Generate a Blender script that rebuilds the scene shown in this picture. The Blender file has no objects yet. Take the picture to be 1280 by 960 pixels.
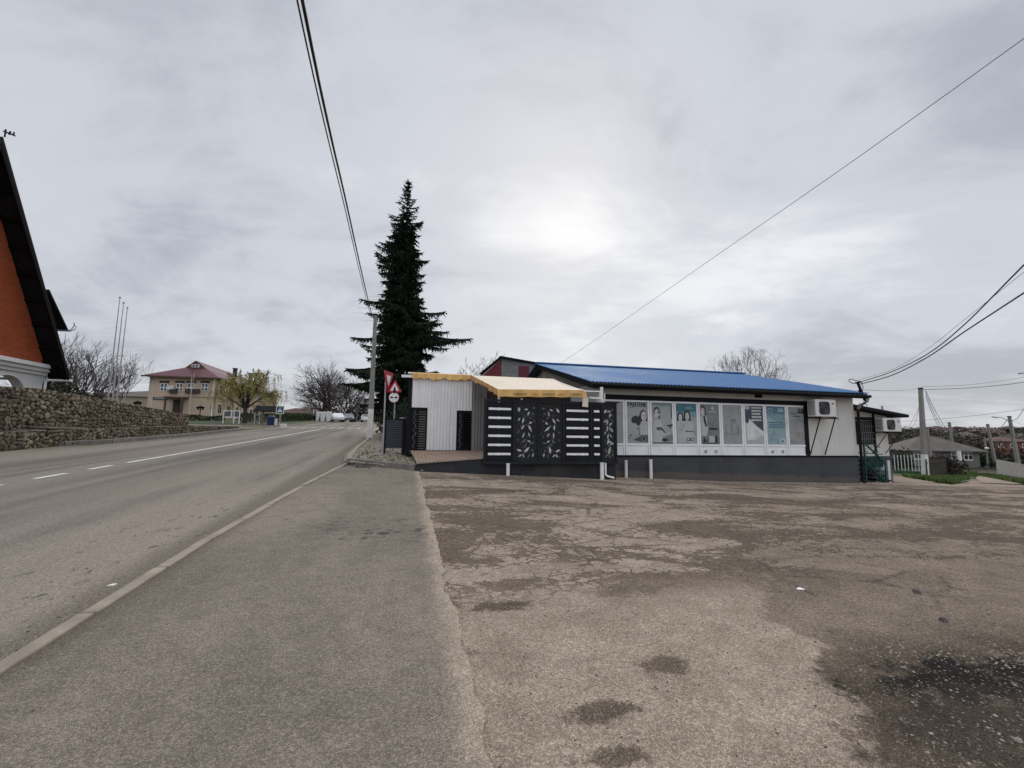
import bpy, bmesh, math, random
from mathutils import Vector, Matrix
from mathutils import noise as mnoise
R = math.radians
random.seed(7)
scene = bpy.context.scene
COL = scene.collection

# ------------------------------------------------------------------ camera geometry
F = 560.0
CH = 1.5
PITCH = R(6.6); ROLL = R(0.7)
cp, sp = math.cos(PITCH), math.sin(PITCH)
cr, sr = math.cos(ROLL), math.sin(ROLL)
def ray(px, py):
    u = (px - 640) / F; v = (480 - py) / F
    u, v = u * cr - v * sr, u * sr + v * cr
    return (u, cp - v * sp, sp + v * cp)
def at(px, py, Y):
    r = ray(px, py); k = Y / r[1]
    return Vector((r[0] * k, Y, CH + r[2] * k))

# street frame: n runs across the road (to the right), t along it (away)
A = math.atan(.236); CA, SA = math.cos(A), math.sin(A)
def P(n, t, z=0.0): return Vector((n * CA - t * SA, n * SA + t * CA, z))
def NT(p): return (p[0] * CA + p[1] * SA, -p[0] * SA + p[1] * CA)
def on_t(px, py, t):
    r = ray(px, py); k = t / (-r[0] * SA + r[1] * CA)
    return Vector((r[0] * k, r[1] * k, CH + r[2] * k))
def on_n(px, py, n):
    r = ray(px, py); k = n / (r[0] * CA + r[1] * SA)
    return Vector((r[0] * k, r[1] * k, CH + r[2] * k))
def n_at(px, py, t): return NT(on_t(px, py, t))[0]
def z_at(px, py, t): return on_t(px, py, t)[2]

QN = [(-60, .62), (-2.6, .60), (0, .545), (2.2, .43), (6.9, .19), (11, .0), (17, -.13), (28, -.42), (45, -.8), (60, -.95), (120, -1.2), (400, -1.2)]
def lerp(tab, x):
    if x <= tab[0][0]: return tab[0][1]
    for (a, b), (c, d) in zip(tab, tab[1:]):
        if x <= c: return b + (d - b) * (x - a) / (c - a)
    return tab[-1][1]
def sst(a, b, x):
    k = min(1.0, max(0.0, (x - a) / (b - a))); return k * k * (3 - 2 * k)
def soft(t, a, h): return t if t < a else a + (1 - math.exp(-(t - a) / h)) * h
def G(x, y):
    n, t = NT((x, y))
    w = sst(3, 20, n)
    T = soft(t, 80, 6) * (1 - w) + soft(t, 25, 12) * w
    z = lerp(QN, n) * T / 13.9
    r = math.hypot(x, y)
    if r > 50: z += sst(0, 50, n) * (sst(110, 480, r) * 12)
    return z
def Gn(n, t):
    p = P(n, t); return G(p.x, p.y)
def PG(n, t, dz=0.0):
    p = P(n, t); return Vector((p.x, p.y, G(p.x, p.y) + dz))
def gp(px, py):
    Y = 1.0; prev = .5
    while Y < 1500:
        p = at(px, py, Y)
        if p.z < G(p.x, p.y):
            a, b = prev, Y
            for _ in range(40):
                m = (a + b) / 2; p = at(px, py, m)
                if p.z < G(p.x, p.y): b = m
                else: a = m
            return p
        prev = Y; Y *= 1.01
    return p

# ------------------------------------------------------------------ materials
MATS = {}
class NB:
    """small node builder"""
    def __init__(s, name):
        s.m = bpy.data.materials.new(name); s.m.use_nodes = True
        s.nt = s.m.node_tree; s.nt.nodes.clear()
        s.out = s.nt.nodes.new('ShaderNodeOutputMaterial')
        s.bs = s.nt.nodes.new('ShaderNodeBsdfPrincipled')
        s.nt.links.new(s.bs.outputs[0], s.out.inputs[0])
    def n(s, typ, **kw):
        nd = s.nt.nodes.new(typ)
        for k, v in kw.items(): setattr(nd, k, v)
        return nd
    def l(s, a, b): s.nt.links.new(a, b)
    def put(s, sock, v):
        if hasattr(v, 'is_output') or isinstance(v, bpy.types.NodeSocket): s.l(v, sock)
        elif isinstance(v, (tuple, list)) and len(v) == 3 and sock.type == 'RGBA': sock.default_value = (*v, 1)
        else: sock.default_value = v
    def coord(s, scale=(1, 1, 1), rot=0.0, loc=(0, 0, 0), kind='Object'):
        tc = s.n('ShaderNodeTexCoord'); mp = s.n('ShaderNodeMapping')
        mp.inputs['Scale'].default_value = scale; mp.inputs['Rotation'].default_value = (0, 0, rot); mp.inputs['Location'].default_value = loc
        s.l(tc.outputs[kind], mp.inputs[0]); return mp.outputs[0]
    def scale(s, vec, sc):
        v = s.n('ShaderNodeVectorMath', operation='MULTIPLY'); s.l(vec, v.inputs[0]); v.inputs[1].default_value = sc; return v.outputs[0]
    def noise(s, vec, scale, detail=3, rough=.55, dist=0.0):
        nd = s.n('ShaderNodeTexNoise'); s.l(vec, nd.inputs['Vector'])
        nd.inputs['Scale'].default_value = scale; nd.inputs['Detail'].default_value = detail
        nd.inputs['Roughness'].default_value = rough; nd.inputs['Distortion'].default_value = dist
        return nd.outputs[0]
    def voro(s, vec, scale, feature='F1', out=0, rnd=1.0):
        nd = s.n('ShaderNodeTexVoronoi', feature=feature); s.l(vec, nd.inputs['Vector'])
        nd.inputs['Scale'].default_value = scale
        if 'Randomness' in nd.inputs: nd.inputs['Randomness'].default_value = rnd
        return nd.outputs[out]
    def ramp(s, fac, a, b, lo=0.0, hi=1.0):
        nd = s.n('ShaderNodeMapRange', interpolation_type='SMOOTHSTEP'); s.put(nd.inputs[0], fac)
        nd.inputs[1].default_value = a; nd.inputs[2].default_value = b; nd.inputs[3].default_value = lo; nd.inputs[4].default_value = hi
        return nd.outputs[0]
    def mth(s, op, a, b=0.0, c=None):
        nd = s.n('ShaderNodeMath', operation=op); s.put(nd.inputs[0], a); s.put(nd.inputs[1], b)
        if c is not None: s.put(nd.inputs[2], c)
        return nd.outputs[0]
    def mix(s, fac, a, b, typ='MIX'):
        nd = s.n('ShaderNodeMixRGB', blend_type=typ); s.put(nd.inputs[0], fac); s.put(nd.inputs[1], a); s.put(nd.inputs[2], b)
        return nd.outputs[0]
    def sep(s, vec):
        nd = s.n('ShaderNodeSeparateXYZ'); s.l(vec, nd.inputs[0]); return nd.outputs
    def bump(s, h, strength=.3, dist=.01):
        nd = s.n('ShaderNodeBump'); s.l(h, nd.inputs['Height']); nd.inputs['Strength'].default_value = strength; nd.inputs['Distance'].default_value = dist
        s.l(nd.outputs[0], s.bs.inputs['Normal'])
    def fin(s, col, rough=.8, metal=0.0, spec=.4):
        s.put(s.bs.inputs['Base Color'], col); s.put(s.bs.inputs['Roughness'], rough); s.bs.inputs['Metallic'].default_value = metal
        s.bs.inputs['Specular IOR Level'].default_value = spec
        return s.m

def mat(name, col, rough=.75, var=.18, scale=3.0, fine=40.0, bump=.12, metal=0.0, spec=.35, dirt=None, streak=False):
    """plain procedural material with cloudy and fine variation and optional dirt"""
    if name in MATS: return MATS[name]
    b = NB(name); v = b.coord()
    n1 = b.noise(v, scale, 5, .6); n2 = b.noise(v, fine, 3, .6)
    d = tuple(c * (1 - var) for c in col); u = tuple(min(1, c * (1 + var)) for c in col)
    c = b.mix(b.ramp(n1, .3, .7), d, u)
    c = b.mix(b.mth('MULTIPLY', b.ramp(n2, .35, .7), var), c, tuple(x * .55 for x in col))
    if dirt:
        sv = b.coord(scale=(6, 6, .5)) if streak else v
        c = b.mix(b.ramp(b.noise(sv, 1.3 if streak else scale * .6, 6, .65), .5, .78, 0, .65), c, dirt)
    if bump: b.bump(n2, bump, .01)
    MATS[name] = b.fin(c, b.ramp(n1, .2, .8, max(.05, rough - .1), min(1, rough + .1)), metal, spec)
    return MATS[name]

def grit(b, v, c, s1=62.0, lo=.55, hi=1.55, mixf=1.0):
    """coarse aggregate: every grain its own tone, dark binder between"""
    g1 = b.sep(b.voro(v, s1, out=1)); e = b.voro(v, s1, 'DISTANCE_TO_EDGE')
    k = b.ramp(g1[0], 0, 1, lo, hi); k2 = b.ramp(b.noise(v, s1 * .3, 5, .75), .25, .75, .78, 1.22)
    m = b.mth('MULTIPLY', b.mth('MULTIPLY', k, k2), b.ramp(e, 0, .12, .62, 1.06))
    far = b.n('ShaderNodeVectorMath', operation='SCALE'); b.l(c, far.inputs[0]); b.l(m, far.inputs['Scale'])
    c2 = b.mix(mixf, c, far.outputs[0])
    return b.mix(b.ramp(g1[1], .93, .98, 0, .5), c2, (.46, .41, .34)), m
def m_road():
    b = NB('road_asphalt'); v = b.coord(rot=-A); s = b.sep(v)
    long_ = b.noise(b.scale(v, (1.0, .03, 1)), 1.0, 4, .55, .3)
    cloud = b.noise(b.scale(v, (.6, .12, 1)), 1.0, 7, .62)
    c = b.mix(b.ramp(long_, .36, .62), (.122, .109, .093), (.215, .186, .152))
    dust = b.mth('MULTIPLY', b.ramp(s[0], -6.8, -3.6), b.ramp(cloud, .28, .6))
    c = b.mix(b.mth('MULTIPLY', dust, .8), c, (.26, .22, .172))
    lane = b.mth('ADD', b.ramp(b.mth('ABSOLUTE', b.mth('SUBTRACT', s[0], -5.6)), .25, .75, .5, 0), b.ramp(b.mth('ABSOLUTE', b.mth('SUBTRACT', s[0], -9.6)), .2, .9, .45, 0))
    c = b.mix(b.mth('MULTIPLY', lane, b.ramp(cloud, .6, .35, .35, 1)), c, (.088, .078, .067))
    c = b.mix(b.ramp(b.noise(b.scale(v, (2.4, .9, 1)), 1.3, 5, .6), .64, .70, 0, .4), c, (.085, .074, .062))
    c = b.mix(b.mth('MULTIPLY', b.ramp(b.noise(b.scale(v, (6, 3, 1)), 1.6, 3, .5), .66, .69, 0, .7), b.ramp(s[0], -4.4, -2.6)), c, (.055, .048, .041))
    c = b.mix(b.ramp(b.mth('ADD', s[0], b.mth('MULTIPLY', cloud, .25)), -2.55, -2.2, 0, .65), c, (.10, .082, .062))
    c, m = grit(b, v, c, 130, .72, 1.32)
    b.bump(m, .5, .006)
    return b.fin(c, .9, spec=.2)
def m_apron():
    b = NB('pavement_asphalt'); v = b.coord(rot=-A); s = b.sep(v)
    cloud = b.noise(b.scale(v, (.55, .35, 1)), 1.0, 7, .62, .4); mid = b.noise(v, 5, 6, .68)
    c = b.mix(b.ramp(cloud, .33, .66), (.218, .185, .149), (.318, .27, .214))
    c = b.mix(b.ramp(mid, .38, .68, 0, .45), c, (.165, .138, .109))
    # thin tarred arcs left by the paver and tyres
    arc = b.noise(b.scale(v, (.35, 3.2, 1)), 1.0, 4, .5, .6)
    c = b.mix(b.ramp(arc, .56, .63, 0, .3), c, (.30, .25, .195))
    band = b.mth('MULTIPLY', b.ramp(s[1], 5.5, 6.1), b.ramp(s[1], 7.2, 6.6))
    sp_ = b.noise(b.scale(v, (4.2, 6.5, 1)), 1.6, 4, .6)
    c = b.mix(b.mth('MULTIPLY', b.mth('MULTIPLY', band, b.ramp(s[0], -1.4, -.6)), b.ramp(sp_, .57, .60, 0, .85)), c, (.058, .048, .039))
    edge = b.ramp(b.mth('ADD', s[0], b.mth('MULTIPLY', b.mth('SUBTRACT', mid, .5), .4)), .22, .42)
    c = b.mix(b.mth('MULTIPLY', edge, .95), c, (.46, .375, .285))
    ke = b.ramp(b.mth('ADD', s[0], b.mth('MULTIPLY', mid, .35)), -1.75, -1.95)
    c = b.mix(b.mth('MULTIPLY', ke, .6), c, (.13, .105, .08))
    c, m = grit(b, v, c, 122, .72, 1.30)
    b.bump(m, .9, .01)
    return b.fin(c, .92, spec=.15)
def m_lot(far=False):
    b = NB('worn_gravel_asphalt'); v = b.coord(rot=-A); s = b.sep(v)
    big = b.noise(b.scale(v, (.40, .85, 1)), 1.0, 9, .66, .7)
    mid = b.noise(v, 2.6, 7, .66, .3); m2 = b.noise(v, 8, 7, .72); m3 = b.noise(v, 24, 4, .7)
    c = b.mix(b.ramp(mid, .3, .7), (.34, .272, .205), (.475, .388, .30))
    zone = b.mth('MULTIPLY', b.ramp(s[1], 3.3, 4.4), b.ramp(s[1], 14.5, 11.5))
    isl = b.voro(b.scale(v, (1, 1.5, 1)), 5.5, 'DISTANCE_TO_EDGE')
    jag = b.mth('ADD', big, b.mth('MULTIPLY', b.mth('SUBTRACT', m2, .5), .42))
    jag = b.mth('ADD', jag, b.mth('MULTIPLY', b.mth('SUBTRACT', m3, .5), .10)); jag = b.mth('ADD', jag, b.ramp(isl, 0, .10, .055, -.02))
    patch = b.mth('MULTIPLY', b.ramp(jag, .488, .512), zone)
    c = b.mix(b.mth('MULTIPLY', patch, .88), c, b.mix(b.ramp(m2, .3, .7), (.092, .067, .047), (.175, .133, .095)))
    ck = b.voro(b.scale(v, (.9, 1.3, 1)), 1.0, 'DISTANCE_TO_EDGE')
    ckm = b.mth('MULTIPLY', b.ramp(b.mth('ADD', ck, b.mth('MULTIPLY', b.mth('SUBTRACT', m2, .5), .22)), .0, .035, .75, 0), b.ramp(b.noise(v, .45, 3), .44, .58))
    c = b.mix(b.mth('MULTIPLY', ckm, b.ramp(s[1], 2.2, 4)), c, (.10, .074, .053))
    # trodden brown earth, sharp edged only in the near right corner
    mudf = b.mth('SUBTRACT', s[0], b.mth('MULTIPLY_ADD', s[1], .62, 1.0))
    mudf = b.mth('ADD', mudf, b.mth('MULTIPLY', b.mth('SUBTRACT', b.noise(v, 1.7, 7, .62), .5), 1.3)); mudf = b.mth('ADD', mudf, b.mth('MULTIPLY', b.mth('SUBTRACT', m2, .5), .35))
    near = b.ramp(s[1], 3.0, 2.4)
    mud = b.mth('MULTIPLY', b.ramp(mudf, -.02, .12), b.mth('ADD', b.mth('MULTIPLY', near, .42), b.ramp(s[1], 9.0, 3.2, 0, .50)))
    c = b.mix(mud, c, b.mix(b.ramp(mid, .3, .7), (.078, .058, .041), (.135, .102, .073)))
    lane = b.noise(b.scale(v, (.05, .9, 1)), 1.0, 7, .64, .5)
    c = b.mix(b.mth('MULTIPLY', b.ramp(lane, .50, .62, 0, .55), b.ramp(s[0], 5, 10)), c, (.15, .114, .081))
    for (n0, t0, rn, rt, col, st) in ((1.03, 2.34, .20, .10, (.095, .07, .05), .8), (1.60, 2.68, .22, .12, (.115, .087, .062), .75),
                                  (1.9, 3.9, .5, .16, (.13, .099, .07), .5), (.80, 3.72, .34, .10, (.105, .077, .053), .85), (.95, 2.02, .25, .07, (.10, .074, .052), .75),
                                  (3.45, 2.22, .80, .25, (.016, .0145, .013), .96), (3.0, 1.85, .75, .35, (.05, .041, .033), .65)):
        dx = b.mth('DIVIDE', b.mth('SUBTRACT', s[0], n0), rn); dy = b.mth('DIVIDE', b.mth('SUBTRACT', s[1], t0), rt)
        d = b.mth('SQRT', b.mth('ADD', b.mth('MULTIPLY', dx, dx), b.mth('MULTIPLY', dy, dy)))
        d = b.mth('ADD', d, b.mth('MULTIPLY', b.mth('SUBTRACT', b.noise(v, 4, 8, .75), .5), 4.2))
        c = b.mix(b.ramp(d, .5, 1.1, st, 0), c, col)
    c, m = grit(b, v, c, 112, .68, 1.36)
    pb = b.sep(b.voro(v, 24, out=1)); pd = b.voro(v, 24)
    c = b.mix(b.mth('MULTIPLY', b.ramp(pd, .13, .22, 1, 0), b.ramp(pb[0], .84, .90, 0, .7)), c, (.44, .385, .31))
    c = b.mix(b.mth('MULTIPLY', b.ramp(pd, .10, .18, 1, 0), b.ramp(pb[1], .93, .96, 0, .85)), c, (.05, .042, .034))
    h = b.mth('ADD', m, b.mth('MULTIPLY', m2, 2.0)); h = b.mth('SUBTRACT', h, b.mth('MULTIPLY', patch, .8))
    b.bump(h, .9, .012)
    return b.fin(c, .94, spec=.1)
def m_ground():
    b = NB('rough_earth'); v = b.coord(rot=-A)
    n1 = b.noise(v, .09, 6, .6); n2 = b.noise(v, .8, 5, .6); n3 = b.noise(v, 30, 4, .7)
    s = b.sep(v)
    c = b.mix(b.ramp(n2, .35, .65), (.17, .142, .112), (.235, .20, .16))
    g = b.mix(b.ramp(n2, .3, .7), (.045, .06, .024), (.10, .09, .05))
    c = b.mix(b.ramp(b.mth('ADD', n1, b.mth('MULTIPLY', b.mth('SUBTRACT', n2, .5), .3)), .44, .52), c, g)
    far = b.ramp(b.mth('MAXIMUM', b.mth('SUBTRACT', s[0], 12), b.mth('MULTIPLY', s[1], .6)), 48, 62)
    c = b.mix(b.mth('MULTIPLY', far, .85), c, b.mix(b.ramp(n2, .3, .7), (.045, .037, .026), (.075, .062, .042)))
    near = b.mth('MULTIPLY', b.ramp(s[1], 34, 26), b.ramp(s[0], -1, 1))
    c = b.mix(near, c, b.mix(b.ramp(n2, .35, .65), (.19, .148, .107), (.29, .23, .17)))
    c = b.mix(b.ramp(n3, .4, .7, 0, .5), c, (.08, .07, .055))
    b.bump(n3, .5, .02)
    return b.fin(c, .95, spec=.1)
def m_brickpave():
    b = NB('brick_paving'); v = b.coord(rot=-A)
    br = b.n('ShaderNodeTexBrick'); b.l(v, br.inputs['Vector']); br.inputs['Scale'].default_value = 1.0
    br.inputs['Brick Width'].default_value = .21; br.inputs['Row Height'].default_value = .13; br.inputs['Mortar Size'].default_value = .014
    br.inputs['Color1'].default_value = (.27, .165, .118, 1); br.inputs['Color2'].default_value = (.35, .26, .19, 1); br.inputs['Mortar'].default_value = (.085, .07, .058, 1)
    c = b.mix(b.ramp(b.noise(v, 2.2, 5, .6), .45, .7, 0, .45), br.outputs[0], (.26, .23, .19))
    b.bump(br.outputs[1], -.5, .01)
    return b.fin(c, .9, spec=.15)
def m_brick(name, c1, c2, mort, w=.25, h=.075, rot=(0, 0, 0), ms=.01):
    b = NB(name); tc = b.n('ShaderNodeTexCoord')
    # lay courses by along-wall distance and height
    m1 = b.n('ShaderNodeMapping'); m1.inputs['Rotation'].default_value = (0, 0, -A); b.l(tc.outputs['Object'], m1.inputs[0])
    s = b.sep(m1.outputs[0]); cb = b.n('ShaderNodeCombineXYZ')
    b.l(b.mth('ADD', s[0], s[1]), cb.inputs[0]); b.l(s[2], cb.inputs[1])
    br = b.n('ShaderNodeTexBrick'); b.l(cb.outputs[0], br.inputs['Vector']); br.inputs['Scale'].default_value = 1.0
    br.inputs['Brick Width'].default_value = w; br.inputs['Row Height'].default_value = h; br.inputs['Mortar Size'].default_value = ms
    br.inputs['Color1'].default_value = (*c1, 1); br.inputs['Color2'].default_value = (*c2, 1); br.inputs['Mortar'].default_value = (*mort, 1)
    n = b.noise(m1.outputs[0], 1.2, 5, .6)
    c = b.mix(b.ramp(n, .4, .75, 0, .4), br.outputs[0], tuple(x * .6 for x in c1))
    b.bump(br.outputs[1], -.4, .01)
    return b.fin(c, .9, spec=.15)
def m_stone():
    b = NB('field_stone'); v = b.coord()
    at_ = b.n('ShaderNodeAttribute', attribute_name='tone')
    s = b.sep(at_.outputs['Vector'])          # r: stone tone, g: mortar
    c = b.mix(s[0], (.072, .056, .040), (.33, .27, .20))
    c = b.mix(b.ramp(b.noise(v, 14, 5, .65), .4, .7, 0, .6), c, (.085, .068, .05))
    c = b.mix(b.ramp(b.noise(v, .7, 5, .6), .42, .68, 0, .5), c, (.095, .08, .06))
    c = b.mix(b.ramp(s[1], .15, .6), c, (.026, .021, .016))
    c = b.mix(b.ramp(b.noise(v, 3, 5, .6), .62, .72, 0, .5), c, (.06, .065, .03))
    b.bump(b.noise(v, 26, 5, .7), .6, .015)
    return b.fin(c, .95, spec=.1)
def m_leaf(name, c1, c2, sc=1.2, trans=.25):
    b = NB(name); v = b.coord()
    c = b.mix(b.ramp(b.noise(v, sc, 4, .6), .3, .7), c1, c2)
    return b.fin(c, .75, spec=.2)

M = {}
def setup_mats():
    M['road'] = m_road(); M['apron'] = m_apron(); M['lot'] = m_lot(); M['ground'] = m_ground(); M['bpave'] = m_brickpave()
    M['stone'] = m_stone()
    M['kerb'] = mat('kerb_concrete', (.27, .225, .175), .9, .22, 2.5, 60, .3, dirt=(.15, .13, .11))
    M['kerbd'] = mat('dirty_kerb_concrete', (.18, .165, .145), .9, .25, 2.5, 60, .3, dirt=(.09, .08, .07))
    M['paint'] = mat('worn_road_paint', (.60, .58, .54), .75, .12, 3, 50, .2, dirt=(.3, .27, .23)); M['paintf'] = mat('faded_road_paint', (.34, .31, .27), .8, .25, 2, 50, .2, dirt=(.2, .17, .135))
    M['cladw'] = mat('white_steel_cladding', (.74, .73, .72), .5, .06, .8, 30, .03, spec=.4, dirt=(.48, .46, .43), streak=True)
    M['cladd'] = mat('shade_toned_steel_cladding', (.34, .325, .315), .55, .1, .8, 30, .03, dirt=(.23, .21, .2), streak=True)  # grey copy of the white cladding, the turned side's shade put into its colour
    M['blue'] = mat('blue_steel_roofing', (.038, .135, .31), .6, .1, .6, 20, .03, spec=.5, dirt=(.055, .13, .27))
    M['black'] = mat('black_painted_steel', (.006, .0065, .008), .6, .2, 3, 40, .05, spec=.15)
    M['navy'] = mat('anthracite_sheet_steel', (.0065, .0075, .011), .55, .2, 2, 40, .05, spec=.18)
    M['leafp'] = mat('anthracite_cut_panel', (.016, .017, .018), .6, .2, 2, 40, .05, spec=.18)
    M['leafc'] = mat('pale_backing_sheet', (.44, .44, .43), .6, .12, 3, 40, .05)
    M['slatw'] = mat('white_backing_strip', (.80, .80, .80), .45, .04, 3, 40, .02)
    M['pvc'] = mat('white_window_plastic', (.76, .765, .78), .4, .05, 2, 40, .02, dirt=(.5, .49, .47))
    b = NB('dark_grey_plinth_paint'); v = b.coord(rot=-A); q = b.sep(v); n1 = b.noise(v, 1.1, 6, .6); n2 = b.noise(b.scale(v, (5, 5, .6)), 1.2, 6, .65)
    c = b.mix(b.ramp(n1, .3, .7), (.044, .046, .051), (.064, .066, .071)); c = b.mix(b.ramp(n2, .56, .74, 0, .6), c, (.085, .082, .08))
    hh = b.mth('ADD', q[2], b.mth('MULTIPLY_ADD', q[0], .0325, -.42)); c = b.mix(b.ramp(b.mth('ADD', hh, b.mth('MULTIPLY', b.mth('SUBTRACT', b.noise(v, 5, 7, .7), .5), .3)), .08, -.03, 0, .35), c, (.165, .13, .095))
    b.bump(b.noise(v, 30, 4, .6), .15, .01); MATS['dark_grey_plinth_paint'] = M['plinth'] = b.fin(c, .8, spec=.25)
    M['wallw'] = mat('off_white_wall_panel', (.57, .565, .53), .6, .06, 1.0, 30, .05, dirt=(.42, .405, .365), streak=True)
    M['beigew'] = mat('beige_gable_board', (.25, .225, .185), .8, .1, 1.5, 30, .1, dirt=(.16, .14, .11))
    M['yellow'] = mat('amber_awning_fabric', (.66, .41, .155), .85, .12, 1.5, 60, .1, dirt=(.46, .27, .09))
    M['orange'] = mat('faded_awning_side_fabric', (.50, .285, .115), .85, .15, 1.5, 60, .1, dirt=(.3, .18, .09))
    M['cream'] = mat('cream_awning_fabric', (.63, .54, .42), .85, .06, 1.2, 60, .08, dirt=(.47, .40, .31))
    M['txt'] = mat('black_print', (.02, .017, .015), .8, .1)
    M['ftxt'] = mat('faded_print', (.38, .20, .07), .8, .1)
    M['redsheet'] = mat('dark_red_sheet', (.11, .012, .016), .6, .12, 2, 30, .05)
    M['block'] = m_brick('grey_block_masonry', (.17, .17, .165), (.22, .215, .205), (.12, .115, .11), .4, .2)
    M['chbrick'] = m_brick('orange_red_brick', (.30, .068, .026), (.36, .092, .036), (.21, .062, .034), .25, .075, ms=.006)
    M['plaster'] = mat('white_plaster', (.62, .62, .62), .85, .06, 1.2, 40, .1, dirt=(.45, .44, .42), streak=True)
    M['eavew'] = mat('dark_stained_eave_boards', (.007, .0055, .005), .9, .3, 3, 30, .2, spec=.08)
    M['shingle'] = mat('dark_roof_shingle', (.014, .013, .014), .85, .3, 2, 30, .2, spec=.12)
    M['beige'] = mat('peach_beige_render', (.47, .36, .268), .85, .07, .3, 30, .08, dirt=(.39, .295, .215), streak=True)
    M['beige2'] = mat('tan_render', (.36, .30, .215), .85, .1, .4, 30, .08)
    M['tile'] = mat('burgundy_metal_tile', (.095, .024, .029), .5, .15, .8, 12, .1)
    M['tileo'] = mat('brown_tile_roof', (.10, .058, .045), .8, .2, .8, 12, .15)
    M['slate'] = mat('grey_fibre_cement_roof', (.115, .10, .088), .9, .2, .8, 12, .15, dirt=(.07, .065, .05))
    M['glass'] = mat('dark_window_glass', (.02, .024, .028), .12, .2, 1, 20, 0, spec=.6)
    M['trimw'] = mat('white_trim_paint', (.72, .72, .71), .6, .06, 2, 30, .05)
    M['conc'] = mat('pole_concrete', (.215, .205, .19), .9, .15, 1.5, 40, .25, dirt=(.13, .125, .115), streak=True)
    M['lime'] = mat('limewash', (.62, .60, .57), .9, .1, 3, 40, .2, dirt=(.4, .37, .33))
    M['metalg'] = mat('galvanised_steel', (.33, .335, .34), .45, .1, 3, 40, .05, metal=.4)
    M['steel'] = mat('pale_painted_steel', (.55, .55, .55), .5, .08, 3, 40, .05)
    M['rubber'] = mat('black_cable_sheath', (.012, .012, .013), .6, .2)
    M['wirey'] = mat('weathered_wire', (.16, .16, .165), .6, .1)
    M['bark'] = mat('grey_brown_bark', (.052, .043, .036), .95, .25, 4, 30, .5)
    M['twig'] = mat('bare_twig', (.05, .039, .034), .95, .2, 2, 30, 0)
    M['barkd'] = mat('dark_bark', (.045, .036, .03), .95, .25, 4, 30, .5)
    M['birch'] = mat('birch_bark', (.50, .475, .44), .85, .1, 3, 12, .2, dirt=(.1, .09, .08))
    M['needle'] = m_leaf('spruce_needles', (.008, .0165, .008), (.023, .04, .018), .9)
    M['willow'] = m_leaf('young_willow_leaf', (.30, .27, .08), (.43, .37, .14), .8)
    M['hedge'] = m_leaf('clipped_hedge_leaf', (.018, .035, .012), (.04, .065, .022), 1.0)
    M['shrub'] = m_leaf('winter_scrub', (.034, .028, .021), (.066, .054, .041), .4)
    M['shrubg'] = m_leaf('evergreen_shrub', (.016, .026, .013), (.035, .05, .024), .8)
    M['grassb'] = m_leaf('spring_grass', (.045, .085, .018), (.09, .12, .035), .8)
    M['signred'] = mat('sign_red', (.40, .012, .022), .4, .05)
    M['signw'] = mat('sign_white', (.72, .72, .72), .4, .04)
    M['signblue'] = mat('sign_blue', (.015, .045, .16), .4, .05)
    M['signyg'] = mat('sign_yellow_green', (.36, .46, .27), .5, .05)
    M['teal'] = mat('teal_painted_steel', (.011, .052, .048), .6, .2, 3, 30, .1, dirt=(.03, .05, .045))
    M['green'] = mat('green_fence_paint', (.03, .10, .05), .6, .2)
    M['acw'] = mat('aircon_casing', (.60, .595, .58), .45, .05, 2, 40, .02, dirt=(.45, .42, .38))
    M['binblue'] = mat('blue_plastic', (.008, .02, .085), .5, .15)
    M['carw'] = mat('white_car_paint', (.6, .61, .62), .25, .03, 1, 20, 0, spec=.6)
    M['carg'] = mat('grey_car_paint', (.12, .125, .135), .25, .05, 1, 20, 0, spec=.6)
    M['tyre'] = mat('tyre_rubber', (.018, .018, .018), .9, .2)
    M['pebble'] = mat('limestone_pebble', (.31, .27, .215), .95, .3, 9, 60, .3)
    M['pebbled'] = mat('dark_pebble', (.10, .085, .072), .95, .3, 9, 60, .3)
    M['redhouse'] = mat('red_brick_far', (.20, .085, .065), .9, .12, .5, 12, .1)
    M['palefence'] = mat('weathered_board_fence', (.34, .325, .30), .9, .12, 1.5, 30, .15)
    M['darkfence'] = mat('dark_board_fence', (.055, .046, .04), .9, .2, 1.5, 30, .15)
    M['flag'] = mat('flagpole_metal', (.34, .33, .33), .5, .1, metal=.2)
    M['litter'] = mat('paper_litter', (.75, .74, .72), .8, .05)
    M['soil'] = mat('bare_soil', (.10, .083, .066), .95, .3, 2, 30, .6)
    M['rubble'] = mat('pale_rubble_ground', (.20, .165, .125), .95, .35, 5, 30, .9, dirt=(.12, .10, .078))
    # poster inks
    for k, c in dict(pg=(.31, .325, .32), pg2=(.39, .405, .40), pd=(.012, .014, .016), pm=(.075, .08, .085), pl=(.52, .53, .525), pw=(.62, .63, .63),
                     pskin=(.47, .45, .425), pteal=(.025, .13, .17), pteal2=(.15, .27, .295), pnavy=(.032, .052, .07), pblue=(.055, .15, .235), paq=(.24, .345, .365),
                     pgr=(.27, .28, .28), pgrd=(.155, .18, .185)).items():
        M[k] = mat('poster_ink_' + {'pg': 'grey', 'pg2': 'light_grey', 'pd': 'black', 'pm': 'charcoal', 'pl': 'silver', 'pw': 'white', 'pskin': 'skin', 'pteal': 'teal', 'pteal2': 'pale_teal',
                   'pnavy': 'navy', 'pblue': 'blue', 'paq': 'aqua', 'pgr': 'mid_grey', 'pgrd': 'slate'}[k], c, .32, .07, 3, 30, 0, spec=.45)
setup_mats()

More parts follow.
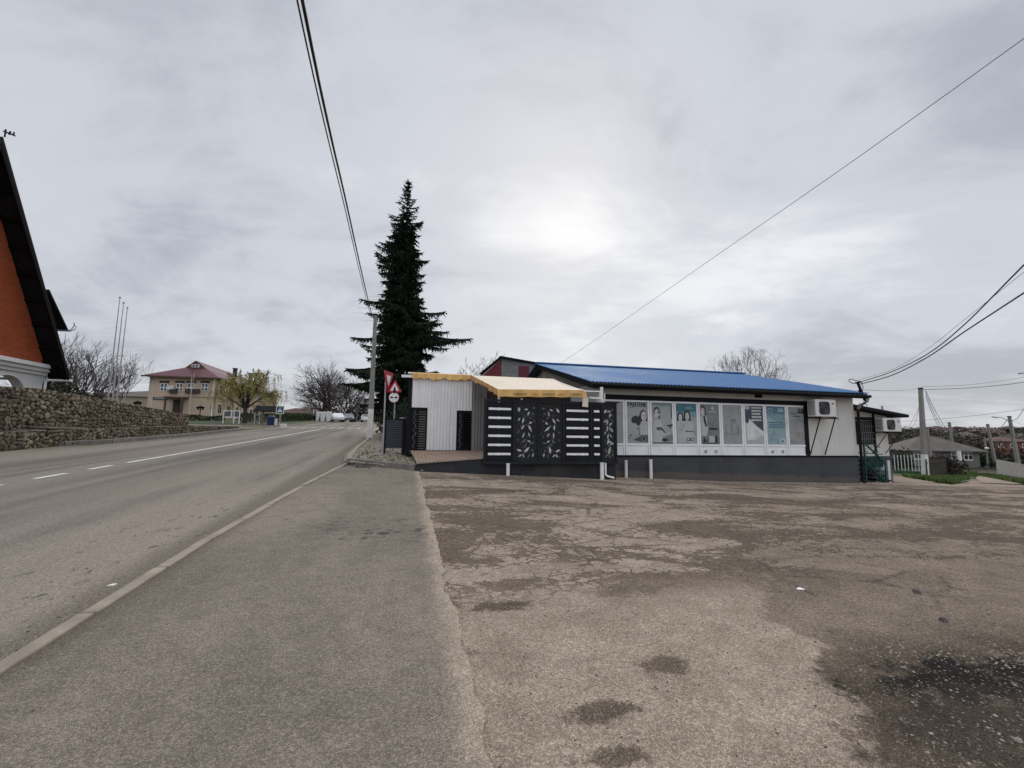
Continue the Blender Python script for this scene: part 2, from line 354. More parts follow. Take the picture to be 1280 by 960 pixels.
# ------------------------------------------------------------------ mesh building
ORG = {}
class MB:
    def __init__(s): s.v = []; s.f = []; s.m = []
    def add(s, vs, fs, m=0):
        k = len(s.v); s.v.extend(Vector(x) for x in vs)
        for f in fs: s.f.append([k + i for i in f]); s.m.append(m)
    def quad(s, a, b, c, d, m=0): s.add([a, b, c, d], [(0, 1, 2, 3)], m)
    def hexa(s, p, m=0):   # 8 points: bottom ring then top ring
        s.add(p, [(3, 2, 1, 0), (4, 5, 6, 7), (0, 1, 5, 4), (1, 2, 6, 5), (2, 3, 7, 6), (3, 0, 4, 7)], m)
    def box(s, x0, x1, y0, y1, z0, z1, m=0):
        s.hexa([(x0, y0, z0), (x1, y0, z0), (x1, y1, z0), (x0, y1, z0), (x0, y0, z1), (x1, y0, z1), (x1, y1, z1), (x0, y1, z1)], m)
    def nb(s, n0, n1, t0, t1, z0, z1, m=0):
        s.hexa([P(n0, t0, z0), P(n1, t0, z0), P(n1, t1, z0), P(n0, t1, z0), P(n0, t0, z1), P(n1, t0, z1), P(n1, t1, z1), P(n0, t1, z1)], m)
    def bar(s, a, b, w, h=None, m=0, up=(0, 0, 1)):
        a = Vector(a); b = Vector(b); h = h or w; d = (b - a).normalized(); u = Vector(up)
        if abs(d.dot(u)) > .97: u = Vector((CA, SA, 0))
        x = d.cross(u).normalized(); y = x.cross(d).normalized(); x *= w / 2; y *= h / 2
        s.hexa([a - x - y, a + x - y, b + x - y, b - x - y, a - x + y, a + x + y, b + x + y, b - x + y], m)
    def tube(s, pts, rad, n=6, m=0, cap=True):
        pts = [Vector(p) for p in pts]; k = len(s.v); L = len(pts)
        if not isinstance(rad, (list, tuple)): rad = [rad] * L
        for i, p in enumerate(pts):
            d = (pts[min(i + 1, L - 1)] - pts[max(i - 1, 0)])
            d = d.normalized() if d.length > 1e-9 else Vector((0, 0, 1))
            u = Vector((0, 0, 1)) if abs(d.z) < .9 else Vector((1, 0, 0))
            x = d.cross(u).normalized(); y = x.cross(d)
            for j in range(n):
                a = 2 * math.pi * j / n
                s.v.append(p + x * (math.cos(a) * rad[i]) + y * (math.sin(a) * rad[i]))
        for i in range(L - 1):
            for j in range(n):
                a = k + i * n + j; b = k + i * n + (j + 1) % n
                s.f.append([a, b, b + n, a + n]); s.m.append(m)
        if cap and n > 2:
            s.f.append([k + j for j in range(n)][::-1]); s.m.append(m)
            s.f.append([k + (L - 1) * n + j for j in range(n)]); s.m.append(m)
    def prism(s, pts, off, m=0):     # planar polygon + extrusion vector
        k = len(s.v); n = len(pts); off = Vector(off)
        s.v.extend(Vector(p) for p in pts); s.v.extend(Vector(p) + off for p in pts)
        s.f.append([k + i for i in range(n)][::-1]); s.m.append(m)
        s.f.append([k + n + i for i in range(n)]); s.m.append(m)
        for i in range(n):
            j = (i + 1) % n; s.f.append([k + i, k + j, k + n + j, k + n + i]); s.m.append(m)
    def lathe(s, c, prof, n=10, m=0):   # prof: list of (r, z)
        k = len(s.v); c = Vector(c)
        for r, z in prof:
            for j in range(n):
                a = 2 * math.pi * j / n; s.v.append(c + Vector((r * math.cos(a), r * math.sin(a), z)))
        for i in range(len(prof) - 1):
            for j in range(n):
                a = k + i * n + j; b = k + i * n + (j + 1) % n
                s.f.append([a, b, b + n, a + n]); s.m.append(m)
        s.f.append([k + j for j in range(n)][::-1]); s.m.append(m); s.f.append([k + (len(prof) - 1) * n + j for j in range(n)]); s.m.append(m)
    def build(s, name, mats, parent=None, loc=None, smooth=False, bevel=0.0):
        if not isinstance(mats, (list, tuple)): mats = [mats]
        me = bpy.data.meshes.new(name)
        o0 = ORG.get(parent.name, Vector((0, 0, 0))) if parent else (Vector(loc) if loc is not None else Vector((0, 0, 0)))
        me.from_pydata([tuple(v - o0) for v in s.v], [], s.f)
        for m in mats: me.materials.append(m)
        me.polygons.foreach_set('material_index', s.m)
        if smooth: me.polygons.foreach_set('use_smooth', [True] * len(s.f))
        me.validate(); me.update()
        ob = bpy.data.objects.new(name, me); COL.objects.link(ob)
        if parent: ob.parent = parent
        else: ob.location = o0
        ORG[ob.name] = o0
        if bevel:
            bv = ob.modifiers.new('bevel', 'BEVEL'); bv.width = bevel; bv.segments = 2; bv.limit_method = 'ANGLE'
        return ob
def tag(o, label=None, cat=None, group=None, kind=None):
    if label: o['label'] = label
    if cat: o['category'] = cat
    if group: o['group'] = group
    if kind: o['kind'] = kind
    return o
def thing(name, label, cat, loc, group=None):
    o = bpy.data.objects.new(name, None); COL.objects.link(o); o.location = loc; o.empty_display_size = .2
    ORG[o.name] = Vector(loc); return tag(o, label, cat, group)
def copy_tree(o, loc=None, rz=0.0, sc=1.0, label=None, parent=None):
    c = o.copy(); COL.objects.link(c)
    if parent: c.parent = parent
    else:
        c.location = loc; c.rotation_euler = (0, 0, rz); c.scale = (sc, sc, sc)
        if label: c['label'] = label
    for ch in list(o.children): copy_tree(ch, parent=c)
    return c
def text_geo(txt, size, width=None):
    cu = bpy.data.curves.new('lettering', 'FONT'); cu.body = txt; cu.size = size; cu.align_x = 'LEFT'; cu.resolution_u = 2
    ob = bpy.data.objects.new('lettering', cu); COL.objects.link(ob)
    dg = bpy.context.evaluated_depsgraph_get(); dg.update()
    me = bpy.data.meshes.new_from_object(ob.evaluated_get(dg))
    vs = [(v.co.x, v.co.y) for v in me.vertices]; fs = [tuple(p.vertices) for p in me.polygons]
    bpy.data.objects.remove(ob); bpy.data.curves.remove(cu); bpy.data.meshes.remove(me)
    x0 = min(v[0] for v in vs); x1 = max(v[0] for v in vs); k = (width / (x1 - x0)) if width else 1
    return [((x - x0) * k, y) for x, y in vs], fs
# ------------------------------------------------------------------ ground, road, pavement
def frange(a, b, s):
    k = int(round((b - a) / s)); return [a + (b - a) * i / k for i in range(k + 1)]
def sheet(name, ns, ts, dz, m, hole=None, edge=None):
    mb = MB(); ix = {}
    for j, t in enumerate(ts):
        for i, n in enumerate(ns):
            nn = edge(n, t, i) if edge else n
            ix[i, j] = len(mb.v); mb.v.append(PG(nn, t, dz(nn, t) if callable(dz) else dz))
    for j in range(len(ts) - 1):
        for i in range(len(ns) - 1):
            mb.f.append([ix[i, j], ix[i + 1, j], ix[i + 1, j + 1], ix[i, j + 1]]); mb.m.append(0)
    o = mb.build(name, m, smooth=True); o['kind'] = 'structure'; return o
NB_ = [-2.6, 0, 2.2, 6.9, 11, 17, 28]
ns = sorted(set([-900, -600, -400, -250, -150, -100, -70] + frange(-50, -14, 3) + [-12.35] + frange(-12, -2.6, 1.04)[1:] + [0, 2.2] + frange(2.2, 17, 1) + [6.9, 11, 17] + frange(17, 60, 2) + [28] + [70, 85, 100, 120, 150, 190, 240, 300, 380, 480, 600, 900]))
ts = sorted(set([-300, -120, -60, -30] + frange(-16, 40, 1.0) + frange(40, 110, 3) + [130, 160, 200, 250, 300, 360, 430, 520, 640, 900]))
# the terrain lies a little lower under the road, pavement and lot sheets
def dz_ground(n, t): return -.12 if (-12 < n < 29.5 and -12 < t < 12.5) or (-12 < n < -.5 and -12 < t < 14 or (-12 < n < -2.5 and -12 < t < 118)) else (-.05 if 9 < t < 16 and 0 < n < 23 else 0)
sheet('ground', ns, ts, dz_ground, M['ground'])
sheet('parking_lot', sorted(set([-.9, 0] + frange(0, 2.2, .55) + frange(2.2, 6.9, .94) + frange(6.9, 11, 1.025) + frange(11, 17, 1) + frange(17, 31, 1))), frange(-14, 14.3, .5), .0, M['lot'])
# road: flat across, runs over a crest
sheet('road', [-12.25, -11, -10, -9, -8, -7, -6, -5, -4, -3, -2.6, -2.25, -1.8, -1.35], frange(-14, 120, 1), -.018, M['road'])
KN = [(-14, -2.17), (6, -2.13), (10, -1.94), (14.4, -1.64)]
def wob(t, k=1.0): return mnoise.noise((t * 1.3, 3.1, 0)) * .07 * k + mnoise.noise((t * 6, 9.1, 0)) * .05 * k + mnoise.noise((t * 19, 5.1, 0)) * .022 * k
sheet('pavement', [-2.1, -1.55, -1.2, -.8, -.4, 0, .25, .42], frange(-14, 13.35, .05 * 2), .012, M['apron'], edge=lambda n, t, i: n + wob(t, 1.0) if i == 7 else (lerp(KN, t) if i == 0 else n))
# kerbs
def kerb(name, path, w, up, dn, m, seg=1.0, gap=.011):
    mb = MB()
    L = [Vector((p[0], p[1])) for p in path]; d = [0]
    for a, b in zip(L, L[1:]): d.append(d[-1] + (b - a).length)
    def pos(s):
        for i in range(len(L) - 1):
            if s <= d[i + 1] + 1e-9: return L[i].lerp(L[i + 1], (s - d[i]) / (d[i + 1] - d[i]))
        return L[-1]
    s = 0; rng = random.Random(3)
    while s < d[-1] - .05:
        e = min(s + seg, d[-1]); q = []
        for ss in (s + gap, e - gap):
            p = pos(ss); r = (pos(min(ss + .05, d[-1])) - pos(max(ss - .05, 0))).normalized(); x = Vector((r.y, -r.x))
            q.append((p - x * w / 2, p + x * w / 2))
        j = rng.uniform(-.006, .006); k = rng.uniform(-.006, .006)
        pts = [(q[0][0] + Vector((k, 0)), -1), (q[0][1] + Vector((k, 0)), -1), (q[1][1], -1), (q[1][0], -1)]
        B = [PG(p.x, p.y, -dn) for p, _ in pts]; T_ = [PG(p.x, p.y, up + j) for p, _ in pts]
        mb.hexa(B + T_); s = e
    o = mb.build(name, m, bevel=.012); o['kind'] = 'structure'; return o
kerb('kerb', [(-2.19, -10), (-2.17, 6), (-1.98, 10), (-1.68, 14.4)], .105, .03, .2, M['kerb'], 1.0)
kerb('kerb', [(-1.69, 14.45), (-1.95, 20), (-2.05, 28), (-2.12, 46), (-2.15, 100)], .17, .11, .2, M['kerb'], 1.0)
kerb('kerb', [(-13.4, 6), (-13.35, 19), (-12.2, 23.2), (-11.95, 29), (-12.2, 37), (-12.6, 39.6), (-14.2, 41)], .18, .16, .2, M['kerbd'], 1.0)
kerb('kerb', [(-1.66, 14.5), (-1.2, 14.15), (-.55, 13.65), (.33, 12.93)], .15, .17, .2, M['kerbd'], 1.1)
kerb('kerb', [(-15.2, 47.6), (-12.8, 48.5), (-12.35, 50), (-12.3, 100)], .18, .12, .2, M['kerb'], 1.0)
# road strip left of the straight edge where the carriageway widens
sheet('road', [-13.5, -12.9, -12.25], frange(4, 23, 1), -.016, M['road'])
# lane markings: a broken line that turns solid
mk = MB()
def mark(n0, n1, t0, t1, m=0):
    k = max(1, int((t1 - t0) / 2))
    for i in range(k):
        a = t0 + (t1 - t0) * i / k; b = t0 + (t1 - t0) * (i + 1) / k
        mk.quad(PG(n0, a, -.008), PG(n1, a, -.008), PG(n1, b, -.008), PG(n0, b, -.008), m)
for a, b in ((4.2, 6.1), (7.6, 8.9), (9.7, 10.75), (11.55, 12.45), (13.2, 14.1), (14.75, 43.5)): mark(-7.55, -7.41, a, b)
for i in range(11): mark(-11.7 + i * .86, -11.7 + i * .86 + .45, 46.5, 50.0, 1)
tag(mk.build('road_markings', [M['paint'], M['paintf']]), kind='structure')
# raised verge of rubble between the road kerb and the shed
vb = MB()
vn = frange(0, 1, .1); vt = frange(0, 1, .04)
def verge(u, w):
    t1 = 40.0; t0 = 14.35 + (12.98 - 14.35) * u
    t = t0 + (t1 - t0) * w * w; n = (-1.6 - .45 * min(1, w * 3)) + u * (1.95 + .45 * min(1, w * 3))
    p = PG(n, t, .06 + .05 * u); q = mnoise.noise((p.x * 2.1, p.y * 2.1, 0)) * .05 + mnoise.noise((p.x * 7, p.y * 7, 4)) * .025
    p.z += q if 0 < u < 1 and w > 0 else 0; return p
ii = {}
for a, u in enumerate(vn):
    for b_, w in enumerate(vt): ii[a, b_] = len(vb.v); vb.v.append(verge(u, w))
for a in range(len(vn) - 1):
    for b_ in range(len(vt) - 1): vb.f.append([ii[a, b_], ii[a + 1, b_], ii[a + 1, b_ + 1], ii[a, b_ + 1]]); vb.m.append(0)
tag(vb.build('verge', M['rubble'], smooth=True), kind='structure')
# brick paved forecourt, sloping up to the shed
bp = MB()
bp.add([P(.36, 12.98, .70), P(2.3, 12.98, .85), P(6.15, 12.98, .86), P(6.15, 16.05, .97), P(.20, 16.05, .955)], [(0, 1, 4), (1, 2, 3, 4)])
tag(bp.build('paving', M['bpave']), kind='structure')
# side lane and lawn in front of the town hall, and the dirt track at the far right
sheet('pavement', frange(-40, -12.4, 1.6), frange(40.8, 47.6, 1), .02, M['apron'])
sheet('lawn', frange(-60, -12.45, 2), frange(50, 100, 2), .06, mat('lawn_turf', (.035, .052, .018), .95, .35, .5, 20, .3, dirt=(.10, .085, .05)))
sheet('pavement', frange(-34, -12.45, 1.5), frange(47.6, 50, 1), .05, M['kerb'])
tr = MB(); tl = [(1226, 604), (1222, 600), (1219, 596.5), (1214, 593), (1205, 591)]; trr = [(1285, 605.5), (1264, 601), (1248, 597), (1236, 594), (1215, 591)]
pl = [gp(*q) for q in tl]; pr = [gp(*q) for q in trr]
pl = [PG(27, 15.0)] + pl; pr = [PG(30, 13)] + pr
for i in range(len(pl) - 1):
    for k in range(6):
        def L3(a, b, f): return a.lerp(b, f)
        def g3(p): return Vector((p.x, p.y, G(p.x, p.y) + .03))
        f0, f1 = k / 6, (k + 1) / 6
        A0, A1 = L3(pl[i], pl[i + 1], f0), L3(pl[i], pl[i + 1], f1); B0, B1 = L3(pr[i], pr[i + 1], f0), L3(pr[i], pr[i + 1], f1)
        for s in range(6):
            tr.quad(g3(L3(A0, B0, s / 6)), g3(L3(A0, B0, (s + 1) / 6)), g3(L3(A1, B1, (s + 1) / 6)), g3(L3(A1, B1, s / 6)))
tag(tr.build('path', mat('pale_track_earth', (.245, .196, .145), .95, .25, .6, 30, .4, dirt=(.12, .10, .08))), kind='structure')

# stones: one irregular pebble shape repeated in one loose-gravel mesh
def add_stone(mb, c, r, rng, m=0, flat=.55):
    k = len(mb.v); n = 5; ph = rng.uniform(0, 6.28); el = rng.uniform(.7, 1.4)
    ca, sa = math.cos(ph), math.sin(ph)
    ring = []
    for j in range(n):
        a = 2 * math.pi * j / n + rng.uniform(-.3, .3); q = r * rng.uniform(.75, 1.15)
        x, y = q * math.cos(a) * el, q * math.sin(a) / el
        ring.append((x * ca - y * sa, x * sa + y * ca))
    for x, y in ring: mb.v.append(c + Vector((x, y, -.1 * r)))
    for x, y in ring: mb.v.append(c + Vector((x * .62, y * .62, r * flat * rng.uniform(.8, 1.2))))
    for j in range(n):
        a, b = k + j, k + (j + 1) % n; mb.f.append([a, b, b + n, a + n]); mb.m.append(m)
    mb.f.append([k + n + j for j in range(n)]); mb.m.append(m)
rng = random.Random(11)
gv = MB()
for _ in range(5000):       # lot
    t = 1.4 + 12 * rng.random() ** 1.6; n = rng.uniform(.4, 1.5 + t * 1.15)
    if t > 12.5: continue
    mud = n - .62 * t - .95 > 0
    if rng.random() < (.6 if t < 2.7 else .4): continue
    add_stone(gv, PG(n, t, 0), rng.uniform(.003, .0085) * (1.25 if mud else 1) * (1 + .05 * t), rng, 0 if rng.random() < .4 else 1, .4)
for _ in range(240):        # white chippings thrown round the wet hollow
    a = rng.gauss(0, .45); n = 3.0 + rng.random() ** .8 * 1.7; t = 2.62 - (n - 3.0) * .30 + rng.gauss(0, .11)
    add_stone(gv, PG(n, t, 0), rng.uniform(.004, .0105), rng, 0, .35)
for _ in range(500):        # washed-out strip of pale gravel along the plinth
    n = rng.uniform(3, 18); t = 13.45 - abs(rng.gauss(0, .28)); add_stone(gv, PG(n, t, 0), rng.uniform(.01, .035), rng, 0 if rng.random() < .75 else 1)
for _ in range(260):        # grit on the apron and against the kerb
    t = rng.uniform(1.5, 12); n = rng.uniform(-1.9, .45) if rng.random() < .4 else .42 + rng.gauss(0, .05); add_stone(gv, PG(n, t, .012), rng.uniform(.003, .008) * (1 + .05 * t), rng, 0 if rng.random() < .5 else 1)
tag(gv.build('gravel', [M['pebble'], M['pebbled']]), 'loose pale and dark gravel scattered over the worn lot', 'gravel', kind='stuff')
rb = MB()
for _ in range(750):
    u = rng.random() * .96 + .02; w = rng.random() ** 1.3 * .55; p = verge(u, w); add_stone(rb, p, rng.uniform(.015, .085), rng, 0 if rng.random() < .7 else 1, .38)
tag(rb.build('rubble', [M['pebble'], M['pebbled']]), 'broken pale limestone rubble covering the verge by the sign posts', 'rubble', kind='stuff')
for px, py, r, lab in ((866, 707, .05, 'pebble-sized grey stone'),): pass
def rock(px, py, r, lab, m):
    mb = MB(); g = gp(px, py); add_stone(mb, g, r, random.Random(int(px)), 0, .7)
    o = mb.build('stone', m, loc=g, bevel=.004); tag(o, lab, 'stone'); return o
rock(1180, 777, .045, 'fist sized grey stone lying on the brown mud of the lot', M['pebbled'])
rock(1273, 926, .02, 'small whitish stone beside the wet black hollow', M['pebble'])
rock(1146, 741, .05, 'flat brownish stone on the mud further back in the lot', M['pebbled'])
lp = gp(1000, 737); lt = MB(); lt.add([lp + Vector(q) * .5 for q in ((-.06, -.02, .012), (.05, -.05, .018), (.09, 0, .01), (.02, .05, .03), (-.05, .03, .012))], [(0, 1, 2, 3, 4)]); lt.prism([lp + Vector(q) * .5 for q in ((-.06, -.02, .004), (.05, -.05, .006), (.09, 0, .004), (-.05, .03, .006))], (0, 0, .004))
tag(lt.build('paper_scrap', M['litter'], loc=lp), 'crumpled white paper scrap on the gravel lot', 'litter')
for px, py, lab in ((139, 740, 'white paper bit lying on the kerb edge of the road'), (527, 590.5, 'white scrap at the foot of the corner kerb')):
    g = gp(px, py) + Vector((0, 0, .05)); mb = MB(); mb.prism([g + Vector(q) * .8 for q in ((-.03, -.02, 0), (.03, -.015, .004), (.035, .02, .008), (-.02, .025, 0))], (0, 0, .008))
    tag(mb.build('paper_scrap', M['litter'], loc=g), lab, 'litter')
# dead-leaf fragments on the road, one stuff object
lf = MB()
for _ in range(70):
    t = rng.uniform(2.2, 14); n = -2.25 - abs(rng.gauss(0, .8)); g = PG(n, t, .0); a = rng.uniform(0, 6.28); s = rng.uniform(.008, .022)
    c_, s_ = math.cos(a) * s, math.sin(a) * s; lf.add([g + Vector((c_, s_, .006)), g + Vector((-s_ * .6, c_ * .6, .012)), g + Vector((-c_, -s_, .005)), g + Vector((s_ * .6, -c_ * .6, .014))], [(0, 1, 2, 3)])
tag(lf.build('dead_leaves', M['barkd']), 'dry brown leaf bits blown along the road kerb', 'leaves', kind='stuff')
# grass
def grass(name, pts, lab, h=.12, seed=1, m='grassb', w=.012):
    mb = MB(); rg = random.Random(seed)
    for p in pts:
        for _ in range(2):
            a = rg.uniform(0, 6.28); hh = h * rg.uniform(.5, 1.3); l = Vector((math.cos(a), math.sin(a), 0)); s = Vector((-l.y, l.x, 0)) * w * rg.uniform(.7, 1.5)
            mb.add([p - s, p + s, p + l * hh * .5 + Vector((0, 0, hh))], [(0, 1, 2)])
    return tag(mb.build(name, M[m]), lab, 'grass', kind='stuff')
# ------------------------------------------------------------------ shop with the blue roof
TW = 13.9; SILL = .905; WTOP = 2.76
NL, NR = 6.2, 16.95
base = P(11.5, 16.5, -.2)
shop = thing('shop_building', 'long low shop with blue steel roof, white window row and dark grey plinth', 'shop', base)
mb = MB()
mb.nb(NL, NR, TW, TW + .25, WTOP + .13, 3.32)              # band under the eave
mb.nb(14.72, NR, TW, TW + .25, SILL, WTOP + .13)           # right blank panel
mb.nb(NL, NL + .1, TW, TW + .25, SILL, WTOP + .13)
mb.nb(NR - .25, NR, TW + .25, TW + 11, -.6, 3.3)           # side walls and back
mb.nb(NL, NL + .25, TW + .25, TW + 11, -.6, 3.3)
mb.nb(NL + .25, NR - .25, TW + 10.75, TW + 11, -.6, 3.3)
mb.build('wall', M['wallw'], shop)
mb = MB(); mb.nb(NL, NR, TW - .05, TW + .3, -.6, SILL - .055); mb.build('plinth', M['plinth'], shop)
fl = MB(); fl.nb(NL + .25, NR - .25, TW + .3, TW + 10.75, .4, .6); fl.build('floor', M['beigew'], shop)
# black band round the window row and along the plinth
mb = MB()
mb.nb(NL + .1, 14.55, TW - .035, TW + .2, WTOP + .003, WTOP + .17)
mb.nb(14.55, 14.73, TW - .035, TW + .2, SILL, WTOP + .17)
mb.nb(NL, NR + .01, TW - .075, TW + .3, SILL - .055, SILL - .003)
mb.build('window_surround', M['black'], shop)
# gables
mb = MB()
RZ, RT = 4.83, 19.75
for n0 in (NR - .24, NL - .01):
    mb = MB(); mb.prism([P(n0, TW + .02, 3.3), P(n0, RT, RZ - .1), P(n0, TW + 11, 3.3)], P(.25, 0) - P(0, 0))
    if n0 > 10: mb.build('gable', M['beigew'], shop)
for k in (19.3, 20.1): mb.nb(NL - .04, NL - .012, k - .05, k + .05, 3.35, 4.55 - abs(k - RT) * .25)
mb.build('gable', M['beigew'], shop)
# corrugated roof: ribs run down the slope
def corr_roof(n0, n1, t_e, z_e, t_r, z_r, t_b, z_b, pitch=.135, amp=.022):
    mb = MB(); cols = []
    k = int((n1 - n0) / pitch)
    for i in range(k + 1):
        a = n0 + (n1 - n0) * i / k
        for f, h in ((-.30, 0), (-.16, amp), (.16, amp), (.30, 0)):
            cols.append((a + f * pitch, h))
    for lay, sgn in ((0, 1), (1, 1)):
        for (n, h) in cols:
            hh = h - (.012 if lay else 0)
            for t, z in ((t_e, z_e), (t_r, z_r), (t_b, z_b)): mb.v.append(P(n, t, z + hh))
    L = len(cols)
    for lay in (0, 1):
        for i in range(L - 1):
            for j in range(2):
                a = lay * L * 3 + i * 3 + j; f = [a, a + 3, a + 4, a + 1]
                mb.f.append(f if lay == 0 else f[::-1]); mb.m.append(0)
    for i in range(L - 1):
        a = i * 3; b = L * 3 + i * 3; mb.f.append([a, b, b + 3, a + 3]); mb.m.append(0)
    return mb
rf = corr_roof(5.85, NR + .12, 13.38, 3.27, RT, RZ, 26.0, 3.3).build('roof', M['blue'], shop)
mb = MB(); mb.bar(P(5.80, RT, RZ + .05), P(NR + .15, RT, RZ + .05), .3, .05); mb.build('ridge_cap', M['blue'], rf)
mb = MB()
mb.nb(5.88, NR + .1, 13.40, 13.45, 3.07, 3.255); mb.nb(5.88, NR + .1, 13.45, TW + .02, 3.15, 3.18)
for n0 in (5.9, NR + .03):
    for (ta, za), (tb, zb) in (((13.45, 3.255), (RT, RZ - .02)), ((RT, RZ - .02), (26, 3.28))):
        mb.hexa([P(n0, ta, za - .2), P(n0 + .04, ta, za - .2), P(n0 + .04, tb, zb - .2), P(n0, tb, zb - .2), P(n0, ta, za), P(n0 + .04, ta, za), P(n0 + .04, tb, zb), P(n0, tb, zb)])
mb.build('fascia', M['black'], shop)
mb = MB(); mb.tube([P(5.8, 13.36, 3.19), P(NR + .2, 13.36, 3.15)], .055, 8); mb.build('gutter', M['black'], shop)
mb = MB(); mb.nb(12.45, 12.72, TW - .06, TW, 3.0, 3.14); mb.build('vent_cowl', M['black'], shop)
mb = MB()
pn = n_at(1066, 505, 13.6)
mb.tube([P(NR + .12, 13.38, 3.12), P(NR + .12, 13.42, 2.98), P(NR + .1, 13.7, 2.82), P(NR + .08, 13.78, 2.7)], .05, 8); mb.build('downpipe', M['metalg'], shop)
mb = MB(); mb.tube([P(NR + .08, 13.79, 2.72), P(NR + .08, 13.8, -.05), P(NR + .08, 13.65, -.2)], .05, 8); mb.build('downpipe', M['black'], shop)
# windows with their posters
BX = [n_at(x, 534, TW) for x in (752, 781, 812, 842.5, 873, 901, 929, 956, 983.5, 1009)]
GB, GT = 1.30, 2.70
class Poster:
    def __init__(s, n0, n1): s.n0, s.n1 = n0, n1; s.mb = MB(); s.mats = []; s.lay = 0
    def mi(s, k):
        if k not in s.mats: s.mats.append(k)
        return s.mats.index(k)
    def pt(s, x, y): return P(s.n0 + (s.n1 - s.n0) * x, TW - .014 - .0022 * s.lay, GB + (GT - GB) * y)
    def poly(s, pts, k):
        s.lay += 1; s.mb.add([s.pt(x, y) for x, y in pts], [tuple(range(len(pts)))], s.mi(k))
    def rect(s, x0, x1, y0, y1, k): s.poly([(x0, y0), (x1, y0), (x1, y1), (x0, y1)], k)
    def ell(s, x, y, rx, ry, k, n=18, a0=0, a1=6.2832, rot=0):
        s.poly([(x + rx * math.cos(a0 + (a1 - a0) * i / n) * math.cos(rot) - ry * math.sin(a0 + (a1 - a0) * i / n) * math.sin(rot), y + (rx * math.cos(a0 + (a1 - a0) * i / n) * math.sin(rot) + ry * math.sin(a0 + (a1 - a0) * i / n) * math.cos(rot)) * .62) for i in range(n)], k)
    def text(s, t, x, y, size, k, width=None):
        s.lay += 1; W = s.n1 - s.n0; vs, fs = text_geo(t, size, width * W if width else None)
        s.mb.add([s.pt(x + a / W, y + b / (GT - GB)) for a, b in vs], fs, s.mi(k))
    def lines(s, x0, x1, y, n, k, dy=.03, h=.011, seed=1):
        r = random.Random(seed); s.lay += 1
        for i in range(n):
            a = x0
            while a < x1 - .04:
                b = min(x1, a + r.uniform(.04, .13)); yy = y - i * dy
                s.mb.add([s.pt(a, yy), s.pt(b, yy), s.pt(b, yy + h), s.pt(a, yy + h)], [(0, 1, 2, 3)], s.mi(k)); a = b + .02
    def blots(s, n, k, x0, x1, y0, y1, r0, r1, seed):
        r = random.Random(seed); s.lay += 1
        for _ in range(n):
            x, y, q = r.uniform(x0, x1), r.uniform(y0, y1), r.uniform(r0, r1); m = 7
            s.mb.add([s.pt(min(1, max(0, x + q * r.uniform(.5, 1.2) * math.cos(6.283 * i / m))), min(1, max(0, y + .6 * q * r.uniform(.5, 1.2) * math.sin(6.283 * i / m)))) for i in range(m)], [tuple(range(m))], s.mi(k))
    def head(s, x, y, r, hair, skin='pskin', long=0.0):
        if long: s.poly([(x - r * 1.25, y + .1 * r), (x - r * 1.0, y + r * .85), (x, y + r * 1.15), (x + r * 1.0, y + r * .85), (x + r * 1.25, y), (x + r * 1.4, y - r * long), (x + r * .6, y - r * long * 1.05), (x, y - r * .3), (x - r * .6, y - r * long * 1.05), (x - r * 1.45, y - r * long)], hair)
        else: s.ell(x, y + .22 * r, r * 1.05, r * 1.35, hair)
        s.ell(x, y - .12 * r, r * .78, r * 1.35, skin)
        s.lay += 1
        for dx in (-.3, .3): s.mb.add([s.pt(x + dx * r - .12 * r, y - .02 * r), s.pt(x + dx * r + .12 * r, y - .02 * r), s.pt(x + dx * r + .12 * r, y + .06 * r), s.pt(x + dx * r - .12 * r, y + .06 * r)], [(0, 1, 2, 3)], s.mi('pm'))
        s.mb.add([s.pt(x - .2 * r, y - .55 * r), s.pt(x + .2 * r, y - .55 * r), s.pt(x + .14 * r, y - .63 * r), s.pt(x - .14 * r, y - .63 * r)], [(0, 1, 2, 3)], s.mi('pm'))
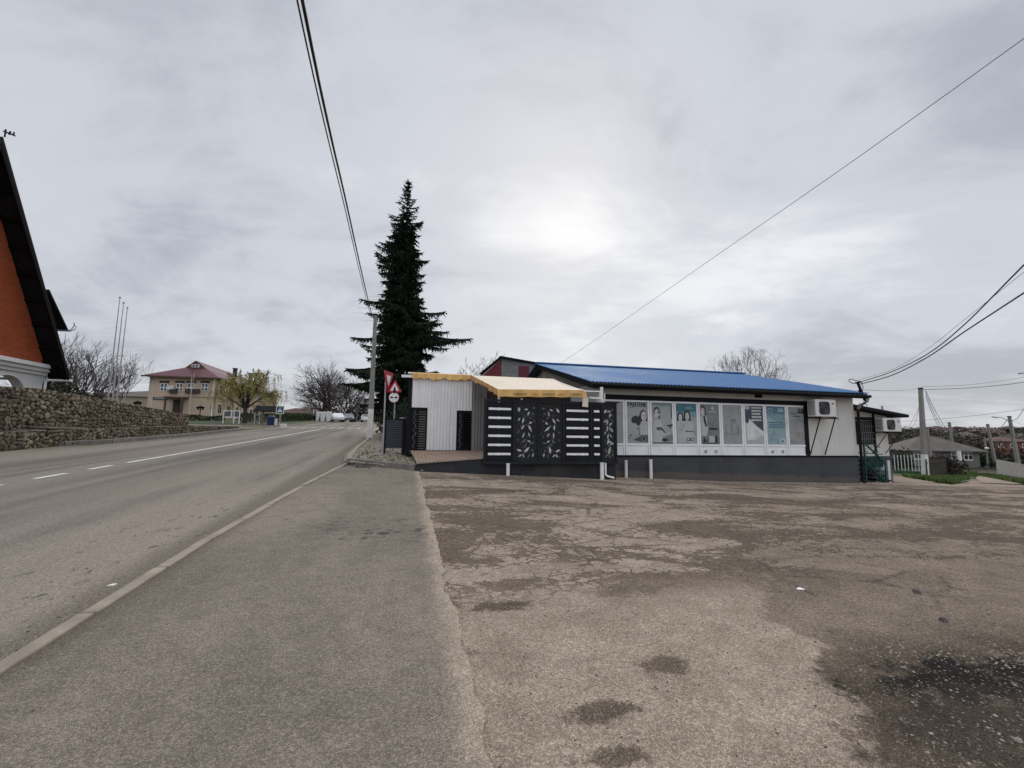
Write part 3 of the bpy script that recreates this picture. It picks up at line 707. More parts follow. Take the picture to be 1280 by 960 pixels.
def fill_poster(i, p):
    bg = ['pgr', 'pg', 'pg', 'pg', 'pgrd', 'pgr', 'pg2', 'paq', 'pgr'][i]
    p.rect(0, 1, 0, 1, bg); 
    if i == 0:
        p.blots(7, 'pm', .05, .9, .3, .95, .015, .04, 4); p.rect(.05, .3, .9, .93, 'pd')
    if i == 1:   # woman with wind-blown hair
        [p.text('PANTENE', .03 + dx, .885, .235, 'pd', .92) for dx in (0, .012, .022)]; p.lines(.08, .42, .86, 1, 'pm')
        p.poly([(.98, .66), (.93, .76), (.80, .82), (.68, .79), (.62, .70), (.55, .64), (.42, .67), (.25, .63), (.19, .55), (.27, .49), (.44, .485), (.49, .43), (.66, .46), (.74, .52), (.98, .55)], 'pd')
        p.ell(.81, .66, .135, .19, 'pskin'); p.lay += 1
        for dx in (-.05, .06): p.mb.add([p.pt(.81 + dx - .025, .675), p.pt(.81 + dx + .025, .675), p.pt(.81 + dx + .025, .687), p.pt(.81 + dx - .025, .687)], [(0, 1, 2, 3)], p.mi('pd'))
        p.poly([(.78, .615), (.85, .615), (.83, .603), (.80, .603)], 'pm')
        p.poly([(.66, .52), (.78, .56), (.98, .53), (.98, .20), (.62, .20), (.58, .38)], 'pg2')
        p.poly([(.30, .09), (.55, .15), (.76, .21), (.98, .20), (.98, .04), (.62, .05)], 'pm')
        p.ell(.78, .12, .10, .12, 'pgrd'); p.ell(.78, .12, .06, .07, 'pd'); p.blots(11, 'pm', .05, .6, .06, .36, .012, .035, 7)
    if i == 2:   # man at a basin
        p.poly([(0, 1), (1, 1), (1, .93), (.5, .90), (0, .95)], 'pteal2'); p.rect(.94, 1, .62, 1, 'pm'); p.rect(0, 1, .955, 1, 'pgrd')
        p.poly([(.05, 0), (.06, .45), (.12, .56), (.33, .60), (.46, .52), (.55, .38), (.62, .30), (.85, .26), (.8, .2), (.5, .18), (.48, 0)], 'pg2')
        p.head(.24, .745, .145, 'pd'); p.poly([(.26, .775), (.42, .775), (.42, .75), (.26, .75)], 'pm'); p.poly([(.3, .66), (.42, .69), (.40, .62), (.30, .60)], 'pm')
        p.rect(.22, .44, .33, .40, 'pm'); p.poly([(.46, .4), (.62, .28), (.72, .25), (.60, .27), (.44, .36)], 'pd')
        p.poly([(.72, .45), (1, .48), (1, .435), (.9, .43), (.92, .38), (.86, .38), (.86, .43), (.72, .43)], 'pd')
        p.poly([(.5, .13), (.7, .17), (1, .24), (1, .08), (.6, .05)], 'pgrd'); p.ell(.6, .09, .14, .055, 'pd'); p.rect(0, 1, 0, .03, 'pm')
    if i == 3:   # two women, teal head band
        p.rect(0, 1, .80, 1, 'pteal'); p.rect(0, 1, .66, .80, 'pteal2'); p.lines(.45, .82, .90, 2, 'paq', .035, .018); 
        p.head(.20, .66, .115, 'pd', long=.85); p.head(.53, .69, .125, 'pd', long=.9)
        p.poly([(.02, .56), (.2, .58), (.38, .55), (.53, .58), (.72, .55), (.84, .42), (.80, .02), (.02, .02)], 'pg2')
        p.lines(.42, .84, .29, 1, 'pm', .04, .035, 2); p.blots(5, 'pm', .15, .5, .28, .5, .015, .035, 5); p.rect(.48, .82, .07, .15, 'pm'); p.rect(.51, .79, .085, .135, 'pg2'); p.ell(.65, .11, .05, .06, 'pm')
    if i == 4:   # woman at the left, bottles at the bottom
        p.poly([(0, 1), (1, 1), (1, .55), (.5, .50), (0, .6)], 'pgrd'); p.head(.13, .82, .13, 'pd', long=2.1)
        p.poly([(.02, .70), (.1, .74), (.25, .72), (.36, .66), (.33, .50), (.40, .38), (.32, .2), (.02, .2)], 'pg2'); p.poly([(.14, .70), (.24, .70), (.29, .55), (.33, .44), (.26, .42), (.18, .54)], 'pd')
        p.ell(.66, .90, .08, .08, 'pg2'); p.lines(.44, .86, .80, 1, 'pl', .04, .02); p.lines(.5, .9, .68, 4, 'pg2', .05, .01)
        p.lines(.46, .9, .36, 1, 'pd', .04, .045, 6); p.rect(.02, .98, 0, .02, 'pm'); p.rect(.40, .72, .04, .20, 'pg2'); p.poly([(.12, .04), (.13, .13), (.17, .17), (.21, .13), (.22, .04)], 'pd')
        p.rect(.75, .85, .03, .20, 'pd'); p.rect(.27, .32, .03, .11, 'pm'); p.rect(.77, .83, .20, .215, 'pd')
    if i == 5:   # faded pack outlines
        p.blots(14, 'pgrd', .05, .95, .64, .97, .012, .035, 3); p.rect(.42, .7, .56, .64, 'pgrd')
        for a, b, c_, d in ((.14, .42, .24, .5), (.46, .76, .26, .52), (.80, .9, .26, .46)): p.rect(a, b, c_, d, 'pgrd'); p.rect(a + .015, b - .015, c_ + .012, d - .008, 'pgr')
        p.lines(.2, .8, .17, 1, 'pg2')
    if i == 6:   # dark board with lettering over an upturned pale bottle
        p.poly([(0, .90), (.26, .90), (.3, 1), (1, 1), (1, .34), (.62, .48), (.44, .58), (.34, .65), (.24, .60), (.12, .54), (0, .58)], 'pnavy')
        p.lines(.38, .92, .925, 5, 'pl', .08, .045, 4)
        p.poly([(.06, .50), (.18, .57), (.24, .66), (.34, .58), (.46, .52), (.98, .32), (1, .24), (.74, .20), (.50, .12), (.06, .1)], 'pw'); p.poly([(.46, .42), (.98, .28), (.7, .18), (.47, .16)], 'pl'); p.blots(4, 'pm', .1, .7, .14, .36, .015, .03, 6)
    if i == 7:   # blue and aqua packs
        p.rect(0, 1, .80, 1, 'pblue'); p.poly([(0, .8), (1, .8), (1, .42), (.7, .55), (.4, .64), (0, .74)], 'pteal2'); p.ell(.2, .88, .14, .11, 'paq'); p.ell(.2, .88, .1, .075, 'pblue'); p.rect(.62, .92, .85, .95, 'paq')
        p.lines(.1, .9, .56, 3, 'pblue', .06, .03, 3); p.blots(10, 'pteal2', .06, .9, .1, .5, .02, .06, 8); p.ell(.78, .09, .17, .13, 'pl'); p.ell(.78, .09, .1, .08, 'pteal2')
    if i == 8:   # faded text sheet with one dark badge
        p.poly([(.55, .84), (.60, .95), (.92, .94), (.88, .83)], 'pd'); p.lines(.62, .86, .89, 1, 'pg2', .03, .02); p.lines(.08, .5, .84, 2, 'pm', .045, .022); p.rect(.24, .68, .74, .765, 'pm'); p.lines(.1, .9, .64, 2, 'pgrd', .05)
        p.blots(26, 'pgrd', .06, .94, .05, .55, .012, .04, 9); p.blots(8, 'pm', .06, .94, .05, .5, .01, .025, 10)
WL = ['window behind the lattice fence panel, mostly hidden', 'window with the black lettered poster of a woman with flying hair', 'window with the poster of a man in a white shirt', 'window with the teal topped poster of two women',
      'window with the slate poster of a woman and bottles', 'window with the plain faded grey poster', 'window with the navy poster of white lettering', 'window with the aqua and blue poster', 'window with the grey poster bearing a dark badge']
for i in range(9):
    a, b = BX[i], BX[i + 1]; fw = .075
    mb = MB()
    mb.nb(a + .008, a + fw, TW - .03, TW + .06, SILL, WTOP); mb.nb(b - fw, b - .008, TW - .03, TW + .06, SILL, WTOP)
    mb.nb(a + fw, b - fw, TW - .03, TW + .06, WTOP - .06, WTOP); mb.nb(a + fw, b - fw, TW - .03, TW + .06, GB - .075, GB); mb.nb(a + fw, b - fw, TW - .03, TW + .06, SILL, SILL + .03)
    mb.nb(a + fw, b - fw, TW - .008, TW + .05, SILL + .03, GB - .075, 0)
    mb.nb(a - .008, a + .008, TW - .012, TW + .05, SILL, WTOP, 1)
    w = mb.build('window', [M['pvc'], M['metalg']], shop, bevel=.006); w['label'] = 'white framed ' + WL[i]
    g = MB(); g.nb(a + fw, b - fw, TW - .010, TW + .02, GB, WTOP - .06); g.build('pane', M['glass'], w)
    ps = Poster(a + fw + .004, b - fw - .004); fill_poster(i, ps); ps.mb.build('poster', [M[k] for k in ps.mats], w)
    if i in (4, 7):
        for f in (.27, .73):
            c = P(a + (b - a) * f, TW - .008, SILL + .14); v = MB(); ring = []
            for k in range(16):
                q = 6.2832 * k / 16; ring.append((math.cos(q), math.sin(q)))
            v.prism([c + (P(x * .075, 0) - P(0, 0)) + Vector((0, 0, z * .075)) for x, z in ring], P(0, -.02) - P(0, 0)); v.prism([c + (P(x * .055, -.021) - P(0, 0)) + Vector((0, 0, z * .055)) for x, z in ring], P(0, -.012) - P(0, 0), 1)
            v.build('vent', [M['pvc'], M['metalg']], w)
# poster on the row's left return is hidden; fill behind the first windows
mb = MB(); mb.nb(NL + .1, BX[0] - .01, TW, TW + .2, SILL, WTOP); mb.build('window_infill', M['pvc'], shop)

# air conditioners hang on the wall: things of their own
def aircon(name, lab, n0, n1, t_wall, z0, z1, stay):
    d = .36; o = thing(name, lab, 'air conditioner', P((n0 + n1) / 2, t_wall, z0), 'outdoor air conditioner units')
    mb = MB(); mb.nb(n0, n1, t_wall - .12 - d, t_wall - .12, z0, z1); mb.build('casing', M['acw'], o, bevel=.02)
    c = P(n0 + (n1 - n0) * .42, t_wall - .12 - d - .002, (z0 + z1) / 2); r = min(z1 - z0, n1 - n0) * .43
    g = MB(); R_ = [(math.cos(6.2832 * k / 20), math.sin(6.2832 * k / 20)) for k in range(20)]
    def sq(x): return max(-.86, min(.86, x * 1.05))
    g.prism([c + (P(sq(x) * r, 0) - P(0, 0)) + Vector((0, 0, sq(z) * r)) for x, z in R_], P(0, -.012) - P(0, 0), 0)
    for k in range(5):
        q = r * (.18 + .17 * k); pts = [c + (P(math.cos(6.2832 * j / 20) * q, -.016) - P(0, 0)) + Vector((0, 0, math.sin(6.2832 * j / 20) * q)) for j in range(21)]; g.tube(pts, .008, 4, 1, cap=False)
    g.build('fan_grille', [M['black'], M['wirey']], o)
    s = MB()
    for k in range(7): z = z0 + .1 + (z1 - z0 - .2) * k / 6; s.nb(n0 - .006, n0, t_wall - .12 - d + .05, t_wall - .17, z - .018, z + .018)
    s.build('side_louvre', M['wirey'], o)
    b = MB()
    for q in (n0 + .14, n1 - .12):
        b.bar(P(q, t_wall, z0 - .03), P(q, t_wall - .55, z0 - .03), .04)
    b.bar(P(n0 - .05, t_wall - .5, z0 - .06), P(n1 + .03, t_wall - .5, z0 - .06), .035)
    for q in (n0 + .14, n1 - .12): b.bar(P(q + .35 * 0, t_wall - .5, z0 - .07), P(q - stay, t_wall - .02, SILL + .04), .028)
    b.build('bracket', M['black'], o)
    l = MB(); l.nb(n1 - .2, n1 - .1, t_wall - .122 - d, t_wall - .118 - d, z1 - .18, z1 - .12); l.build('badge', M['wirey'], o)
    return o
a0, a1 = n_at(1026, 511, 13.45), n_at(1045, 511, 13.45)
aircon('air_conditioner', 'white air conditioner on the shop wall right of the posters', a1 - .96, a1 - .02, TW, 2.34, 2.98, .02)

# annex at the right
TA = 15.5; ann = thing('annex_building', 'small white annex with dark sloping roof and barred window at the shop end', 'building', P(19, 17, -.3))
NA = n_at(1112, 570, TA)
mb = MB(); ring = [(NR + .02, .82), (NA, .82), (NA, 2.62), (NR + .02, 3.0)]
mb.prism([P(n, TA, z) for n, z in ring], P(0, 3.6) - P(0, 0)); mb.build('wall', M['wallw'], ann)
mb = MB(); mb.nb(NR + .02, NA + .03, TA - .05, TA + 3.6, -.8, .82); mb.build('plinth', M['teal' if False else 'plinth'], ann)
e0, e1 = n_at(1135, 523, TA - .5), NR + .0
mb = MB(); mb.hexa([P(e1, TA - .55, 3.02), P(e0, TA - .55, 2.50), P(e0, TA + 4, 2.50), P(e1, TA + 4, 3.02), P(e1, TA - .55, 3.16), P(e0, TA - .55, 2.62), P(e0, TA + 4, 2.62), P(e1, TA + 4, 3.16)]); mb.build('roof', M['shingle'], ann)
w0, w1 = NA - 1.75, n_at(1091, 541, TA)
mb = MB()
for a, b, c, d in ((w0, w1, 2.26, 2.34), (w0, w1, 1.32, 1.40), (w0, w0 + .07, 1.4, 2.26), (w1 - .1, w1, 1.4, 2.26)): mb.nb(a, b, TA - .05, TA + .02, c, d)
wn = mb.build('window', M['black'], ann); mb = MB(); mb.nb(w0 + .07, w1 - .1, TA - .015, TA + .01, 1.4, 2.26); mb.build('pane', M['glass'], wn)
mb = MB()
for k in range(7): q = w0 + .12 + (w1 - w0 - .28) * k / 6; mb.bar(P(q, TA - .08, 1.36), P(q, TA - .08, 2.3), .018)
for z in (1.55, 1.83, 2.1): mb.bar(P(w0, TA - .08, z), P(w1, TA - .08, z), .018)
mb.build('grille', M['wirey'], wn)
mb = MB(); mb.nb(w0, w1, TA - .03, TA + .0, 2.36, 2.5); mb.nb(w1 + .02, w1 + .12, TA - .03, TA, .84, 2.9); mb.build('cladding_strip', M['black'], ann)
b0 = n_at(1103, 530, TA - .4)
aircon('air_conditioner', 'white air conditioner on the annex wall under its dark roof edge', b0 - .05, b0 + .93, TA, 1.88, 2.46, .25)
# flue behind the annex roof
fp = on_t(1103, 512, 18.3); mb = MB(); mb.tube([Vector((fp.x, fp.y, 2.6)), Vector((fp.x, fp.y, fp.z + .2))], .05, 8); fo = mb.build('flue', M['metalg'], ann)

# stair with teal railing in front of the annex
st = thing('entrance_stair', 'steps with teal steel railing going up to the annex', 'stairs', P(17.9, 14.6, -.25))
s0 = n_at(1077, 570, 14.4); s1 = n_at(1106, 600, 14.4)
mb = MB()
for k in range(5):
    zz = .72 - k * .2; mb.nb(s0 + k * .27, s0 + (k + 1) * .27, 14.35, 15.4, zz - .07, zz)
mb.bar(P(s0, 14.36, .60), P(s1 + .1, 14.36, -.25), .05, .16)
mb.build('steps', M['navy'], st)
mb = MB()
zr = z_at(1078, 553, 14.3); ze = z_at(1105, 578, 14.3)
mb.bar(P(s0 + .05, 14.32, zr), P(s1 - .02, 14.32, ze), .05); mb.bar(P(s0 + .05, 14.32, zr - .75), P(s1 - .02, 14.32, ze - .78), .04)
for q, zt, zb in ((s0 + .05, zr, -.2), (s1 - .02, ze, -.3)): mb.bar(P(q, 14.32, zb), P(q, 14.32, zt), .05)
mb.bar(P(s0 - .25, 14.32, z_at(1073, 566, 14.3)), P(s1 - .1, 14.32, z_at(1100, 568, 14.3)), .035)
rr = random.Random(4)
for k in range(9):
    c = P(s0 + rr.uniform(.0, .8), 14.31, rr.uniform(.95, 1.25)); q = rr.uniform(.06, .11)
    mb.tube([c + (P(q * math.cos(a), 0) - P(0, 0)) + Vector((0, 0, q * math.sin(a))) for a in [j * .6 for j in range(9)]], .008, 4)
for k in range(9): q = s0 + .15 + (s1 - s0 - .3) * k / 8; mb.bar(P(q, 14.32, max(-.2, .3 - k * .08)), P(q, 14.32, .86), .022)
mb.build('railing', M['teal'], st)
mb = MB(); mb.nb(s0 + .12, s1 - .06, 14.36, 14.38, .42, .86); mb.build('sheet_panel', M['teal'], st)
cb = thing('meter_cabinet', 'weathered grey green cabinet at the foot of the annex wall', 'cabinet', P(20.1, 15.1, -.3))
c0, c1 = n_at(1094, 590, 15.1), n_at(1115, 590, 15.1)
mb = MB(); mb.nb(c0, c1, 15.1, 15.4, -.4, .62); mb.build('body', mat('grey_green_paint', (.10, .125, .115), .7, .3, 3, 30, .1, dirt=(.2, .19, .17)), cb)
mb = MB(); mb.nb(c1 - .22, c1 - .1, 15.08, 15.102, -.3, .66); mb.nb(c0 + .3, c0 + .62, 15.09, 15.1, .25, .45); mb.build('door_strip', M['steel'], cb)

# cable mast on the shop corner
ms = thing('cable_mast', 'dark service mast with looped cable ends on the shop roof corner', 'mast', P(NR + .1, 13.5, 3.15))
mt = on_t(1072, 478, 13.4); mb = MB(); mb.bar(P(NR + .1, 13.5, 3.0), mt, .07); mb.bar(mt + Vector((-.08, 0, -.02)), mt + Vector((.12, 0, .02)), .06); mb.bar(P(NR + .22, 13.5, 3.05), mt + Vector((0, 0, -.3)), .03); mb.build('bracket', M['black'], ms)
mb = MB(); lp_ = [mt + Vector(q) for q in ((.02, 0, 0), (-.2, -.02, -.05), (-.34, -.03, .03), (-.36, -.03, .09), (-.25, -.02, .12), (-.05, 0, .07), (.1, 0, .04))]; mb.tube(lp_, .014, 5)
mb.build('cable_loop', M['rubber'], ms); mb = MB(); mb.tube([mt + Vector((.1, -.05, 0)), mt + Vector((.16, -.05, -.2)), mt + Vector((.1, -.05, -.42)), mt + Vector((.0, -.02, -.5))], .012, 5); mb.build('cable_loop', M['rubber'], ms); mb = MB(); mb.tube([P(NR + .02, 13.5, 2.85) + Vector((q * .05, 0, math.sin(q * 1.7) * .06)) for q in range(-5, 4)], .012, 5); mb.build('cable_loop', M['rubber'], ms)
# ------------------------------------------------------------------ retaining wall, gate fence, awning, shed
rw = MB()
ztop = lambda n: .70 + (.15 * (n - .33) / 1.9 if n < 2.25 else .15)
for a, b in ((.33, 1.2), (1.2, 2.25), (2.25, 4.3), (4.3, 6.35)):
    rw.hexa([P(a, 12.88, -.2), P(b, 12.88, -.2), P(b, 13.05, -.2), P(a, 13.05, -.2), P(a, 12.88, ztop(a) - .015), P(b, 12.88, ztop(b) - .015), P(b, 13.05, ztop(b) - .015), P(a, 13.05, ztop(a) - .015)])
rw.nb(6.18, 6.35, 13.05, TW - .05, -.2, .84)
tag(rw.build('retaining_wall', mat('dark_wall_paint', (.034, .035, .037), .85, .3, 2, 30, .2, spec=.15, dirt=(.07, .062, .053)), loc=P(3, 12.95, .2)), 'low dark grey wall holding up the brick forecourt and terrace', 'wall')
cpb = MB()
for a, b in ((.33, 1.2), (1.2, 2.25)): cpb.hexa([P(a, 12.84, ztop(a) - .01), P(b, 12.84, ztop(b) - .01), P(b, 12.98, ztop(b) - .01), P(a, 12.98, ztop(a) - .01), P(a, 12.84, ztop(a) + .03), P(b, 12.84, ztop(b) + .03), P(b, 12.98, ztop(b) + .03), P(a, 12.98, ztop(a) + .03)])
tag(cpb.build('kerb', M['kerb']), kind='structure')

TG = 12.78; GZ0, GZ1 = .74, 2.50
def gn(px): return n_at(px, 540, TG)
gate = thing('terrace_fence', 'anthracite metal terrace fence of white slotted and leaf cut panels', 'fence', P(4.2, TG, .4))
edges = [606, 642, 673, 704, 738.5, 752.5, 769.5]; en = [gn(x) for x in edges]
mb = MB()
mb.nb(en[0] - .03, en[-1] + .04, TG - .03, TG + .03, GZ1 - .015, GZ1 + .055); mb.nb(en[0] - .03, en[-1] + .04, TG - .03, TG + .03, GZ0 - .06, GZ0 + .03)
for q in en: mb.nb(q - .028, q + .028, TG - .04, TG + .035, GZ0 + .03, GZ1 - .015)
mb.nb(en[-1] - .3, en[-1] + .12, TG - .06, TG + .12, GZ1 + .055, GZ1 + .085)
mb.build('frame', M['leafp'], gate)
def leaf_shape(rg, cx, cz, L, W, a):
    pts = []
    for x, w in ((-1, 0), (-.5, .75), (.1, 1), (.6, .6), (1, 0), (.5, -.35), (0, -.7), (-.5, -.45)):
        pts.append((x * L * rg.uniform(.85, 1.1), w * W * rg.uniform(.75, 1.2)))
    c, s = math.cos(a), math.sin(a)
    return [(cx + x * c - y * s, cz + x * s + y * c) for x, y in pts]
def slot_panel(n0, n1):
    mb = MB(); mb.nb(n0 + .03, n1 - .03, TG - .012, TG + .012, GZ0 + .03, GZ1 - .015)
    H = GZ1 - GZ0
    for k in range(6):
        zc = GZ0 + H * (.135 + .1475 * k); mb.nb(n0 + .10, n1 - .085, TG - .018, TG - .0125, zc - .033, zc + .033, 1)
    for k in range(7):
        z0 = GZ0 + H * (.135 + .1475 * (k - 1)) + .04; z1 = z0 + .1475 * H - .08
        z0 = max(z0, GZ0 + .04); z1 = min(z1, GZ1 - .03); mb.nb(n0 + .035, n1 - .035, TG - .026, TG - .0122, z0, z1, 0)
    p = mb.build('slotted_panel', [M['navy'], M['slatw']], gate, bevel=.004); return p
def cut_panel(n0, n1, mirror, seed):
    rg = random.Random(seed); mb = MB(); mb.nb(n0 + .03, n1 - .03, TG - .012, TG + .012, GZ0 + .03, GZ1 - .015)
    W = n1 - n0 - .12; H = GZ1 - GZ0 - .12; lay = 0
    spots = [(.15, .90, .07, .05, 1.2), (.5, .90, .06, .035, .2), (.85, .93, .05, .03, .4), (.82, .83, .05, .03, -.8), (.6, .83, .07, .03, 1.2), (.15, .72, .07, .03, .9), (.35, .70, .09, .04, 1.2), (.68, .66, .06, .035, .6), (.85, .70, .04, .03, 1.0),
             (.34, .58, .09, .038, 1.3), (.70, .56, .11, .045, -.9), (.55, .62, .05, .025, 1), (.15, .5, .06, .025, 1.0), (.40, .44, .09, .034, 1.35), (.66, .45, .07, .025, -1.1), (.85, .42, .05, .02, 1.4), (.40, .34, .10, .04, 1.0), (.62, .33, .06, .035, -.5), (.78, .30, .07, .035, .3),
             (.5, .27, .05, .03, .9), (.16, .17, .08, .045, -.4), (.54, .18, .12, .055, 1.1), (.8, .17, .05, .03, -1), (.2, .08, .06, .035, .8), (.38, .08, .06, .03, -1), (.62, .07, .08, .03, 1.3), (.85, .09, .06, .03, 1.5), (.4, .17, .05, .02, .5), (.12, .36, .045, .02, 1.3), (.25, .62, .04, .02, .4), (.12, .06, .04, .02, .2), (.7, .75, .05, .02, -.6)]
    for x, y, L, Wd, a in spots:
        dim = L < .055 or rg.random() < .22
        x = min(.94, max(.06, x + rg.uniform(-.03, .03)));
        if mirror: x = 1 - x; a = math.pi - a
        for rep in range(2):
            f = 1.12 if rep == 0 else .40
            pts = leaf_shape(rg, x * W + (rep * rg.uniform(-.09, .09)), y * H + (rep * rg.uniform(-.1, .1)), L * .95 * f, Wd * .8 * f, a + rg.uniform(-.35, .35) + rep)
            pts = [(min(W, max(0, u)), min(H, max(0, v))) for u, v in pts]; lay += 1
            mb.add([P(n0 + .06 + u, TG - .014 - .00008 * lay, GZ0 + .06 + v) for u, v in pts], [tuple(range(len(pts)))], 2 if (rep or dim) else 1)
    # faint tooling lines of the stems
    for k in range(26):
        u = rg.uniform(.05, .9) * W; v = rg.uniform(.05, .9) * H; a = rg.uniform(.5, 2.6); pts = [(u + q * .05 * math.cos(a + q * .5), v + q * .05 * math.sin(a + q * .5)) for q in range(4)]
        if mirror: pass
        for (x0, y0), (x1, y1) in zip(pts, pts[1:]):
            if 0 < x1 < W and 0 < y1 < H and 0 < x0 < W and 0 < y0 < H: mb.bar(P(n0 + .06 + x0, TG - .014, GZ0 + .06 + y0), P(n0 + .06 + x1, TG - .014, GZ0 + .06 + y1), .007, .006, 2)
    return mb.build('leaf_cut_panel', [M['leafp'], M['leafc'], mat('worn_cut_edge', (.10, .10, .10), .6, .2)], gate)
slot_panel(en[0], en[1]); cut_panel(en[1], en[2], False, 5); cut_panel(en[2], en[3], True, 5); slot_panel(en[3], en[4]); slot_panel(en[4], en[5]); cut_panel(en[5], en[6], False, 8)
mb = MB(); mb.nb(en[-1] + .03, en[-1] + .06, TG + .03, TW - .1, GZ0, GZ1); mb.build('return_panel', M['navy'], gate)
def white_post(px, y0, y1, t, lab, r=.055):
    n = n_at(px, (y0 + y1) / 2, t); z1 = z_at(px, y0, t); p = PG(n, t, -.1); mb = MB(); mb.tube([p, P(n, t, z1)], r, 12); mb.tube([P(n, t, z1), P(n, t, z1 + .02)], r * 1.15, 12)
    tag(mb.build('support_post', M['trimw'], loc=p, smooth=False), lab, 'post', 'white round posts before the plinth')
white_post(635, 580, 591, 12.74, 'white round post under the slotted panel at the left end of the terrace fence', .05)
white_post(752.5, 579, 595, 12.74, 'white round post under the right end of the terrace fence', .06)
white_post(782.5, 576, 597, 13.72, 'white round post before the plinth, next to the terrace fence', .05)
white_post(813.5, 575, 596, 13.72, 'white round post before the plinth below the poster windows', .055)
q = n_at(757, 585, 12.72); mb = MB(); mb.tube([P(q, 12.72, .72), P(q, 12.72, .38), P(q + .03, 12.68, .33), P(q + .22, 12.6, .28)], .028, 8)
tag(mb.build('drain_pipe', M['trimw'], loc=P(q, 12.7, .3)), 'thin white drain pipe bent at its foot under the terrace fence', 'pipe')

# terrace posts and awning
aw = thing('awning', 'cream topped awning with amber valance over the terrace', 'awning', P(4, 14.3, .9))
F0, F1 = n_at(622, 487, 12.66), n_at(733, 487, 12.66); ZF0, ZF1 = z_at(622, 487, 12.66), z_at(733, 488, 12.66)
B0, B1 = n_at(588, 470, 16.0), n_at(692, 472, 16.0); ZB = 3.66
mb = MB(); NU, NV = 22, 14; ii = {}
def aw_pt(u, v, dz=0):
    n = (F0 + (F1 - F0) * u) * (1 - v) + (B0 + (B1 - B0) * u) * v; t = 12.66 + 3.34 * v; z = (ZF0 + (ZF1 - ZF0) * u) * (1 - v) + ZB * v
    z -= .05 * math.sin(math.pi * v) * (.6 + .4 * math.cos(u * 12.56)) ; return P(n, t, z + dz)
for lay, dz in ((0, 0), (1, -.012)):
    for a in range(NU + 1):
        for b in range(NV + 1): ii[lay, a, b] = len(mb.v); mb.v.append(aw_pt(a / NU, b / NV, dz))
    for a in range(NU):
        for b in range(NV):
            f = [ii[lay, a, b], ii[lay, a + 1, b], ii[lay, a + 1, b + 1], ii[lay, a, b + 1]]; mb.f.append(f if lay == 0 else f[::-1]); mb.m.append(0)
mb.build('canopy', M['cream'], aw, smooth=True)
def valance(name, p0, p1, drop, scal, m, fringe=None, seed=1, out=(0, 0, 0)):
    rg = random.Random(seed); mb = MB(); K = 60; p0 = Vector(p0); p1 = Vector(p1); top = []; bot = []
    side = (p1 - p0).cross(Vector((0, 0, 1))).normalized()
    for i in range(K + 1):
        f = i / K; w = math.sin(f * 37 + seed) * .02 + math.sin(f * 71) * .01
        p = p0.lerp(p1, f); d = drop(f) if callable(drop) else drop
        top.append(p); bot.append(p - Vector((0, 0, d + scal * abs(math.sin(f * K * .21 + seed)))) + side * w)
    for i in range(K):
        mb.quad(bot[i], bot[i + 1], top[i + 1], top[i], 0)
        if fringe is not None and math.sin(i * .9 + seed) > -.2: mb.quad(bot[i] - Vector((0, 0, .03)) + side * .01, bot[i + 1] - Vector((0, 0, .03)) + side * .01, bot[i + 1] + side * .004, bot[i] + side * .004, 1)
    return mb.build(name, [m] + ([fringe] if fringe else []), aw)
fa, fb = aw_pt(0, 0, .01), aw_pt(1, 0, .01)
va = valance('valance', fa + Vector((0, 0, 0)), fb, .205, .018, M['yellow'], None, 2)
side = (fb - fa).normalized(); outn = Vector((side.y, -side.x, 0)).normalized()
# dark lettering along the front valance
def val_text(t, f, w, m):
    vs, fs = text_geo(t, .10, w); mb = MB(); p = fa.lerp(fb, f) + outn * .042 - Vector((0, 0, .175)); mb.add([p + side * x + Vector((0, 0, y)) for x, y in vs], fs); mb.build('lettering', m, va)
for f in (.17, .49, .80): val_text('SUPERBOK', f, .40, M['txt'])
rgv = random.Random(3)
for f in (.36, .66):
    mb = MB()
    for k in range(7): p = fa.lerp(fb, f) + outn * .042 - Vector((0, 0, .16)) + side * (.032 * k); hh = rgv.uniform(.025, .05); mb.add([p, p + side * rgv.uniform(.014, .026), p + side * rgv.uniform(.014, .026) + Vector((0, 0, hh)), p + Vector((0, 0, hh))], [(0, 1, 2, 3)])
    mb.build('faded_print', M['ftxt'], va)
mb = MB(); pz = fb - Vector((0, 0, .22)); mb.prism([pz + side * -.09, pz + side * .06, pz + side * .05 - Vector((0, 0, .30)), pz + side * -.14 - Vector((0, 0, .28))], outn * -.02); mb.build('hanging_flap', M['cream'], aw)
sa, sb = aw_pt(0, 1, .02), aw_pt(0, 0, .02)
valance('side_valance', sa, sb, lambda f: .14 + .03 * math.sin(f * 9), .03, M['orange'], M['txt'], 5)
# roll of amber fabric along the shed top
s0_, s1_ = on_t(515, 466, 15.95), on_t(588, 469, 15.95)
sv = valance('shed_valance', s0_, s1_, lambda f: .17 + .04 * math.sin(f * 14) * math.sin(f * 31), .03, M['yellow'], None, 9)
mb = MB()
for i in range(30):
    f0, f1 = i / 30, (i + 1) / 30; a, b = s0_.lerp(s1_, f0), s0_.lerp(s1_, f1); k = P(0, .3) - P(0, 0); mb.quad(a, b, b + k + Vector((0, 0, .06)), a + k + Vector((0, 0, .06)))
mb.build('shed_cover', M['yellow'], aw)
mb = MB()
for u in (.03, .97):
    p = aw_pt(u, .04, -.04); 
    mb.bar((p.x, p.y, .86), p, .06)
mb.bar(aw_pt(0, .01, -.03), aw_pt(1, .01, -.03), .05); mb.bar(aw_pt(0, .98, -.03), aw_pt(1, .98, -.03), .05)
for u in (0.02, .33, .66, .98): mb.bar(aw_pt(u, .01, -.04), aw_pt(u, .98, -.04), .035)
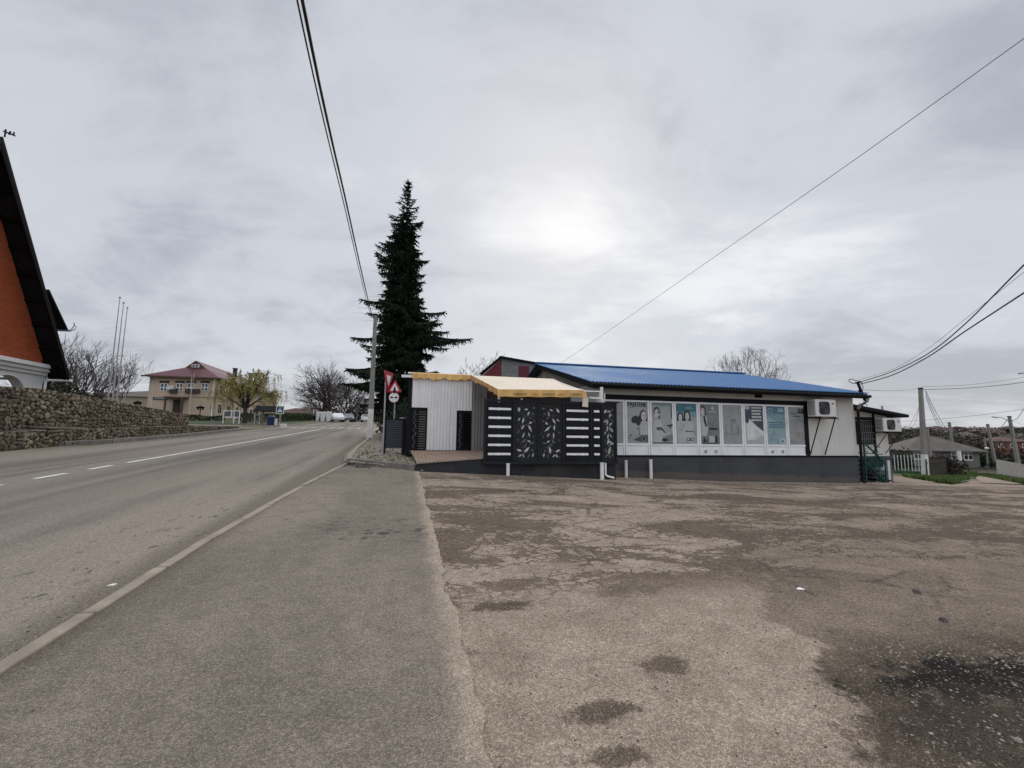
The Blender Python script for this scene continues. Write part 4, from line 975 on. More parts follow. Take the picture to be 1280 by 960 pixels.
pr_ = aw_pt(1, 0, -.02); mb.bar(pr_ + side * -.1, pr_ + side * .46 + Vector((0, 0, -.01)), .04); mb.bar(pr_ + side * .1 - Vector((0, 0, .2)), pr_ + side * .5 - Vector((0, 0, .22)), .04, .045)
mb.bar(pr_ + side * .44, pr_ + side * .44 - Vector((0, 0, .24)), .03)
mb.build('frame', M['trimw'], aw)
q = n_at(752, 490, 13.0); mb = MB(); mb.tube([P(q, 13.0, .85), P(q, 13.0, z_at(752, 484, 13.0))], .05, 10); mb.tube([P(q + .1, 13.0, .85), P(q + .1, 13.0, z_at(757, 492, 13.0))], .02, 6)
tag(mb.build('terrace_post', M['trimw'], loc=P(q, 13, .85)), 'tall white post rising behind the right end of the terrace fence', 'post')
# dark terrace interior: back wall and a counter seen over the fence
tb = MB(); tb.nb(2.6, NL - .02, 16.35, 16.45, .9, 3.5); tag(tb.build('terrace_back_wall', mat('brown_board', (.075, .055, .043), .85, .2, 2, 30, .1), loc=P(4, 16.4, .9)), 'dark brown board wall at the back of the covered terrace', 'wall')
tbl = thing('terrace_counter', 'dark counter standing under the awning', 'counter', P(5, 15.2, .95)); mb = MB(); mb.nb(4.0, 5.9, 15.0, 15.7, 1.95, 2.02); mb.build('top', M['eavew'], tbl); mb = MB(); mb.nb(4.05, 5.85, 15.05, 15.65, .93, 1.95); mb.build('body', M['black'], tbl)
mb = MB(); mb.bar(P(3.6, 15.2, 2.2), P(4.15, 15.9, 2.85), .07); tag(mb.build('folded_parasol', M['trimw'], loc=P(3.8, 15.5, 2.2)), 'white pole leaning under the awning behind the fence', 'pole')

# shed: steel cladding with two gate leaves set in it
TS = 16.1; SN0, SN1 = .17, n_at(589.5, 540, TS); SZ0 = .95
shed = thing('steel_shed', 'white corrugated steel shed with two black gate leaves', 'shed', P(1.3, TS, .95))
G1 = (SN0 + .005, n_at(533.5, 540, TS)); G2 = (n_at(570.5, 540, TS), SN1 - .01); GT1 = z_at(520, 510, TS); GT2 = z_at(580, 514, TS)
def clad(a, b, z0, z1, mb, t=TS, pitch=.118, amp=.028, dirn=(1, 0), ztopf=None):
    k = max(1, int(round((b - a) / pitch))); prof = []
    for i in range(k):
        x = a + (b - a) * i / k; w = (b - a) / k
        prof += [(x, 0), (x + w * .42, 0), (x + w * .52, -amp), (x + w * .9, -amp)]
    prof.append((b, 0)); j0 = len(mb.v)
    for x, d in prof:
        for z in (z0, (ztopf(x) if ztopf else z1)): mb.v.append(P(a + (x - a) * dirn[0], t + (x - a) * dirn[1] + d, z))
    for i in range(len(prof) - 1):
        q = j0 + 2 * i; mb.f.append([q, q + 2, q + 3, q + 1]); mb.m.append(0)
zt = lambda x: 3.56
mb = MB()
clad(G1[0], G1[1], GT1 + .02, 3.52, mb); clad(G1[1], G2[0], SZ0, 3.52, mb); clad(G2[0], G2[1], GT2 + .02, 3.48, mb)
mb.build('cladding', M['cladw'], shed)
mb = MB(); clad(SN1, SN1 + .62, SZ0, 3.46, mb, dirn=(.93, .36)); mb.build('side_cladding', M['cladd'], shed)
mb = MB(); mb.nb(SN0, SN0 + .03, TS, TS + 3.2, SZ0, 3.5); mb.nb(SN0, SN1, TS + 3.17, TS + 3.2, SZ0, 3.5); mb.nb(SN1 - .03, SN1, TS + .3, TS + 3.17, SZ0, 3.5); mb.build('side_wall', M['navy'], shed)
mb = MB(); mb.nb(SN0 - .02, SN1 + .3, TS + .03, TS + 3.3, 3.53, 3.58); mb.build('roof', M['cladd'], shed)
mb = MB(); mb.nb(G1[1], G2[0], TS - .05, TS + .02, SZ0 - .03, SZ0 + .02); mb.build('base_rail', M['black'], shed)
def leaf(n0, n1, z1, k, op):
    mb = MB(); mb.nb(n0 + .0, n0 + .05, TS - .02, TS + .02, SZ0, z1); mb.nb(n1 - .05, n1, TS - .02, TS + .02, SZ0, z1); mb.nb(n0 + .05, n1 - .05, TS - .02, TS + .02, z1 - .06, z1); mb.nb(n0 + .05, n1 - .05, TS - .02, TS + .02, SZ0, SZ0 + .06)
    mid = n0 + (n1 - n0) * .44; mb.nb(mid - .02, mid + .02, TS - .02, TS + .02, SZ0 + .06, z1 - .06)
    mb.nb(n0 + .05, mid - .02, TS + .0, TS + .012, SZ0 + .06, z1 - .06)
    for i in range(k):
        z = SZ0 + .09 + (z1 - SZ0 - .2) * i / (k - 1)
        mb.nb(mid + .02, n1 - .05, TS - .006, TS + .006, z - .0, z + (z1 - SZ0 - .2) / (k - 1) * .52)
    rg = random.Random(k); W = mid - n0 - .09
    lf_ = mb.build('gate_leaf', M['black'], shed, bevel=.003); mb = MB()
    for i in range(24):
        pts = leaf_shape(rg, rg.uniform(.2, .8) * W, .05 + (z1 - SZ0 - .2) * i / 23, rg.uniform(.03, .06), rg.uniform(.012, .022), rg.uniform(.3, 2.6)); mb.add([P(n0 + .06 + min(W, max(0, u)), TS - .003 - .0001 * i, SZ0 + .06 + max(0, v)) for u, v in pts], [tuple(range(len(pts)))])
    mb.build('leaf_ornament', mat('worn_steel_edge', (.11, .112, .115), .6, .2), lf_)
    if op:
        mb = MB(); mb.nb(mid + .02, n1 - .05, TS + .02, TS + .03, SZ0 + .06, z1 - .06); mb.build('backing_sheet', mat('khaki_backing', (.19, .18, .15), .8, .2), lf_)
leaf(G1[0], G1[1], GT1, 16, True); leaf(G2[0], G2[1], GT2, 14, False)
mb = MB(); mb.bar(on_t(502, 470, 16.0), on_t(517, 470.5, 16.0), .09); mb.bar(on_t(510, 466, 16.3), on_t(517, 466.5, 16.3), .06); mb.build('beam_end', M['trimw'], shed)
# dark slatted side fence and post left of the shed
f0, f1, f2 = n_at(482.5, 540, 16.9), n_at(503, 540, 16.9), SN0 - .02
fn = thing('slat_fence', 'dark louvred steel fence panel between sign post and shed', 'fence', P(-.4, 16.9, .85))
zt_ = z_at(492, 525, 16.9); zb_ = z_at(492, 560.5, 16.9); mb = MB()
for k in range(15):
    z = zb_ + (zt_ - zb_) * (k + .1) / 15; mb.hexa([P(f0, 16.88, z), P(f1, 16.88, z), P(f1, 16.93, z + .03), P(f0, 16.93, z + .03), P(f0, 16.88, z + .042), P(f1, 16.88, z + .042), P(f1, 16.93, z + .065), P(f0, 16.93, z + .065)])
mb.build('louvre_panel', mat('blue_black_slat', (.055, .06, .075), .45, .15), fn)
mb = MB(); mb.nb(f0, f1, 16.945, 16.96, zb_, zt_); mb.nb(f0 - .05, f0, 16.86, 16.95, zb_ - .25, zt_ + .03); mb.nb(f1, f1 + .05, 16.86, 16.95, zb_ - .25, zt_ + .06); mb.nb(f0, f1, 16.86, 16.95, zt_ + .015, zt_ + .05); mb.build('frame', M['navy'], fn)
mb = MB(); mb.hexa([P(f1 + .05, 16.88, .7), P(f2, TS, .75), P(f2, TS + .06, .75), P(f1 + .05, 16.95, .7), P(f1 + .05, 16.88, zt_ + .08), P(f2, TS, zt_ + .14), P(f2, TS + .06, zt_ + .14), P(f1 + .05, 16.95, zt_ + .08)]); mb.build('solid_panel', M['navy'], fn)
mb = MB(); q = n_at(497.5, 522, 16.92); mb.nb(f1 - .12, f1 + .2, 16.9, 16.96, zt_ + .06, zt_ + .10); mb.build('cap', M['metalg'], fn)
mb = MB(); mb.nb(f2 - .10, f2 + .02, TS - .0, TS + .1, .7, 3.5); tag(mb.build('corner_post', M['black'], loc=P(f2, TS, .7)), 'tall black steel post at the left corner of the white shed', 'post')

# grey masonry building behind
gb = thing('masonry_building', 'grey block building with dark red sheet gable behind the shop', 'building', P(8, 26, -.2))
TB = 24.0; gl = [on_t(627, 447, TB), on_t(690, 458, TB)]; n0 = NT(gl[0])[0]; n1 = n0 + 7; z0 = gl[0].z; sl = (gl[1].z - gl[0].z) / (NT(gl[1])[0] - n0)
mb = MB(); mb.prism([P(n0, TB, -.2), P(n1, TB, -.2), P(n1, TB, z0 + sl * 7 - .05), P(n0, TB, z0 - .05)], P(0, 7) - P(0, 0)); mb.build('wall', M['block'], gb)
mb = MB(); mb.bar(P(n0 - .1, TB - .08, z0), P(n1, TB - .08, z0 + sl * 7.1), .2, .08); mb.hexa([P(n0 - .1, TB - .2, z0), P(n1, TB - .2, z0 + sl * 7.1), P(n1, TB + 7, z0 + sl * 7.1), P(n0 - .1, TB + 7, z0), P(n0 - .1, TB - .2, z0 + .06), P(n1, TB - .2, z0 + sl * 7.1 + .06), P(n1, TB + 7, z0 + sl * 7.1 + .06), P(n0 - .1, TB + 7, z0 + .06)]); mb.build('roof', M['shingle'], gb)
rl = on_t(600, 473, TB); rn = NT(rl)[0]; mb = MB(); mb.prism([P(rn, TB - .02, rl.z), P(n0 - .01, TB - .02, z0 - .08), P(n0 - .01, TB - .02, -.2), P(rn, TB - .02, -.2)], P(0, 7) - P(0, 0)); mb.build('sheet_gable', M['redsheet'], gb)
mb = MB(); mb.bar(P(rn - .1, TB - .06, rl.z + .03), P(n0, TB - .06, z0), .1, .06); mb.build('rake_trim', M['shingle'], gb)
w0, w1 = n_at(648.5, 465, TB), n_at(661, 465, TB); mb = MB(); mb.nb(w0, w1, TB - .06, TB - .003, z_at(655, 475, TB), z_at(655, 458, TB)); mb.build('red_shutter', M['redsheet'], gb)

# ------------------------------------------------------------------ signs and posts
def sign_disc(mb, c, nx, r, m0, m1, k=28, rim=.12):
    up = Vector((0, 0, 1)); x = Vector(nx); out = Vector((x.y, -x.x, 0))
    R_ = [(math.cos(6.2832 * i / k), math.sin(6.2832 * i / k)) for i in range(k)]
    mb.prism([c + x * (a * r) + up * (b * r) for a, b in R_], out * -.015, m0); mb.add([c + out * .003 + x * (a * r * (1 - rim)) + up * (b * r * (1 - rim)) for a, b in R_], [tuple(range(k))], m1)
def rounded_tri(s, flip, rad=.06):
    pts = []; base = [(-.5, -.289), (.5, -.289), (0, .577)]
    if flip: base = [(-.5, .289), (0, -.577), (.5, .289)]
    for i, (x, y) in enumerate(base):
        cx, cy = x * (1 - rad * 2.2), y * (1 - rad * 2.2); a0 = math.atan2(y, x)
        for da in (-1.05, -.5, 0, .5, 1.05): pts.append(((cx + rad * math.cos(a0 + da)) * s, (cy + rad * math.sin(a0 + da)) * s))
    return pts
def tri_sign(mb, c, nx, s, flip, m0, m1, inner=.62):
    x = Vector(nx); out = Vector((x.y, -x.x, 0)); up = Vector((0, 0, 1)); p = rounded_tri(s, flip)
    mb.prism([c + x * a + up * b for a, b in p], out * -.015, m0); mb.add([c + out * .003 + x * a * inner + up * b * inner for a, b in p], [tuple(range(len(p)))], m1)
sp1 = gp(478, 574); gs = thing('give_way_sign', 'red and white give way sign on a steel post at the kerb corner', 'road sign', sp1)
tp = at(484.5, 466, sp1.y); mb = MB(); mb.tube([sp1 - Vector((0, 0, .1)), Vector((sp1.x, sp1.y, tp.z))], .03, 10); mb.build('post', M['metalg'], gs)
yaw = R(84); nx = Vector((math.cos(yaw), math.sin(yaw), 0)); nx.normalize(); c = at(485.5, 474, sp1.y - .1)
mb = MB(); out = Vector((nx.y, -nx.x, 0)); tri_sign(mb, Vector((c.x - .03, c.y, c.z + .0)) + out * .04, nx, .84, True, 0, 1, .5); mb.build('sign_plate', [M['signred'], M['signw']], gs)
for dz in (.1, -.15): mb = MB(); mb.bar(Vector((sp1.x - .04, sp1.y, c.z + dz)), Vector((sp1.x + .06, sp1.y - .03, c.z + dz)), .04, .03); mb.build('clamp', M['metalg'], gs)
sp2p = at(491.5, 545, 18.6); sp2 = Vector((sp2p.x, sp2p.y, G(sp2p.x, sp2p.y) + .1))
ws = thing('warning_sign_post', 'grey post with red bordered triangle above a round white sign, behind the give way sign', 'road sign', sp2)
ct = at(494, 485.4, 18.5); cd = at(493, 497, 18.5)
mb = MB(); mb.tube([sp2, Vector((ct.x, sp2.y, ct.z + .2))], .035, 10); mb.build('post', M['metalg'], ws)
X = Vector((1, 0, 0)); mb = MB(); tri_sign(mb, ct - Vector((0, .08, 0)), X, .56, False, 0, 1, .62)
o_ = ct - Vector((0, .09, .05))
for a, b, w, h in ((0, .06, .035, .05), (0, -.03, .06, .06), (-.03, -.11, .03, .05), (.03, -.11, .03, .05)): mb.add([o_ + Vector((a - w, -.002, b - h)), o_ + Vector((a + w, -.002, b - h)), o_ + Vector((a + w * .7, -.002, b + h)), o_ + Vector((a - w * .7, -.002, b + h))], [(0, 1, 2, 3)], 2)
mb.build('triangle_plate', [M['signred'], M['signw'], M['txt']], ws)
mb = MB(); sign_disc(mb, cd - Vector((0, .08, 0)), X, .215, 0, 1, rim=.07)
for dx in (-.09, .09):
    o_ = cd + Vector((dx, -.088, -.0)); mb.add([o_ + Vector(q) for q in ((-.07, 0, -.03), (.07, 0, -.03), (.07, 0, .01), (.04, 0, .015), (.025, 0, .04), (-.025, 0, .04), (-.04, 0, .015), (-.07, 0, .01))], [tuple(range(8))], 2)
mb.build('round_plate', [M['signred'], M['signw'], M['txt']], ws)

# ------------------------------------------------------------------ utility poles and cables
def pole(name, lab, base, top, w0, w1, m='conc', lime=None, group='concrete utility poles', arms=()):
    o = thing(name, lab, 'utility pole', base, group); base = Vector(base); top = Vector(top); mb = MB(); d = top - base
    x = Vector((CA, SA, 0)); y = Vector((-SA, CA, 0)); K = 8; ring = []
    def sect(f, g=0):
        c = base + d * f; w = w0 + (w1 - w0) * f + g; e = w * .78
        return [c - x * w - y * e, c + x * w - y * e, c + x * w + y * e, c - x * w + y * e]
    lo = sect(-.03); up = sect(1); mb.hexa(lo + up); mb.build('shaft', M[m], o, bevel=.015)
    if lime:
        mb = MB(); a = sect(-.02, .006); b = sect(lime, .006); mb.hexa(a + b); mb.build('limewash_band', M['lime'], o, bevel=.015)
    mb = MB()
    for f, l in arms: 
        c = base + d * f; mb.bar(c - x * l, c + x * l, .07)
        for q in (-1, 1): mb.lathe(c + x * (l * q * .9), [(.03, 0), (.045, .03), (.03, .06), (.045, .09), (.02, .13)], 8)
    c = base + d * .99; mb.lathe(c + x * (w1 + .05) + Vector((0, 0, -.2)), [(.03, 0), (.05, .05), (.03, .1), (.05, .14)], 8); mb.bar(c - x * (w1 + .03), c + x * (w1 + .03), w1 * 1.8, .1)
    mb.build('fittings', M['black'], o); return o
P1b = gp(462, 549); P1t = at(469.5, 392, P1b.y)
up1 = pole('utility_pole', 'grey concrete pole with limewashed foot beside the tall spruce', P1b, P1t, .17, .10, lime=.235)
P2b = gp(1157, 595); P2t = at(1150.5, 484.5, P2b.y); up2 = pole('utility_pole', 'big pale concrete pole at the white picket fence', P2b, P2t, .25, .155, lime=.24)
def free(px, py0, px1, py1, Y):
    a = at(px, py0, Y); return Vector((a.x, a.y, G(a.x, a.y))), at(px1, py1, Y)
b, t_ = free(1193.5, 574, 1186.5, 528, 72); up3 = pole('utility_pole', 'grey pole rising before the hip roofed cottage end', b, t_, .24, .15, arms=((.93, .35),))
b, t_ = free(1164, 573, 1159, 534, 62); up4 = pole('utility_pole', 'short leaning pole right behind the big pale pole', b, t_, .16, .12)
b = gp(1235.5, 587); t_ = at(1230.5, 545, b.y); up5 = pole('utility_pole', 'short pole with white lamp left of the leaning pole', b, t_, .14, .10)
l5 = at(1233.6, 560.5, b.y - .3); mb = MB(); mb.lathe(l5, [(.08, -.12), (.22, -.08), (.26, .05), (.12, .16)], 10); mb.build('lamp_globe', M['trimw'], up5)
b = gp(1245.5, 587); t_ = at(1234.5, 530, b.y); up6 = pole('utility_pole', 'tall pole leaning left at the end of the board fence', b, t_, .22, .14, arms=((.95, .4),))
b6t = t_
b = gp(1275.5, 594); t_ = at(1261.5, 520, b.y)
lampp = pole('street_lamp', 'concrete lamp post with curved arm beside the board fence', b, t_, .22, .14); lampp['category'] = 'street lamp'; lampp['group'] = 'street lamps'
def lamp_head(o, pts, hd):
    mb = MB(); mb.tube(pts, .035, 6); mb.build('arm', M['metalg'], o); mb = MB(); a, c = hd; mb.bar(a, c, .16, .09); mb.bar(a.lerp(c, .2) - Vector((0, 0, .05)), a.lerp(c, .9) - Vector((0, 0, .05)), .12, .05); mb.build('lamp_head', M['metalg'], o)
Yl = b.y; lamp_head(lampp, [at(1262.5, 528, Yl), at(1256, 523.5, Yl), at(1251, 521.7, Yl), at(1247, 521.7, Yl)], (at(1248, 521.8, Yl), at(1240, 521, Yl)))
mb = MB(); mb.lathe(at(1259.5, 538.5, Yl), [(.08, -.25), (.16, -.2), (.16, .15), (.05, .25)], 8); mb.build('transformer_pot', M['black'], lampp)
b2 = at(1292, 590, 40); b2 = Vector((b2.x, b2.y, G(b2.x, b2.y))); t2 = at(1287, 462, 40); lp2 = pole('street_lamp', 'lamp post whose arm reaches into the right edge of the picture', b2, t2, .2, .12); lp2['category'] = 'street lamp'; lp2['group'] = 'street lamps'
lamp_head(lp2, [at(1287, 470, 40), at(1283, 467, 40), at(1279, 466.5, 40)], (at(1279, 466.5, 40), at(1273.5, 466.8, 40)))

def cable(lab, pts, r, m='rubber', grp=None):
    pts = [Vector(p) for p in pts]; out = []
    L = len(pts)
    for i in range(L - 1):
        p0, p1, p2, p3 = pts[max(i - 1, 0)], pts[i], pts[i + 1], pts[min(i + 2, L - 1)]
        for k in range(10):
            s = k / 10; out.append(.5 * ((2 * p1) + (p2 - p0) * s + (2 * p0 - 5 * p1 + 4 * p2 - p3) * s * s + (3 * p1 - p0 - 3 * p2 + p3) * s ** 3))
    out.append(pts[-1]); mb = MB(); mb.tube(out, r, 5); o = mb.build('overhead_cable', M[m], loc=pts[0]); tag(o, lab, 'cable', grp or 'overhead cables'); return o
def sag(a, b, s, n=8):
    a = Vector(a); b = Vector(b); return [a.lerp(b, i / n) - Vector((0, 0, 4 * s * (i / n) * (1 - i / n))) for i in range(n + 1)]
# a twisted bundle and a thinner line run along the road from the pole, over the camera's left
def overroad(pxt, pyt, pxp, pyp, h, r, lab):
    e = at(pxp, pyp, P1b.y - .1); ry = ray(pxt, pyt); k = (h - CH) / ry[2]; a = Vector((ry[0] * k, ry[1] * k, h)); d = (a - e).normalized()
    far = a + Vector((d.x, d.y, 0)).normalized() * 22 + Vector((0, 0, 1.6)); mid = e.lerp(a, .5); 
    return cable(lab, [e, e.lerp(a, .25) - Vector((0, 0, .10)), mid - Vector((0, 0, .12)), e.lerp(a, .75) - Vector((0, 0, .07)), a, a.lerp(far, .3) + Vector((0, 0, -.2)), far], r)
overroad(378, 0, 465, 394, 6.3, .022, 'thick black bundled cable running along the road to the pole by the spruce')
overroad(371.5, 0, 464, 397, 6.3, .012, 'thinner black cable running just left of the bundled one over the road')
e = on_t(692, 460, 26.5); s_ = at(1280, 48, 6.2); d = s_ - e
cable('single thin wire crossing the sky from upper right down behind the shop roof', [e, e.lerp(s_, .33) - Vector((0, 0, .06)), e.lerp(s_, .66) - Vector((0, 0, .05)), s_, s_ + d * .6 + Vector((0, 0, .6))], .007, 'wirey')
m0 = on_t(1074, 478, 13.4); q1 = at(1280, 331, 9.0); q2 = at(1280, 366, 9.4)
def mastc(lab, mids, end, r, dl):
    pts = [m0 + Vector(dl)]; n = len(mids) + 1
    for i, (px, py) in enumerate(mids):
        Y = m0.y + (end.y - m0.y) * (px - 1074) / (1280 - 1074); pts.append(at(px, py, Y))
    pts.append(end); pts.append(end + (end - pts[-2]) * 2.2); return cable(lab, pts, r)
mastc('steeper of two black cables rising from the shop corner mast', [(1115, 464.5), (1160, 442), (1205, 406)], q1, .016, (0, 0, 0))
mastc('flatter of two black cables rising from the shop corner mast', [(1115, 469), (1160, 446), (1205, 415)], q2, .018, (.05, 0, -.06))
mastc('faint thin wire just above the two mast cables', [(1115, 462), (1160, 435.5), (1205, 400)], at(1280, 340, 9.2), .005, (0, 0, .1))
T2 = P2t
cable('dark cable leaving the big pole top to the right edge', [T2 + Vector((.2, 0, -.2)), at(1200, 485.5, 40), at(1240, 482.5, 36), at(1280, 477.5, 32), at(1400, 458, 24)], .03, 'wirey')
cable('fainter wire above the cable at the big pole top', [T2 + Vector((.1, 0, .1)), at(1210, 481, 40), at(1280, 471.5, 34), at(1400, 450, 26)], .014, 'wirey')
cable('faint wire from the big pole top towards the shop corner', sag(T2, on_t(1076, 487, 14), .15), .010, 'wirey')
cable('long wire passing behind the big pole to the lamp post side', [at(1086, 528, 60), at(1140, 526, 58), at(1200, 521.5, 54), at(1280, 511.5, 48), at(1420, 490, 38)], .02, 'wirey')
for i, (yy, ss) in enumerate(((488, .55), (491, .95), (495, 1.2))): cable('slack wire from the big pole to the cottage pole, %s' % ('topmost of three', 'middle of three', 'lowest of three')[i], sag(at(1157, yy, P2b.y), at(1184 - i, 536 + i, 72), ss), .022, 'rubber' if i < 2 else 'wirey')
for i, (px, yy) in enumerate(((1135, 534), (1142, 533))): cable('thin guy wire falling left from the big pole, %s' % ('outer one', 'inner one')[i], sag(at(1149.5, 507, P2b.y), at(px, yy, 66), .15), .015, 'wirey')
cable('slack cable between the leaning pole and the lamp post', sag(b6t + Vector((0, 0, -.2)), at(1259, 524, Yl), .9), .03, 'wirey')
cable('curved cable rising from the lamp post to the right edge', [at(1263, 526, Yl), at(1271, 523.5, Yl - 2), at(1278, 514, Yl - 4), at(1290, 495, Yl - 8)], .025, 'rubber')
cable('thin wire falling slightly from the lamp post to the right edge', [at(1264, 525, Yl), at(1280, 531.5, Yl - 4), at(1330, 545, Yl - 9)], .014, 'wirey')
# ------------------------------------------------------------------ stone walls on the left
def stone_wall(name, lab, n, t0, t1, zb, zt, thick, cell, seed, gap=.05):
    """field-stone wall: the face is a fine grid pushed in and out by a jittered cell pattern"""
    rg = random.Random(seed); step = .038
    K = int((t1 - t0) / step); H = max(zt(t) - zb(t) for t in (t0, (t0 + t1) / 2, t1)); V = max(5, int(H / step))
    cells = {}
    def cell_pt(i, j):
        if (i, j) not in cells: cells[i, j] = (i + .5 + rg.uniform(-.42, .42), j + .5 + rg.uniform(-.42, .42), rg.random(), rg.uniform(.5, 1))
        return cells[i, j]
    def stone(x, y):
        x /= cell * 1.25; y /= cell * .74; wx = mnoise.noise((x * 1.9, y * 1.9, seed)) * .34; x += wx; y -= wx * .7; i, j = math.floor(x), math.floor(y); best = []
        for a in (-1, 0, 1):
            for b in (-1, 0, 1):
                c = cell_pt(i + a, j + b); dx, dy = abs(x - c[0]), abs(y - c[1]); best.append((.55 * math.hypot(dx, dy) + .3 * max(dx, dy) + .2 * (dx + dy), c[2], c[3]))
        best.sort(); return best[1][0] - best[0][0], best[0][1], best[0][2]
    mb = MB(); tone = []; rows = V + 1
    for i in range(K + 1):
        t = t0 + (t1 - t0) * i / K; a, b = zb(t), zt(t) + mnoise.noise((t * 2.3, seed, 0)) * .05 + mnoise.noise((t * 7, seed, 5)) * .03
        for j in range(rows):
            z = a + (b - a) * j / V; e, tn, pr = stone(t, z); k = sst(.02, .24, e)
            mb.v.append(P(n + gap * (k * pr - .6) + mnoise.noise((t * 9, z * 9, 2)) * .012, t, z)); tone.append((tn, 1 - k, 0))
        mb.v.append(P(n - thick, t, b + .01)); tone.append((.3, .6, 0)); mb.v.append(P(n - thick, t, a)); tone.append((.3, .5, 0))
    R_ = rows + 2
    for i in range(K):
        for j in range(R_ - 1): p = i * R_ + j; mb.f.append([p, p + R_, p + R_ + 1, p + 1]); mb.m.append(0)
    for i in (0, K): mb.f.append([i * R_ + j for j in (range(R_) if i else range(R_ - 1, -1, -1))]); mb.m.append(0)
    mid = P(n, (t0 + t1) / 2, zb((t0 + t1) / 2)); o = mb.build(name, M['stone'], loc=mid, smooth=True)
    at_ = o.data.attributes.new('tone', 'FLOAT_VECTOR', 'POINT'); at_.data.foreach_set('vector', [c for v in tone for c in v]); tag(o, lab, 'wall'); return o
NW = -13.55
zw = lambda y: None
tops = [(10, 2.9), (18.8, 2.97), (20.9, 3.07), (23.7, 2.96), (28, 2.80), (32.9, 2.57)]
stone_wall('stone_wall', 'tall rough field stone wall stepping down along the left side of the road', NW, 10, 32.9, lambda t: Gn(NW, t) - .1, lambda t: lerp(tops, t), .5, .205, 5)
lt = [(10, 1.38), (17.9, 1.41), (28.9, 1.80), (40.2, 1.97)]
stone_wall('stone_wall', 'low stone ledge wall in front of the tall one, running on towards the notice board', -12.78, 17.2, 39.6, lambda t: Gn(-12.78, t) - .1, lambda t: lerp(lt, t), .74, .19, 9)
ex = stone_wall('stone_wall', 'short low stone ledge at the left edge of the picture', -13.36, 10, 17.2, lambda t: Gn(-13, t) - .1, lambda t: lerp(lt, t), .25, .19, 12)
# coping slabs and the stone bench let into the wall
tA, tB = NT(on_n(44, 537, -13.1))[1], NT(on_n(105, 537, -13.1))[1]
bs = thing('stone_bench', 'brown stone slab bench set against the tall stone wall', 'bench', P(-13.1, (tA + tB) / 2, 1.3))
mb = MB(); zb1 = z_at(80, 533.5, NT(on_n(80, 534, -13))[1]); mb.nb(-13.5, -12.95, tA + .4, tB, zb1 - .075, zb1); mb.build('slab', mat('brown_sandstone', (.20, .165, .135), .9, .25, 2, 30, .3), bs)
mb = MB(); mb.nb(-13.45, -13.1, tA + .6, tA + .85, 1.3, zb1 - .075); mb.nb(-13.45, -13.1, tB - .3, tB - .05, 1.3, zb1 - .075); mb.nb(-13.48, -13.30, tA + .85, tB - .3, 1.3, zb1 - .075); mb.build('support_and_shade_board', M['eavew'], bs)  # supports, plus a near-black board standing in for the shaded hollow under the slab
mb = MB(); ta, tb = NT(on_n(34, 541, -12.85))[1], NT(on_n(53, 541, -12.85))[1]; mb.nb(-13.2, -12.74, ta, tb, lerp(lt, ta) + .01, lerp(lt, ta) + .06); tag(mb.build('coping_slab', M['conc'], loc=P(-13, ta, 1.4)), 'pale flat slab lying on the ledge wall below the stone bench', 'slab')

# ------------------------------------------------------------------ brick hall with the steep roof
NC = -17.8; ch = thing('gabled_hall', 'tall hall with orange red brick gable, steep dark roof and white arcade', 'hall', P(-23, 22, .9))
ap = on_n(4, 171, -17.0); ev = on_n(87, 468, -17.0); ta_, za = NT(ap)[1], ap.z; te, ze = NT(ev)[1], ev.z; sl = (za - ze) / (te - ta_)
tw = NT(on_n(52, 488, NC))[1]; hw = tw - ta_
zr = lambda t: za - sl * abs(t - ta_) - .45
zc0, zc1 = 4.22, 4.76
mb = MB(); hb = (za - .45 - zc1) / sl
mb.prism([P(NC, ta_ - hb, zc1), P(NC, ta_ + hb, zc1), P(NC, ta_, za - .45)], P(-.35, 0) - P(0, 0)); mb.build('brick_gable', M['chbrick'], ch)
mb = MB()
for k, (a, b, q) in enumerate(((zc0, zc0 + .17, .10), (zc0 + .17, zc0 + .36, .2), (zc0 + .36, zc1, .32))): mb.nb(NC - .3, NC + q, ta_ - hw - q, ta_ + hw + q, a, b)
mb.build('cornice', M['plaster'], ch)
# arcade: piers and round arches
mb = MB(); z0 = .6; piers = []; aw_ = 2.1; step = 2.95; kk = 0
t_edge = NT(on_n(33, 488, NC))[1]; starts = []
t1_ = t_edge
while t1_ > ta_ - hw + .3: starts.append((t1_ - aw_, t1_)); t1_ -= step
zs = z_at(34, 492, NT(on_n(34, 492, NC))[1]); zs = 2.95
segs = []; prev = ta_ + hw
for (a, b) in starts:
    mb.nb(NC - .45, NC, b, prev, z0, zc0); prev = a
    c = (a + b) / 2; r = (b - a) / 2; N = 14
    for i in range(N):
        a0, a1 = math.pi * i / N, math.pi * (i + 1) / N; x0, y0, x1, y1 = c + r * math.cos(a0), zs + r * math.sin(a0), c + r * math.cos(a1), zs + r * math.sin(a1)
        mb.hexa([P(NC, x0, y0), P(NC, x1, y1), P(NC - .45, x1, y1), P(NC - .45, x0, y0), P(NC, x0, zc0), P(NC, x1, zc0), P(NC - .45, x1, zc0), P(NC - .45, x0, zc0)])
mb.nb(NC - .45, NC, ta_ - hw, prev, z0, zc0); mb.build('arcade', M['plaster'], ch)
mb = MB(); mb.nb(NC - 15, NC - 3.2, ta_ - hw + .3, ta_ + hw - .3, z0, 4.4); mb.nb(NC - 3.2, NC - .46, ta_ - hw + .05, ta_ + hw - .05, zc0 - .05, zc0 - .002); mb.build('wall', M['plaster'], ch)
